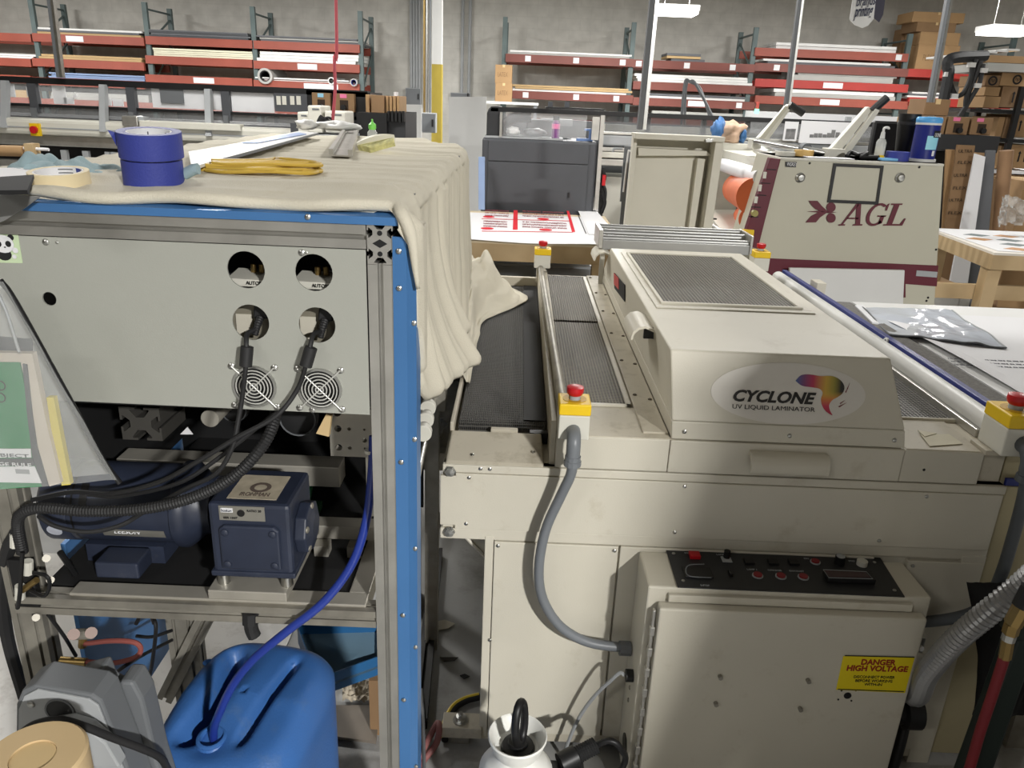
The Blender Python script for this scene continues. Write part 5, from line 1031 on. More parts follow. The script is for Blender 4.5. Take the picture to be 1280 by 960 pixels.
for k in range(3):
    a = at(1186+k*4, 448.5+k*4, Z=.9575); b = at(1290+k*4, 452+k*4, Z=.9575); text('print_line', 'rn zh mo kcr vne sa wo nre cu ms tro en', a, (1,0,0), (0,1,0), b.x-a.x, .012, mat('grey_print', (110,112,118), .7), t)
def folder(u, v):
    c = [at(1078,384,Z=.965), at(1190,388,Z=.965), at(1258,434,Z=.965), at(1113,419,Z=.965)]
    p = c[0].lerp(c[1], u).lerp(c[3].lerp(c[2], u), v); p.z += .004*math.sin(v*7+u*3)+.006*noise.noise(V(u*6,v*5,1)); return p
t = thing('clear_folder', 'glossy clear plastic folder with dark edges lying on the white boards', 'folder', (1.6,2.8,.96))
fb = bm_(); sheet(fb, 26, 18, folder); obj('film', fb, mat('glossy_film', (196,202,212), .1, var=.05, bump=.5, bscale=14), t, smooth='all')
ec = [folder(i/10,0) for i in range(11)]; obj('edge_strip', tube(bm_(), [folder(0,i/8) for i in range(9)]+[folder(i/8,1) for i in range(1,9)], .0035, 6), midgrey, t); obj('edge_strip', tube(bm_(), [folder(1,i/8) for i in range(9)], .0035, 6), ltgrey, t)
tag(obj('paper_pile', prism(bm_(), [at(x,y,Z=.955) for x, y in ((1068,385),(1078,384),(1098,408),(1090,407))], (0,0,.012)), paper), 'edge of a white paper pile under the clear folder', 'paper')
# ================================================================ cloth-covered machine on the left (front plane y = 1.23)
MY = 1.232
mc = thing('framed_machine', 'aluminium profile machine with a putty front panel and blue corner strips under a canvas cloth', 'machine', (-.58, 2.3, 0))
def slot_profile(w, h, nu, nv):
    """outline of a T-slot bar, w by h, with nu slots on the long bottom/top sides and nv on the others"""
    def side(L, n):
        m = L/n; out = [(0,0)]; o_, i_, d1, d2 = m*.11, m*.24, m*.06, m*.27
        for k in range(n):
            c = m*(k+.5)
            out += [(c-o_,0),(c-o_,d1),(c-i_,d1),(c-i_,d1*1.6),(c-o_*.9,d2),(c+o_*.9,d2),(c+i_,d1*1.6),(c+i_,d1),(c+o_,d1),(c+o_,0)]
        return out
    P = [(a-w/2, b-h/2) for a, b in side(w, nu)] + [(w/2-b, a-h/2) for a, b in side(h, nv)] + [(w/2-a, h/2-b) for a, b in side(w, nu)] + [(-w/2+b, h/2-a) for a, b in side(h, nv)]
    return P
def bar(name, p0, p1, w, h, u, v, par, m=alu, nu=1, nv=1):
    p0, p1, u, v = V(p0), V(p1), V(u), V(v)
    return obj(name, prism(bm_(), [p0+u*a+v*b for a, b in slot_profile(w, h, nu, nv)], p1-p0), m, par)
XE = V(1,0,0); YE = V(0,1,0); ZE = V(0,0,1)
tb_ = bar('top_side_bar', (-.219,MY,1.4795), (-.219,2.9,1.4795), .041, .067, XE, ZE, mc, alu, 1, 2)
for z in (1.463, 1.496): obj('bar_core', cyl(bm_(), (-.219,MY-.0006,z), (-.219,MY+.004,z), .0042, n=12), black, tb_)
obj('bar_core', prism(bm_(), [V(-.219+a,MY-.0006,1.4795+b) for a, b in ((-.012,0),(0,-.007),(.012,0),(0,.007))], (0,.004,0)), black, tb_)
bar('corner_post', (-.219,MY+.019,0), (-.219,MY+.019,1.4455), .041, .038, XE, YE, mc, alu)
bar('top_front_bar', (-.96,MY+.019,1.489), (-.241,MY+.019,1.489), .038, .038, YE, ZE, mc, alu)
bar('lower_front_bar', (-.93,MY+.019,.762), (-.241,MY+.019,.762), .038, .036, YE, ZE, mc, aludark)
bar('corner_post', (-.925,1.27,0), (-.925,1.27,1.468), .06, .038, XE, YE, mc, aludark, 2, 1)
bar('rear_post', (-.219,2.88,0), (-.219,2.88,1.445), .041, .038, XE, YE, mc, aludark); bar('rear_post', (-.93,3.4,0), (-.93,3.4,1.5), .041, .038, XE, YE, mc, aludark)
bar('inner_post', (-.80,1.62,0), (-.80,1.62,.76), .075, .038, XE, YE, mc, aludark, 2, 1); bar('inner_post', (-.315,1.66,.62), (-.315,1.66,1.16), .04, .038, XE, YE, mc, aludark)
bar('diagonal_brace', (-.60,1.62,.74), (-.86,1.60,.22), .04, .038, V(.9,0,-.45), YE, mc, aludark)
obj('top_plate', prism(bm_(), [V(-.98,1.25,1.513), V(-.20,1.25,1.513), V(-.20,2.85,1.513), V(-.40,3.35,1.513), V(-.65,3.55,1.513), V(-.98,3.55,1.513)], (0,0,.014)), darkgrey, mc)
# blue strips: folded top strip and corner strip
obj('blue_top_strip', prism(bm_(), [V(-.96,y,z) for y, z in ((MY-.004,1.509),(MY-.006,1.522),(MY+.05,1.533),(MY+.05,1.527),(MY+.002,1.516),(MY+.002,1.509))], (.770,0,0)), bluepaint, mc)
obj('blue_corner_strip', prism(bm_(), [V(x,y,.02) for x, y in ((-.1985,MY-.004),(-.176,MY-.006),(-.163,MY+.012),(-.161,MY+.05),(-.166,MY+.05),(-.168,MY+.015),(-.178,MY),(-.1985,MY+.001))], (0,0,1.472)), bluepaint, mc)
screws([(-.188,MY-.006,z) for z in (1.47,1.41,1.10,.78,.58)]+[(-.166,MY+.004,z) for z in (1.35,1.14,.92,.70,.40)]+[(-.33,MY-.006,1.518)], .0048, steel, mc)
# front panel with real holes
HO = [(-.438,1.427,.0305), (-.328,1.427,.0305), (-.437,1.339,.0305), (-.327,1.339,.0305), (-.767,1.365,.0115), (-.439,1.226,.033), (-.327,1.226,.033)]
PY = MY+.006
obj('front_panel', holed_plate(bm_(), [V(-.955,PY,1.186), V(-.243,PY,1.182), V(-.243,PY,1.4675), V(-.955,PY,1.4675)], [(V(x,PY,z),XE,ZE,r) for x, z, r in HO], (0,.003,0)), putty, mc)
screws([(-.757,PY,1.459), (-.346,PY,1.459), (-.342,PY,1.187)], .0055, steel, mc); screws([(-.739,PY,1.459), (-.338,PY,1.459)], .0025, steel, mc)
obj('enclosure_back', bx(bm_(), -.95, -.25, 1.42, 1.43, 1.17, 1.467), mat('interior_dark', (40,41,44), .7), mc); obj('enclosure_floor', bx(bm_(), -.95, -.25, PY+.01, 1.42, 1.178, 1.184), black, mc)
# devices behind the round holes
for hx in (-.438, -.328):
    d = obj('power_brick', hexa(bm_(), [V(hx-.045,1.27,1.392), V(hx+.045,1.27,1.392), V(hx+.045,1.33,1.392), V(hx-.045,1.33,1.392)], [V(hx-.045,1.272,1.4045), V(hx+.045,1.268,1.4030), V(hx+.045,1.33,1.410), V(hx-.045,1.33,1.410)]), offwhite, mc)
    text('brick_text', 'AUTOMATIC', V(hx-.012,1.267,1.396), XE, ZE, .045, .006, ink, d); 
    for dx in (-.012, .002): obj('terminal', cyl(bm_(), (hx+dx,1.31,1.408), (hx+dx,1.31,1.422), .005, n=10), brass, d)
    obj('inlet_plate', bx(bm_(), hx-.046, hx+.046, 1.285, 1.29, 1.295, 1.385), mat('inlet_grey', (138,133,118), .45, .3), mc)
    obj('inlet_label', bx(bm_(), hx-.04, hx-.012, 1.283, 1.285, 1.30, 1.340), beige, mc)
# fan grilles
wirem = mat('guard_wire', (196,196,190), .4, .2)
for fx in (-.439, -.327):
    fz = 1.226; fg = obj('fan_guard', ringshape(bm_(), (fx,PY-.001,fz), (0,-1,0), .0335, .0375, .003, 36), steel, mc, smooth=True)
    for rr in (.0065, .0125, .0185, .0245, .0300): obj('guard_ring', lathe(bm_(), [(rr-.0009,-.001),(rr+.0009,-.001),(rr+.0009,.001),(rr-.0009,.001),(rr-.0009,-.001)], (fx,PY-.005,fz), (0,-1,0), 28, cap=False), wirem, fg)
    for sx, sz in ((1,1), (1,-1)): obj('guard_wire', tube(bm_(), [(fx-.036*sx,PY-.004,fz-.036*sz), (fx+.036*sx,PY-.004,fz+.036*sz)], .0013, 6, 1), wirem, fg)
    screws([(fx+sx*.0365,PY-.001,fz+sz*.0355) for sx in (-1,1) for sz in (-1,1)], .0058, steel, fg)
    obj('fan_body', cyl(bm_(), (fx,PY+.004,fz), (fx,PY+.03,fz), .0345, n=28), black, mc); obj('fan_hub', cyl(bm_(), (fx,PY-.001,fz), (fx,PY+.006,fz), .013, n=20), rubber, mc)
# plugs with ferrite chokes and cables
def plug(hx, pts, fer):
    o_ = V(hx+.006, 1.268, 1.350)
    k = obj('power_plug', hexa(bm_(), [o_+V(-.013,0,-.013), o_+V(.013,0,-.013), o_+V(.013,.02,-.013), o_+V(-.013,.02,-.013)], [o_+V(-.010,0,.010), o_+V(.010,0,.010), o_+V(.010,.02,.010), o_+V(-.010,.02,.010)]), rubber, mc, bev=.003)
    obj('strain_relief', tube(bm_(), [o_+V(0,0,-.010), o_+V(-.002,-.012,-.022), o_+V(-.004,-.02,-.036)], lambda u: .0075-.002*u, 10, ring=.004), rubber, k)
    obj('power_cable', tube(bm_(), [o_+V(-.003,-.016,-.026)]+pts, .0042, 8), rubber, k, smooth=True)
    a, b = fer; obj('ferrite_choke', cyl(bm_(), a, b, .0105, n=18), rubber, k, smooth=True, bev=.001)
A = lambda x, y, Y: at(x, y, Y=Y)
plug(-.437, [A(309,418,1.232), A(308,432,1.215), A(307,460,1.21), A(303,495,1.215), A(298,525,1.21), A(290,560,1.20), A(270,592,1.20), A(230,612,1.21), A(180,640,1.23), A(150,657,1.22), A(110,665,1.21), A(70,658,1.21), A(48,645,1.22)], (A(309,433,1.215), A(307,458,1.21)))
plug(-.327, [A(392,418,1.232), A(388,432,1.215), A(382,458,1.21), A(371,488,1.215), A(345,520,1.20), A(300,545,1.19), A(250,575,1.19), A(200,602,1.20), A(140,617,1.21), A(90,615,1.22), A(40,625,1.23)], (A(389,434,1.215), A(382,458,1.21)))
obj('loop_cable', tube(bm_(), [A(345,515,1.26), A(270,575,1.24), A(220,605,1.23), A(150,620,1.24), A(110,618,1.25)], .004, 8), rubber, mc, smooth=True)
ch = obj('corrugated_hose', tube(bm_(), [A(345,505,1.30), A(342,530,1.25), A(325,562,1.215), A(290,597,1.20), A(240,622,1.195), A(180,636,1.19), A(110,639,1.19), A(55,635,1.195), A(30,640,1.20), A(22,655,1.21), A(28,690,1.22)], .0105, 12, ring=.0055), rubber, mc)
# interior backing and parts below the panel
obj('dark_backing', bx(bm_(), -.95, -.25, 2.05, 2.06, .55, 1.46), mat('interior_black', (18,18,19), .8), mc); obj('deck_plate', bx(bm_(), -.90, -.27, 1.56, 2.05, .74, .75), mat('interior_black', (18,18,19), .8), mc); obj('inner_roof', bx(bm_(), -.95, -.25, 1.43, 2.05, 1.16, 1.17), MC['interior_black'], mc)  # black back board added so the interior stays dark
obj('left_inner_panel', bx(bm_(), -.95, -.945, 1.5, 2.05, .75, 1.46), MC['interior_black'], mc); obj('blue_side_panel', bx(bm_(), -.965, -.955, 1.45, 2.1, .18, .76), bluepaint, mc)
obj('milled_bar', bx(bm_(), -.90, -.388, 1.60, 1.66, .845, .896), cast, mc, bev=.002); obj('milled_bar', bx(bm_(), -.42, -.26, 1.45, 1.49, .80, .832), cast, mc, bev=.002)
for x in (-.405, -.335): obj('milled_strut', bx(bm_(), x, x+.03, 1.42, 1.45, .70, .80), cast, mc)
bar('slotted_block', (-.36,1.32,.735), (-.36,1.55,.735), .055, .055, XE, ZE, mc, aludark, 1, 1); bar('slotted_block', (-.78,1.50,1.03), (-.78,1.62,1.03), .085, .075, XE, ZE, mc, mat('profile_dim', (84,82,78), .5, .5), 1, 1)
mb_ = obj('mounting_block', holed_plate(bm_(), [V(-.368,1.45,.998), V(-.278,1.45,.998), V(-.278,1.45,1.105), V(-.368,1.45,1.105)], [(V(x,1.45,z),XE,ZE,r) for x, z, r in ((-.351,1.018,.0075),(-.351,1.060,.0075),(-.351,1.094,.0075),(-.328,1.018,.004),(-.328,1.060,.0038),(-.297,1.036,.005),(-.297,1.018,.0025),(-.297,1.06,.0025))], (0,.02,0), 14), cast, mc)
obj('cream_lever', prism(bm_(), [A(x,y,1.42) for x, y in ((395,542),(408,517),(414,520),(411,546))], (0,.015,0)), tapecore, mc)
for c_, r_ in (((-.462,1.55,1.035),.042), ((-.60,1.55,1.05),.03)):
    g_ = obj('pulley', lathe(bm_(), [(.008,0),(r_*.7,0),(r_,.004),(r_,.02),(r_*.85,.022)], c_, (0,1,0), 28), rubber, mc, smooth=True); obj('pulley_rim', ringshape(bm_(), V(c_)-V(0,.002,0), (0,1,0), r_*.88, r_*.95, .002, 28), midgrey, g_)
obj('shaft_end', cyl(bm_(), (-.615,1.46,1.066), (-.615,1.56,1.066), .0185, n=24), cast, mc, smooth=True)
obj('white_arrow_label', prism(bm_(), [A(x,y,1.5) for x, y in ((225,543),(241,543),(234,534))], (0,.002,0)), paper, mc)
obj('green_bracket', prism(bm_(), [A(x,y,1.62) for x, y in ((375,610),(388,612),(385,632),(399,634),(399,643),(377,641))], (0,.03,0)), mat('bracket_green', (22,72,38), .6), mc)
# motor on the platform
pf = obj('platform_bar', bx(bm_(), -.83, -.262, 1.245, 1.285, .745, .785), cast, mc, bev=.002); obj('platform_bar', bx(bm_(), -.302, -.262, 1.285, 1.56, .745, .785), cast, mc, bev=.002); obj('dark_void_sheet', bx(bm_(), -.90, -.30, 1.285, 1.56, .765, .775), MC['interior_black'], mc); gb0 = obj('riser_plate', bx(bm_(), -.562, -.412, 1.243, 1.47, .786, .806), cast, mc, bev=.002)  # black sheet coloured for the dark void and shadow under the motor
mt = thing('drive_motor', 'navy electric motor lying behind cables on the milled platform', 'motor', (-.76, 1.42, .785)); mc_, mr = V(0,1.43,.885), .082
obj('motor_body', cyl(bm_(), (-.90,mc_.y,mc_.z), (-.66,mc_.y,mc_.z), mr, n=40), navy, mt, smooth=True)
obj('end_bell', lathe(bm_(), [(.03,-.02),(.07,-.012),(.084,.0),(.084,.05),(.0825,.052)], (-.93,mc_.y,mc_.z), (1,0,0), 40), navy, mt, smooth=True)
obj('drive_flange', lathe(bm_(), [(.083,0),(.09,.004),(.09,.018),(.08,.03),(.062,.05),(.06,.07)], (-.672,mc_.y,mc_.z), (1,0,0), 40), navy, mt, smooth=True)
obj('coupling', cyl(bm_(), (-.61,mc_.y,mc_.z), (-.558,mc_.y,mc_.z), .045, n=28), navy, mt, smooth=True)
obj('motor_foot', bx(bm_(), -.86, -.70, mc_.y-.06, mc_.y+.06, .7755, .815), navy, mt); obj('junction_box', bx(bm_(), -.80, -.715, 1.29, 1.35, .79, .825), navy, mt, bev=.004)
def mwrap(bm, x0, x1, a0, a1, r): return sheet(bm, 1, 8, lambda u, v: V(x0+(x1-x0)*u, mc_.y-r*math.cos(a0+(a1-a0)*v), mc_.z+r*math.sin(a0+(a1-a0)*v)))
npt = obj('motor_nameplate', mwrap(bm_(), -.81, -.685, -.50, -.25, mr+.001), mat('plate_silver', (150,148,140), .4, .5), mt)
a_ = -.36; text('nameplate_text', 'LEESON', V(-.785,mc_.y-(mr+.0035)*math.cos(a_),mc_.z+(mr+.0035)*math.sin(a_)), XE, V(0,.37,.93), .05, .008, paper, npt)
q_ = .0845; obj('round_sticker', prism(bm_(), [V(-.905+.015*math.cos(t*.393), mc_.y-(q_+.001)*math.cos(-.35+.17*math.sin(t*.393)), mc_.z+(q_+.001)*math.sin(-.35+.17*math.sin(t*.393))) for t in range(16)], (0,-.001,0)), mat('sticker_white', (190,194,206), .5), mt)
screws([(-.668,mc_.y-.075,mc_.z+.0), (-.655,mc_.y-.055,mc_.z-.045)], .009, navy, mt, 'flange_bolt', (0,-1,-.2)); obj('vent_slot', mwrap(bm_(), -.85, -.835, .2, .9, mr+.0008), black, mt); obj('body_seam', mwrap(bm_(), -.868, -.864, -.8, 1.3, mr+.0008), black, mt)
# gearbox
gb = thing('gearbox', 'navy cast gearbox with a silver data plate on round steel spacers', 'gearbox', (-.49, 1.37, .806))
gx0, gx1, gy0, gy1, gz0, gz1 = -.555, -.402, 1.264, 1.41, .828, .982
for x in (-.54, -.418):
    for y in (1.272, 1.40): obj('steel_spacer', cyl(bm_(), (x,y,.806), (x,y,.826), .0115, n=18), steel, gb, smooth=True)
obj('housing', bx(bm_(), gx0, gx1, gy0, gy1, gz0, gz1), navy, gb, bev=.008); obj('base_flange', bx(bm_(), gx0-.004, gx1+.004, gy0-.004, gy1+.02, .826, .838), navy, gb, bev=.003)
fcp = obj('front_cover', prism(bm_(), [V(x,gy0-.009,z) for x, z in ((gx0+.02,gz0+.018),(gx1-.02,gz0+.018),(gx1-.02,gz1-.05),(gx1-.03,gz1-.042),(gx0+.03,gz1-.042),(gx0+.02,gz1-.05))], (0,.009,0)), navy, gb, bev=.004)
screws([(gx0+.032,gy0-.009,gz1-.056), (gx1-.032,gy0-.009,gz1-.056), (gx0+.032,gy0-.009,gz0+.03), (gx1-.032,gy0-.009,gz0+.03)], .0075, navy, gb, 'cover_bolt')
dp = obj('data_plate', bx(bm_(), gx0+.022, gx0+.107, gy0-.0015, gy0, gz1-.034, gz1-.004), mat('plate_silver', (150,148,140), .4, .5), gb); obj('plate_logo', bx(bm_(), gx0+.026, gx0+.048, gy0-.003, gy0-.0015, gz1-.017, gz1-.008), paper, dp); obj('plate_hole', cyl(bm_(), (gx0+.063,gy0-.003,gz1-.018), (gx0+.063,gy0-.0015,gz1-.018), .007, n=16), black, dp)
text('plate_text', 'boston', V(gx0+.0275,gy0-.0033,gz1-.0155), XE, ZE, .019, .006, MC['navy_enamel'], dp); text('plate_text', 'RATIO 20', V(gx0+.075,gy0-.003,gz1-.014), XE, ZE, .026, .004, ink, dp); text('plate_text', 'SER 1047', V(gx0+.03,gy0-.003,gz1-.030), XE, ZE, .026, .004, ink, dp)
obj('top_sticker', bx(bm_(), gx0+.03, gx1-.03, gy0+.02, gy1-.03, gz1, gz1+.001), mat('aged_paper', (176,166,146), .8, var=.15, scale=40), gb); text('sticker_text', 'IRONMAN', V(gx0+.05,gy0+.03,gz1+.0013), XE, YE, .055, .014, mat('sticker_ink', (96,84,76), .8), gb)
obj('sticker_emblem', ringshape(bm_(), (gx0+.08,gy0+.065,gz1+.001), ZE, .012, .02, .0006, 20), MC['sticker_ink'], gb)
sf = obj('side_flange', lathe(bm_(), [(.052,0),(.052,.022),(.04,.026),(.025,.03)], (gx1,gy0+.065,gz0+.075), (1,0,0), 8), navy, gb, bev=.003); screws([(gx1+.0225,gy0+.065+a,gz0+.075+b) for a, b in ((-.04,.015),(-.03,-.03),(.03,-.03),(.0,.045))], .007, aludark, gb, 'flange_bolt', (1,0,0))
# blue drain tube, elbow fitting
obj('blue_tube', tube(bm_(), [A(467,545,1.30), A(465,590,1.29), A(458,650,1.275), A(440,705,1.25), A(405,752,1.225), A(360,788,1.21), A(318,823,1.21), A(292,855,1.215), A(275,890,1.22), A(267,918,1.235), (-.588,1.252,.33)], .0085, 10), mat('tube_blue', (34,54,136), .3, coat=.3), mc, smooth=True)
obj('zip_tie', lathe(bm_(), [(.0095,0),(.0095,.006)], A(462,566,1.297), (0,0,1), 10), offwhite, mc); el = obj('drain_elbow', tube(bm_(), [A(313,768,1.24), A(314,785,1.24), A(318,795,1.24)], .013, 10, 3), rubber, mc); obj('drain_nut', cyl(bm_(), A(313,764,1.24), A(313,778,1.24), .016, n=8), rubber, el)
# pneumatic fittings on the left post
def fit(pts, r, m, name='air_line'): return obj(name, tube(bm_(), [A(x,y,Y) for x, y, Y in pts], r, 8), m, mc, smooth=True)
fit(((28,690,1.21),(25,740,1.21),(22,760,1.22)), .004, black); fit(((22,665,1.23),(10,690,1.25),(3,740,1.3),(10,800,1.33),(30,870,1.36)), .013, rubber, 'drain_hose')
for x, y in ((19,675), (35,709), (25,740)): obj('push_fitting', cyl(bm_(), A(x,y-8,1.225), A(x,y+8,1.225), .009, n=10), offwhite, mc)
obj('push_fitting', cyl(bm_(), A(28,738,1.22), A(46,725,1.215), .006, n=10), brass, mc); fit(((38,738,1.215),(55,745,1.20),(62,732,1.20),(58,720,1.20),(42,716,1.21)), .0035, black)
obj('valve_block', bx(bm_(), -.93, -.885, 1.235, 1.25, .74, .86), black, mc, bev=.003); 
for x, y in ((58,698), (63,725), (45,772)): obj('valve_screw', cyl(bm_(), A(x,y,1.232), A(x,y,1.222), .007, n=10), aludark, mc)
fit(((60,768,1.24),(80,795,1.25),(95,820,1.27)), .0035, black); fit(((75,690,1.3),(95,720,1.32),(117,758,1.34)), .006, black)
bf = obj('brass_manifold', cyl(bm_(), A(76,826,1.25), A(108,828,1.25), .009, n=10), brass, mc, smooth=True); obj('manifold_valve', cyl(bm_(), A(92,793,1.25), A(116,792,1.25), .011, n=12), aludark, mc); obj('valve_tee', cyl(bm_(), A(104,793,1.25), A(103,808,1.25), .008, n=10), brass, mc)
for x, y in ((92,793), (114,791)): obj('valve_cap', cyl(bm_(), A(x,y,1.24), A(x,y,1.232), .011, n=14), mat('cap_pink', (150,130,122), .6), mc)
fit(((103,805,1.25),(140,801,1.22),(168,803,1.21),(176,812,1.21),(168,822,1.21),(140,829,1.22),(108,827,1.25)), .005, mat('red_air_hose', (134,72,66), .6), 'red_hose')
fit(((190,770,1.3),(195,785,1.28),(190,830,1.28),(184,858,1.3),(190,864,1.3)), .004, black); fit(((170,795,1.5),(190,796,1.5),(215,788,1.5)), .004, black); fit(((170,780,1.3),(176,770,1.3),(188,769,1.3),(193,780,1.29)), .004, black); fit(((120,838,1.3),(140,842,1.3),(160,830,1.3),(180,818,1.4),(215,800,1.5)), .004, black)
# sticker with a plain panda face on pale green
stx = thing('panda_sticker', 'pale green sticker with a cartoon panda on the putty panel', 'sticker', (-.815,PY,1.42))
obj('sticker_base', prism(bm_(), [A(x,y,PY-.001) for x, y in ((-16,291),(22,291),(28,329),(-16,328))], (0,.001,0)), mat('sticker_green', (196,214,176), .6), stx)
def disc(name, x, y, rx, ry, m, dy): q = A(x,y,PY-.002-dy); obj(name, prism(bm_(), [V(q.x+rx*math.cos(t*.3927),q.y,q.z+ry*math.sin(t*.3927)) for t in range(16)], (0,.0006,0)), m, stx)
disc('panda_ear', 13, 297, .005, .005, ink, 0); disc('panda_body', 5, 318, .012, .010, ink, 0); disc('panda_head', 4, 305, .017, .0145, paper, .001); disc('panda_eye', 10, 305, .0045, .005, ink, .002); disc('panda_eye', -2, 305, .0045, .005, ink, .002); disc('panda_nose', 6, 309, .0015, .001, ink, .002); disc('panda_foot', 19, 313, .0045, .0045, paper, .001); disc('panda_foot', 18, 321, .0035, .0035, paper, .001)
# ================================================================ canvas drop cloth over the machine
def lut(tab, y):
    if y <= tab[0][0]: return tab[0][1]
    for (a, va), (b, vb) in zip(tab, tab[1:]):
        if y <= b: t = (y-a)/(b-a); t = t*t*(3-2*t); return va+(vb-va)*t
    return tab[-1][1]
HEM = [(1.245,1.33),(1.3,1.235),(1.4,1.155),(1.55,1.12),(1.75,1.125),(1.83,1.16),(1.92,1.10),(2.1,1.0),(2.4,.96),(2.7,.95),(3.0,.945),(3.3,.98),(3.6,1.1)]
FLR = [(1.245,.004),(1.3,.022),(1.4,.048),(1.55,.076),(1.72,.106),(1.80,.098),(1.90,.02),(2.1,.012),(2.7,.012),(3.0,.012),(3.6,-.02)]
def foldf(y):
    s = 0
    for f, p, a in ((27,.4,1.0),(43,1.7,.9),(71,2.9,.6)): s += a*(1-2*abs(math.sin(y*f*.5+p+.8*math.sin(y*3.1))))
    return s/1.6
def xedge(y): return -.186-(max(0, y-2.75)**2)*.62
def cloth(u, v):
    y = 1.243+(3.60-1.243)*u**1.15; xe = xedge(y); F = foldf(y); R = .03
    top_len = xe-(-1.02)
    if v < .5:
        k = v/.5; x = -1.02+(top_len-R)*k
        z = 1.5385+.0085*F*(.25+.75*k)+.006*noise.noise(V(x*5,y*4,3))+.004*noise.noise(V(x*3,y*14,8))+.012*math.sin(min(1,(y-1.24)/.5)*3.1)*0.4
        z -= .055*max(0, (y-3.25)/.35)**2
        if y < 1.27: z -= .010*(1-(y-1.243)/.027)
        return V(x, y-.02*max(0, .3-abs(k-.8))*0, z)
    t = (v-.5)/.5
    if t < .12:
        a = t/.12*math.pi/2; k = 1; z0 = 1.5385+.0085*F+.006*noise.noise(V(xe*5,y*4,3))+.004*noise.noise(V(xe*3,y*14,8)) - .055*max(0, (y-3.25)/.35)**2
        xr = xe-R+R*math.sin(a)+.004*F*t/.12
        if u < .06: xr = max(xr, xe-R+R*math.sin(a)+(-.154-xe)*min(1, u/.02)*t/.12*(1-max(0, u-.045)/.015))
        return V(xr, y-.030*max(0, 1-u/.05)*t/.12, z0-R+R*math.cos(a))
    t = (t-.12)/.88; z0 = 1.5085-.055*max(0, (y-3.25)/.35)**2; zh = lut(HEM, y); z = z0+(zh-z0)*t
    amp = (.024+.018*min(1, t*1.6))*(.35+.65*min(1, max(0,(y-1.5)/.5)) )
    x = xe+F*amp+lut(FLR, y)*t**2.6+.012*noise.noise(V(y*3,z*3,1))*t+.004*noise.noise(V(y*16,z*12,5))*t
    yy = y-.030*max(0, 1-u/.05)*max(0, 1-t/.40)+.015*noise.noise(V(y*6,z*4,9))*t
    if u < .06: x = max(x, -.19+.027*min(1, t/.25)+(.036-.027*min(1, t/.25))*min(1, u/.02)-.02*max(0, u-.045)/.015)
    if t > .93: x -= .018*((t-.93)/.07)**2
    return V(x, yy, z)
ct = thing('drop_cloth', 'off-white canvas drop cloth draped over the blue-cornered machine', 'cloth', (-.4, 2.3, .95))
cb1 = bm_(); sheet(cb1, 380, 120, cloth); obj('draped_sheet', cb1, canvas, ct, smooth='all', solid=.002)
# rolled front hem lying along the blue strip
hp = [V(-.80+.605*k/16, 1.238+.006*math.sin(k*1.3), 1.5365+.003*math.sin(k*.9+1)) for k in range(17)]
obj('front_hem', tube(bm_(), [V(-.83,1.25,1.534)]+hp+[V(-.184,1.226,1.530), V(-.174,1.219,1.515), V(-.166,1.219,1.49), V(-.162,1.222,1.45), V(-.158,1.228,1.41)], lambda u: .0105*min(1,u*6+.25)*min(1,(1-u)*6+.30), 10, 3), canvas, ct, smooth='all')
# heap of cloth lying over onto the mesh belt
def tail(u, v):
    y = 2.15+1.30*v; x0 = -.20; w = .075+.175*(lambda q: q*q*(3-2*q))(min(1, max(0, (v-.48)/.36)))*(1-.5*max(0, v-.86)/.14); x = x0+w*u+.010*noise.noise(V(u*4,v*9,3))
    h = .075*math.exp(-((u-.45)/.32)**2)*(.5+.5*math.sin(v*8+1)**2)+.095*math.exp(-((v-.72)/.17)**2)*math.exp(-((u-.28)/.3)**2)+.11*(1-u)**2
    n_ = .026*noise.noise(V(u*5+2,v*9,1))+.016*noise.noise(V(u*11,v*15,6)); ridge = .022*(1-2*abs(math.sin(v*13+u*6)))
    return V(x, y+.03*noise.noise(V(u*3,v*6,11)), .9145+max(0.0, h*(1-u**3)+n_*(1-u*.7)+ridge*(1-u)))
cb2 = bm_(); sheet(cb2, 60, 110, tail); obj('cloth_heap', cb2, canvas, ct, smooth='all', solid=.003)
# ================================================================ things lying on the cloth
ZC = 1.542
def roll(label, x, y, z, r0, r1, h, m, core, name='tape_roll'):
    t = thing(name, label, 'tape roll', (x,y,z)); obj('wound_tape', ringshape(bm_(), (x,y,z), ZE, r0+.003, r1, h, 48), m, t, smooth=True, bev=.0006); obj('core', ringshape(bm_(), (x,y,z+.0005), ZE, r0, r0+.0029, h-.001, 40), core, t, smooth=True); return t
c1 = at(193, 222, Y=1.402)
tA = roll('lower of two stacked rolls of wide blue masking tape on the cloth', c1.x, 1.40, ZC-.004, .034, .0500, .0425, bluetape, paper)
tB = roll('upper of two stacked rolls of wide blue masking tape with its end peeling', c1.x+.001, 1.402, ZC+.0390, .034, .0525, .0430, bluetape, paper)
obj('peeled_end', prism(bm_(), [V(c1.x-.048,1.383,ZC+.079), V(c1.x-.058,1.378,ZC+.083), V(c1.x-.053,1.378,ZC+.073), V(c1.x-.049,1.383,ZC+.056)], (0,.001,0)), bluetape, tB)
for k in range(4):
    a = .6+k*1.4; obj('core_print', sheet(bm_(), 4, 1, lambda u, v: V(c1.x+.0335*math.cos(a+.5*u), 1.402+.0335*math.sin(a+.5*u), ZC+.056+.02*v)), MC['navy_enamel'], tB)
c2 = at(72, 230, Y=1.35)
tC = roll('wide roll of cream masking tape with a printed core lying on the cloth', c2.x, 1.36, ZC-.010, .036, .0475, .027, tape, paper)
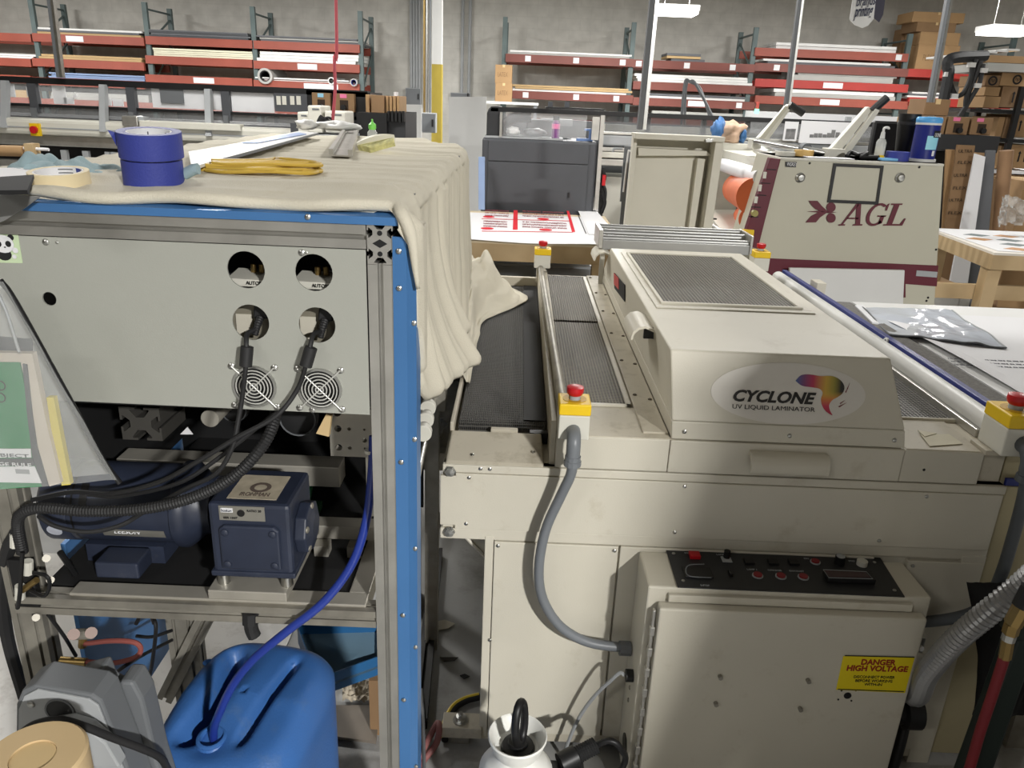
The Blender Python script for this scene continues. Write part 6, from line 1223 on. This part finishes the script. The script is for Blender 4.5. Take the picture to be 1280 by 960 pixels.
obj('core_lining', lathe(bm_(), [(.0355,.002),(.0353,.026)], (c2.x,1.36,ZC-.010), ZE, 40, cap=False), paper, tC); obj('core_disc', cyl(bm_(), (c2.x,1.36,ZC-.009), (c2.x,1.36,ZC-.006), .035, n=30), ltgrey, tC)
obj('core_brand', sheet(bm_(), 5, 1, lambda u, v: V(c2.x+.0349*math.cos(.75+.45*u), 1.36+.0349*math.sin(.75+.45*u), ZC+.005+.011*v)), mat('brand_blue', (48,64,140), .6), tC)
for k in range(2): obj('core_print', sheet(bm_(), 5, 1, lambda u, v: V(c2.x+.0349*math.cos(1.4+.7*u), 1.36+.0349*math.sin(1.4+.7*u), ZC+.006+.006*k+.002*v)), midgrey, tC)
tA.rotation_euler = (.05, .02, 0); tB.rotation_euler = (.10, .03, 0); tB.location.z += .004; tB.location.y -= .002; tC.rotation_euler = (.10, .0, 0)
# pale teal cloth crumpled behind the tape
def rag(u, v):
    q = at(38+112*u, 205, Y=1.55); z = ZC-.014+.022*abs(noise.noise(V(u*3.4,v*2.7,4)))+.028*math.exp(-((u-.1)/.1)**2)*math.sin(v*3.1)+.022*math.exp(-((u-.52)/.16)**2)*math.sin(v*3.1)+.012*noise.noise(V(u*9,v*8,2)); return V(q.x, 1.45+.20*v, z+.006)
t = thing('shop_towel', 'pale teal shop towel crumpled behind the cream tape', 'towel', at(90,225,Y=1.45)); rb = bm_(); sheet(rb, 50, 26, rag); obj('towel_cloth', rb, tealcloth, t, smooth='all', solid=.003)
obj('towel_roll', tube(bm_(), [at(40,215,Y=1.46), at(52,211,Y=1.50), at(72,214,Y=1.53)], .015, 12), tealcloth, t, smooth=True); obj('towel_roll', tube(bm_(), [at(230,218,Y=1.42), at(242,212,Y=1.42), at(248,211,Y=1.42)], .010, 10), tealcloth, t, smooth=True)
# yellow cable coil
yc = mat('cable_yellow', (196,164,70), .5, var=.08)
t = thing('extension_cable', 'flat coil of yellow cable lying on the cloth behind the blue tape', 'cable', at(330,210,Z=ZC)); random.seed(5)
a, b = at(262,211,Z=ZC), at(415,209,Z=ZC)
for k in range(11):
    j = lambda s: random.uniform(-s, s); zz = ZC+.005+.0045*(k % 4); dy = .018*k/2
    obj('cable_turn', tube(bm_(), [V(a.x+.02+j(.02),1.60+dy*.3,zz), V((a.x*2+b.x)/3,1.575+dy+j(.008),zz), V((a.x+b.x*2)/3,1.59+dy+j(.01),zz+.003), V(b.x-.03+j(.03),1.62+dy,zz), V(b.x+j(.008),1.68+dy*.6,zz), V(b.x-.08,1.74+j(.02),zz+.004), V((a.x+b.x)/2,1.76+j(.02),zz), V(a.x+.1,1.72+j(.02),zz), V(a.x+.01+j(.01),1.66,zz)], .0042, 7, 5), yc, t, smooth=True)
# white framed panels lying behind, light blue film strip
t = thing('sign_panel', 'long white panel with a blue film edge lying across the cloth', 'panel', at(330,195,Z=ZC+.01)); zz = ZC+.012
pp_ = [at(x,y,Z=zz) for x, y in ((240,214),(262,206),(398,168),(372,166),(300,181),(236,193))]; obj('panel', prism(bm_(), pp_, (0,0,.006)), white, t)
obj('blue_film', prism(bm_(), [at(x,y,Z=zz+.007) for x, y in ((303,179),(322,179),(383,168),(373,166))], (0,0,.002)), mat('film_blue', (150,176,224), .3), t); obj('dark_edge', prism(bm_(), [at(x,y,Z=zz+.001) for x, y in ((262,207.5),(270,205),(398,168.5),(392,169.5))], (0,0,.007)), midgrey, t)
tag(obj('white_board', prism(bm_(), [at(x,y,Z=ZC+.008) for x, y in ((236,191),(298,183),(288,187),(262,204),(238,203))], (0,0,.004)), paper), 'square white board lying under the long white panel', 'board')
t = thing('metal_channel', 'bare grey aluminium channel lying diagonally on the cloth', 'channel', at(440,180,Z=ZC)); zz = ZC+.004
ca, cb2_, cc, cd = [at(x,y,Z=zz) for x, y in ((411,195),(435,196),(446,161.5),(432,161.5))]; obj('web', prism(bm_(), [ca, cb2_, cc, cd], (0,0,.004)), alu, t)
for p0, p1 in ((ca, cd), (cb2_, cc)): d_ = (p1-p0); n_ = V(.012,0,0); obj('flange', prism(bm_(), [p0, p0+n_, p1+n_, p1], (0,0,.018)), alu, t)
t = thing('bench_brush', 'curved bench brush with pale yellow bristles lying on the cloth', 'brush', at(472,183,Z=ZC)); Yb = 2.45
br_ = mat('bristles', (214,210,150), .8, var=.25, scale=60); bl_ = mat('brush_block', (226,222,200), .5)
def bru(u, v):   # bristle fan: arc of block to bristle tips
    xs, ys = 447+46*u, 184.5-14*u+5*u*u; tx, ty = 462+31*u, 187-9*u; x = xs+(tx-xs)*v; y = ys+(ty-ys)*v+(1.6 if v > .9 else 0); q = at(x, y, Y=Yb-.03*v); q.z = max(q.z, ZC+.004); return q
bb_ = bm_(); sheet(bb_, 40, 6, bru); obj('bristles', bb_, br_, t, solid=.02)
obj('block', tube(bm_(), [at(447+46*k/8, 183.5-14*k/8+5*(k/8)**2, Y=Yb)+V(0,0,.006) for k in range(9)], lambda u: .008+.008*math.sin(u*3.1), 8), bl_, t, smooth=True)
q = at(465.5,166,Y=3.3); t = thing('spray_nozzle', 'small bottle with a bright green nozzle cap behind the bench brush', 'bottle', q)
obj('neck', lathe(bm_(), [(.02,0),(.02,.03),(.012,.04)], V(q.x,3.3,1.53), n=14), clear, t, smooth=True); obj('green_cap', lathe(bm_(), [(.012,.04),(.016,.046),(.015,.06),(.004,.07),(.004,.08),(.001,.081)], V(q.x,3.3,1.53), n=14), mat('cap_green', (130,220,100), .4), t, smooth=True)
tag(obj('white_rag', blob(bm_(), (at(425,161,Y=3.4).x,3.4,1.575), (.09,.05,.02), seed=21, amp=.4), white, smooth='all'), 'white crumpled rag under the black blow gun', 'rag')
tag(obj('white_rag', blob(bm_(), (at(384,163,Y=3.4).x,3.4,1.575), (.045,.04,.022), seed=23, amp=.4), white, smooth='all'), 'small white rag at the end of the long white panel', 'rag')
# papers with a dark film edge at the far left
tag(obj('paper_sheet', prism(bm_(), [at(x,y,Z=1.545) for x, y in ((-30,213),(36,212),(42,226),(-30,228))], (0,0,.004)), paper), 'white paper with a torn dark edge lying behind the cream tape', 'paper')
tag(obj('dark_film', prism(bm_(), [at(x,y,Z=1.553) for x, y in ((-30,228),(43,223),(35,243),(-30,244))], (0,0,.006)), mat('torn_film', (22,22,23), .9)), 'black torn film under the cream tape', 'film')
# ---------------------------------------------------------------- clear pouch with notebook hung at the machine front
YP = 1.12
po = thing('document_pouch', 'clear plastic pouch with a black edge strip holding a notebook', 'pouch', at(40,600,Y=YP))
def P_(x, y, d=0): return at(x, y, Y=YP+d)
fbm = bm_(); c4 = [(-30,352),(4,352),(146,600),(-30,614)]
sheet(fbm, 20, 20, lambda u, v: (lambda p: p+V(0, -.012*math.sin(v*3.1)*math.sin(u*3.1)+.004*noise.noise(V(u*5,v*5,1)), 0))(P_(*[(c4[0][i]*(1-u)+c4[1][i]*u)*(1-v)+(c4[3][i]*(1-u)+c4[2][i]*u)*v for i in (0,1)], -.03)))
obj('front_film', fbm, bagfilm, po, smooth='all')
obj('back_film', prism(bm_(), [P_(x,y,.06) for x, y in ((-30,352),(2,352),(140,592),(-30,606))], (0,.001,0)), bagfilm, po)
obj('edge_strip', tube(bm_(), [P_(0,350,-.02), P_(20,378,-.02), P_(80,486,-.02), P_(126,570,-.02), P_(150,604,-.02)], .0042, 8), black, po, smooth=True); obj('film_seam', tube(bm_(), [P_(-10,352,-.032), P_(8,390,-.032), P_(24,440,-.032)], .0022, 6), ltgrey, po)
obj('top_tag', prism(bm_(), [P_(x,y,.03) for x, y in ((-10,420),(40,424),(40,440),(-10,438))], (0,.002,0)), darkgrey, po)
obj('grey_flap', prism(bm_(), [at(x,y,Y=1.20) for x, y in ((-30,246),(12,243),(50,246),(28,262),(5,276),(-30,290))], (0,.003,0)), mat('flap_grey', (120,120,118), .35), po)
nb = thing('notebook', 'green spiral notebook with a white title block inside the clear pouch', 'notebook', at(20,605,Y=YP))
obj('cover', prism(bm_(), [P_(x,y,.01) for x, y in ((-40,453),(24,453),(34,500),(40,560),(57,608),(-40,614))], (0,.004,0)), green, nb); obj('page_edge', prism(bm_(), [P_(x,y,.012) for x, y in ((-40,440),(40,442),(56,520),(76,604),(62,608),(50,580),(40,540),(34,490),(26,453),(-40,453))], (0,.012,0)), mat('page_edge', (196,186,172), .7), nb)
obj('dark_spine', prism(bm_(), [P_(x,y,.009) for x, y in ((28,455),(33,456),(40,520),(46,560),(60,608),(53,609),(40,570),(34,520))], (0,.003,0)), darkgrey, nb)
obj('yellow_pad', prism(bm_(), [P_(x,y,.02) for x, y in ((58,497),(67,497),(76,545),(88,606),(77,607),(66,550))], (0,.01,0)), mat('pad_yellow', (206,190,90), .7), nb)
obj('title_block', prism(bm_(), [P_(x,y,.008) for x, y in ((-40,561),(38,561),(39,572),(-40,572))], (0,.001,0)), paper, nb); obj('rule_band', prism(bm_(), [P_(x,y,.008) for x, y in ((-40,574),(41,573),(43,582),(-40,583))], (0,.001,0)), darkgrey, nb); obj('foot_block', prism(bm_(), [P_(x,y,.008) for x, y in ((-40,584),(43,583),(52,604),(-40,602))], (0,.001,0)), paper, nb)
a, b = P_(-24,571,.0072), P_(36,571,.0072); text('title_text', '1 SUBJECT', a, XE, ZE, b.x-a.x, .0075, midgrey, nb); a, b = P_(-34,580.5,.0072), P_(39,580.5,.0072); text('rule_text', 'COLLEGE RULE', a, XE, ZE, b.x-a.x, .006, paper, nb)
a, b = P_(20,592,.0072), P_(37,592,.0072); obj('barcode', bx(bm_(), a.x, b.x, a.y, a.y+.0006, a.z, a.z+.008), ltgrey, nb)
for k, (x, y) in enumerate(((0,482),(0,497))): obj('spiral_ring', lathe(bm_(), [(.007,0),(.0085,.0),(.0085,.001),(.007,.001)], P_(x,y,.008), (0,1,0), 16, cap=False), black, nb)
# ---------------------------------------------------------------- blue jerrycan
JX, JY, JH = -.548, 1.335, .492
jc = thing('jerrycan', 'blue plastic jerrycan with a tube stuck in its open neck', 'jerrycan', (JX, JY, 0))
def jc_xy(a, rho, w=.160, d=.205, n=3.6):
    c, s = math.cos(a), math.sin(a); r = 1/((abs(c)**n+abs(s)**n)**(1/n)); return c*r*w*rho, s*r*d*rho
def jbuild():
    b = bm_(); nA, rings = 96, []; ang = -.13
    def put(x, y, z): return V(JX+x*math.cos(ang)-y*math.sin(ang), JY+x*math.sin(ang)+y*math.cos(ang), z)
    prof = [(k/26, 'top') for k in range(1, 27)] + [(z, 'side') for z in (.40,.36,.33,.28,.22,.15,.08,.03,.012,.0)]
    cz = JH-.012
    cen = b.verts.new(put(0, 0, cz)); prev = None
    for pv, kind in prof:
        ring = []
        for i in range(nA):
            a = 2*math.pi*i/nA
            if kind == 'top':
                x, y = jc_xy(a, pv); e = max(0, (pv-.62)/.38); z = JH-.055*e**3.2-.035*max(0, -y/.205)-.012
                gl = math.exp(-((x+.062+.028*(y/.15)**2)/.017)**2)*(1 if -.10 < y < .115 else math.exp(-((abs(y-.0075)-.1075)/.02)**2)); z -= .070*gl*(1-.6*e)
                gr = math.exp(-((x-.052-.12*(y-.0))/.010)**2)*(1 if -.09 < y < .10 else math.exp(-((abs(y-.005)-.095)/.02)**2)); z -= .036*gr*(1-.6*e)
                z += .012*math.exp(-((x+.005-.06*y)/.032)**2)*math.exp(-((y-.01)/.11)**2)
                z -= .020*math.exp(-(((x+.030)/.045)**2+((y+.115)/.04)**2))
            else:
                x, y = jc_xy(a, 1.0 if pv > .04 else .93+.07*pv/.04); z = pv
                s_ = 1-.012*math.sin(pv*40)*0; x *= s_; y *= s_
                if .06 < pv < .34 and abs(y) < .11: x *= 1-.035*math.cos(y/.11*1.57)
            ring.append(b.verts.new(put(x, y, z)))
        if prev is None:
            for i in range(nA): b.faces.new((cen, ring[i], ring[(i+1)%nA]))
        else:
            for i in range(nA): b.faces.new((prev[i], ring[i], ring[(i+1)%nA], prev[(i+1)%nA]))
        prev = ring
    b.faces.new(prev); return b
obj('can_body', jbuild(), bluejug, jc, smooth='all')
nk = at(266, 921, Z=.455); nz_ = .428
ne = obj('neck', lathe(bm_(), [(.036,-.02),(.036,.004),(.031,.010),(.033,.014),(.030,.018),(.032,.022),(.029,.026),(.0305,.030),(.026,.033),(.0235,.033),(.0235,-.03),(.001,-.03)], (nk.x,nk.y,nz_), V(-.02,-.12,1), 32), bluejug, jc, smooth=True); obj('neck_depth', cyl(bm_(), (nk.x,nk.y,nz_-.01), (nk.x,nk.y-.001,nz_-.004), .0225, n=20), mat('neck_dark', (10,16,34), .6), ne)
for x, y in ((260,826), (362,826)): q = at(x,y,Z=.475); obj('moulded_dimple', lathe(bm_(), [(.011,0),(.012,.003),(.008,.005),(.001,.005)], V(q.x,q.y,.468), ZE, 14), bluejug, jc, smooth=True)
# blue tray, boards and white layer on the floor below the machine
t = thing('blue_tray', 'shallow blue metal tray tilted on the floor behind the jerrycan', 'tray', at(430,850,Z=.05))
tz = .23; tq = [at(397,860,Z=tz), at(474,832,Z=tz), at(474,790,Z=tz+.03), at(372,793,Z=tz+.03)]
obj('tray_floor', prism(bm_(), tq, (0,0,-.008)), mat('tray_inside', (104,132,150), .5, .2), t)
for i in range(4):
    p0, p1 = tq[i], tq[(i+1)%4]; obj('tray_wall', prism(bm_(), [p0+V(0,0,.03), p1+V(0,0,.03), p1+V(0,0,-.03), p0+V(0,0,-.03)], (0,.004,0)), mat('tray_blue', (36,92,140), .45), t)
tag(obj('tray_prop', bx(bm_(), -.36, -.26, 1.72, 1.8, 0, .19), cardd), 'brown block under the tilted blue tray', 'block')
tag(obj('floor_board', prism(bm_(), [at(x,y,Z=.012) for x, y in ((398,884),(476,884),(470,930),(395,920))], (0,0,.008)), mat('floor_brown', (112,104,94), .7, var=.15)), 'thin brown board lying on the floor by the jerrycan', 'board')
def crumple(u, v): q = at(428+46*u, 875-26*v, Z=.03); return V(q.x, q.y, .025+.03*abs(noise.noise(V(u*4,v*4,3)))+.012*noise.noise(V(u*11,v*9,1)))
cr_ = bm_(); sheet(cr_, 20, 14, crumple); tag(obj('crumpled_paper', cr_, mat('dirty_paper', (178,168,150), .8, var=.12), solid=.001), 'crumpled dirty paper lying on the brown board', 'paper')
flw = mat('dirty_white_layer', (232,230,226), .6, var=.06, scale=2, dirt=(176,170,162), dscale=7, dlo=.52, dhi=.8)
tag(obj('floor_white_layer', bx(bm_(), -2.6, -.70, 1.30, 2.55, .001, .004), flw), 'scuffed white layer over the floor under the machine', 'sheet')  # thin white layer over the grey floor
# ---------------------------------------------------------------- grey tape dispenser with a wide tape roll
td = thing('tape_dispenser', 'grey plastic tape dispenser with a round dark hole and steel arms', 'dispenser', (-.66, 1.05, .30))
Yd = 1.02
def D_(x, y, d=0): return at(x, y, Y=Yd+d)
zlow = .32
fp_ = [D_(24,960), D_(25,885), D_(32,868), D_(48,860), D_(112,872), D_(124,880), D_(152,950)]
lo1, lo2 = V(D_(24,960).x-.01,Yd,zlow), V(D_(152,950).x+.05,Yd,zlow)
hs = [p for p in fp_]+[lo2, lo1]
obj('side_plate', prism(bm_(), [p+V(0,-.004,0) for p in fp_]+[lo2+V(-.004,-.004,0), lo1+V(.004,-.004,0)], (0,.004,0)), ltgrey, td, bev=.001)
obj('housing', prism(bm_(), [V(p.x*1.0+(.0 if i > 6 else (.004 if p.x > -.7 else -.006)), p.y+.0005, p.z+(.006 if i < 7 else 0)) for i, p in enumerate(hs)], (0,.06,0)), midgrey, td, bev=.004)
bk = [D_(75,960,.062), D_(78,880,.062), D_(92,850,.062), D_(122,842,.062), D_(130,862,.062), D_(140,868,.062), D_(150,852,.062), D_(166,853,.062), D_(178,875,.062), D_(196,950,.062)]
obj('rear_housing', prism(bm_(), bk+[V(bk[-1].x+.03,Yd+.062,zlow), V(bk[0].x,Yd+.062,zlow)], (0,.05,0)), midgrey, td, bev=.006)
c = D_(75,888,-.0045); obj('round_hole', cyl(bm_(), c, c+V(0,-.0012,0), .0215, n=28), black, td); obj('hole_rim', ringshape(bm_(), c, (0,-1,0), .0215, .0245, .002, 28), midgrey, td, smooth=True)
screws([D_(39,880,-.004)], .0065, steel, td)
for dx in (0, 14): obj('steel_arm', prism(bm_(), [D_(x+dx,y,-.03) for x, y in ((58,925),(64,926),(74,906),(69,905))], (0,.02,0)), steel, td)
obj('round_boss', prism(bm_(), [D_(x,y,-.03) for x, y in ((45,925),(60,908),(85,904),(110,912),(132,930),(150,960),(40,960))], (0,.025,0)), ltgrey, td, bev=.003)
obj('base_platform', bx(bm_(), -.86, -.50, .70, 1.10, .30, .318), darkgrey, td)
for x in (-.84, -.52):
    for y in (.72, 1.08): obj('leg', bx(bm_(), x-.012, x+.012, y-.012, y+.012, 0, .30), darkgrey, td)
obj('black_cord', tube(bm_(), [D_(24,918,-.06), D_(45,905,-.07), D_(75,900,-.07), D_(105,908,-.06), D_(140,922,-.03), D_(175,935,.0), D_(200,947,.03), D_(210,962,.05)], .0065, 10), rubber, td, smooth=True)
q = at(45, 965, Y=.84); t = thing('tape_roll', 'very wide tan paper tape roll in front of the grey dispenser', 'tape roll', (q.x,.84,.32)); rr = .070
obj('wound_tape', lathe(bm_(), [(.03,0),(rr,0),(rr,q.z+.025-.32),(rr-.004,q.z+.029-.32),(.03,q.z+.029-.32),(.03,0)], (q.x,.84,.32), ZE, 48, cap=False), mat('kraft_tape', (206,180,138), .65, var=.06), t, smooth=True); obj('core', cyl(bm_(), (q.x,.84,.33), (q.x,.84,q.z+.026), .0295, n=24), tapecore, t)
# ---------------------------------------------------------------- white pump sprayer
sx, sy = .046, 1.40; sp = thing('pump_sprayer', 'white plastic pump sprayer with a black loop handle', 'sprayer', (sx,sy,0))
sprw = mat('sprayer_white', (222,222,216), .45, var=.04)
obj('tank', lathe(bm_(), [(.085,0),(.09,.01),(.09,.20),(.086,.235),(.068,.262),(.05,.275),(.047,.285)], (sx,sy,0), ZE, 36), sprw, sp, smooth=True)
obj('funnel', lathe(bm_(), [(.047,.283),(.056,.295),(.066,.325),(.0685,.332),(.066,.336),(.060,.332),(.050,.300),(.030,.290),(.001,.290)], (sx,sy,0), ZE, 40), sprw, sp, smooth=True)
obj('pump_collar', lathe(bm_(), [(.038,.288),(.040,.296),(.036,.306),(.024,.308),(.022,.316),(.001,.318)], (sx+.002,sy,0), ZE, 32), black, sp, smooth=True)
hc = V(sx+.004,sy-.004,.372); hd = V(.35,.92,0)
obj('loop_handle', tube(bm_(), [hc+hd*(.030*math.cos(t*math.pi/8))+V(-.06,0,1)*(.055*math.sin(t*math.pi/8)) for t in range(16)]+[hc+hd*.030], .0095, 10, 3, cap=False), black, sp, smooth=True)
# black connector and cable beside it
t = thing('cable_connector', 'black ribbed cable connector on the floor beside the sprayer', 'connector', at(722,955,Z=.10)); a = at(700,955,Z=.20); b = at(744,932,Z=.22)
obj('socket', cyl(bm_(), a, a.lerp(b,.45), .026, n=16), black, t, smooth=True); obj('ribbed_grip', tube(bm_(), [a.lerp(b,.4), b], .021, 14, 1, ring=.006), rubber, t); obj('cable', tube(bm_(), [b, at(762,926,Z=.24), at(775,935,Z=.22), at(778,960,Z=.15), V(.20,1.42,.02)], .008, 10), black, t, smooth=True); obj('foot', bx(bm_(), a.x-.03, a.x+.06, a.y-.02, a.y+.03, 0, a.z-.02), rubber, t)
# ---------------------------------------------------------------- between the machines: roller shaft, floor pieces
rs = thing('roller_shaft', 'steel shaft with white rubber wheels behind the blue corner strip', 'roller', at(528,560,Y=1.75)); rq = lambda x, y: at(x, y, Y=1.75)
obj('shaft', cyl(bm_(), at(520,600,Y=1.55), at(543,498,Y=2.1), .009, n=12), steel, rs, smooth=True)
for k, (x, y, Y) in enumerate(((529,540,1.70), (532,524,1.79), (535,509,1.88))): 
    a_ = at(x,y,Y=Y); d_ = (at(543,498,Y=2.1)-at(520,600,Y=1.55)).normalized(); obj('white_wheel', cyl(bm_(), a_-d_*.012, a_+d_*.012, .021, n=24), offwhite, rs, smooth=True, bev=.002); obj('collar', cyl(bm_(), a_+d_*.012, a_+d_*.035, .014, n=16), aludark, rs)
obj('bearing_block', bx(bm_(), -.26, -.19, 2.08, 2.14, .85, 1.0), aludark, rs); obj('support_post', bx(bm_(), -.25, -.21, 2.09, 2.13, 0, .85), aludark, rs)
t = thing('lower_platform', 'dirty grey platform with a white rag behind the roller shaft', 'platform', (-.27, 2.5, 0)); obj('platform', bx(bm_(), -.34, -.19, 2.2, 3.1, .60, .66), beige2, t); obj('support', bx(bm_(), -.33, -.30, 2.3, 2.4, 0, .60), aludark, t); obj('support', bx(bm_(), -.33, -.30, 2.9, 3.0, 0, .60), aludark, t); obj('side_board', bx(bm_(), -.34, -.30, 2.2, 3.1, .66, .95), bluepaint, t)
tag(obj('white_rag', blob(bm_(), (at(545,556,Y=2.3).x-.015,2.35,.685), (.04,.06,.025), seed=31, amp=.35), white, smooth='all'), 'white rag lying on the dirty platform behind the wheels', 'rag')
tag(bar('floor_profile', at(546,690,Z=.02), at(524,905,Z=.02), .045, .038, V(1,.1,0), ZE, None, mat('black_profile', (34,33,31), .5)), 'black slotted profile lying on the floor between the machines', 'profile')
tag(obj('grey_rod', tube(bm_(), [at(527,862,Z=.04), at(529,905,Z=.05), at(530,962,Z=.06)], .005, 8, 3), midgrey, smooth=True), 'thin grey rod lying on the floor by the blue corner strip', 'rod')
tag(obj('red_hose_coil', tube(bm_(), [at(520,955,Z=.02), at(530,935,Z=.04), at(546,905,Z=.06), at(549,912,Z=.06), at(545,930,Z=.04), at(530,950,Z=.02), at(520,968,Z=.02)], .009, 10), mat('dull_red_hose', (132,84,82), .6), smooth=True), 'dull red hose loop on the floor by the laminator foot', 'hose')
t = thing('striped_cable', 'black cable with a yellow stripe curving over the floor', 'cable', at(575,890,Z=0)); cpts = [at(x,y,Z=.012) for x, y in ((556,925),(557,905),(567,886),(582,876),(600,871))]
obj('black_side', tube(bm_(), cpts, .010, 10), rubber, t, smooth=True); obj('yellow_stripe', tube(bm_(), [p+V(-.004,.002,.006) for p in cpts], .0065, 8), mat('stripe_yellow', (206,180,60), .5), t, smooth=True)
tag(obj('paper_scrap', prism(bm_(), [at(x,y,Z=.003) for x, y in ((543,778),(556,775),(569,780),(560,786),(543,789))], (0,0,.002)), mat('scrap_paper', (196,190,174), .8)), 'torn pale paper scrap on the floor between the machines', 'paper')
tag(obj('dark_chip', prism(bm_(), [at(x,y,Z=.002) for x, y in ((575,845),(581,843),(587,846),(580,849))], (0,0,.003)), ink), 'small black chip on the floor beside the laminator leg', 'debris')
tag(obj('dark_chip', prism(bm_(), [at(x,y,Z=.002) for x, y in ((550,822),(573,822),(568,826),(555,827))], (0,0,.002)), mat('stain_dark', (60,56,50), .8)), 'flat dark scrap on the floor under the torn paper', 'debris')
# ---------------------------------------------------------------- right edge: steel flexible hose, air hose, green post, black bag
sh_ = thing('flexible_steel_conduit', 'ribbed steel flexible conduit running into the control cabinet side', 'conduit', (1.05,1.5,.5)); Yq = 1.42
obj('ribbed_hose', tube(bm_(), [(1.66,1.08,.03), (1.66,1.10,.45), (1.58,1.10,.80), (1.44,1.16,.93), at(1400,632,Y=1.24), at(1335,678,Y=1.31), at(1282,728,Y=1.36), at(1240,762,Y=1.38), at(1195,800,Y=1.42), at(1160,840,Y=1.48), at(1145,870,Y=1.54), (1.003,1.60,.36)], .026, 18, ring=.012), mat('flex_steel', (150,150,150), .4, .6), sh_)
ah = thing('air_hose', 'red air hose with brass couplings hanging at the right of the cabinet', 'hose', at(1240,900,Y=1.3)); Yh = 1.30
obj('red_hose', tube(bm_(), [at(1256,820,Y=Yh), at(1240,870,Y=Yh), at(1225,915,Y=Yh), at(1212,960,Y=Yh), at(1190,1030,Y=Yh), V(at(1180,1050,Y=Yh).x,Yh,.02)], .0105, 12), mat('hose_red', (120,26,34), .5), ah, smooth=True)
P2 = [at(1256,822,Y=Yh), at(1260,800,Y=Yh), at(1266,780,Y=Yh), at(1278,758,Y=Yh)]
obj('brass_coupling', tube(bm_(), [P2[0], P2[1]], .012, 8, 1), brass, ah); obj('steel_collar', tube(bm_(), [P2[1], P2[1].lerp(P2[2],.4)], .013, 12, 1), steel, ah); obj('brass_coupling', tube(bm_(), [P2[1].lerp(P2[2],.4), P2[2]], .015, 6, 1), brass, ah); obj('brass_coupling', tube(bm_(), [P2[2], P2[3]], .017, 8, 1), brass, ah); obj('top_fitting', tube(bm_(), [P2[3], at(1290,735,Y=Yh)], .02, 10, 1), black, ah)
gp = thing('green_post', 'dark green slanted steel stand behind the red air hose', 'stand', at(1260,950,Y=1.36)); ga = [at(x,y,Y=1.36) for x, y in ((1238,960),(1268,960),(1300,800),(1272,800))]; ga[0] = V(ga[0].x-.06,1.36,.0); ga[1] = V(ga[1].x-.05,1.36,.0)
obj('post', prism(bm_(), ga, (0,.05,0)), mat('dark_green', (26,38,34), .5), gp, bev=.006); obj('post_head', prism(bm_(), [ga[3]+V(-.01,0,0), ga[2]+V(.01,0,0), at(1320,740,Y=1.36), at(1290,740,Y=1.36)], (0,.05,0)), MC['dark_green'], gp)
def bgf(u, v):
    q = at(1208+85*u+14*math.sin(v*2.6)*(1-u), 728+165*v, Y=1.585); return V(q.x, q.y-.05*math.sin(u*3.1)*math.sin(v*3.1)+.01*noise.noise(V(u*6,v*6,1)), q.z)
bgm = bm_(); sheet(bgm, 20, 24, bgf); tag(obj('black_bag', bgm, mat('black_fabric', (14,14,15), .85), smooth='all', solid=.004), 'limp black bag hanging at the right end of the laminator', 'bag')
# added unseen cabinet behind the camera, placed to shade the laminator front's right half
lk = thing('shade_blocker', 'unseen grey cabinet added behind the camera to block light', 'shade blocker', (2.1, -.55, 0))
obj('body', bx(bm_(), 1.52, 2.75, -.85, -.4, .05, 2.19), midgrey, lk, bev=.006)
for k in range(2): d = obj('door', bx(bm_(), 1.54+k*.61, 2.12+k*.61, -.4, -.382, .08, 2.16), ltgrey, lk, bev=.004); obj('handle', bx(bm_(), 2.03+k*.10, 2.05+k*.10, -.382, -.36, 1.0, 1.15), black, d)
for x in (1.57, 2.7):
    for y in (-.8, -.45): obj('foot', bx(bm_(), x-.03, x+.03, y-.03, y+.03, 0, .05), black, lk)
tag(obj('shade_board', prism(bm_(), [V(1.03,-.8,0), V(1.05,-.8,0), V(1.505,-.8,2.04), V(1.485,-.8,2.04)], (0,.4,0)), cardd), 'unseen brown board added to slant the edge of the shade', 'board')  # added out of view to give the shade edge its slant
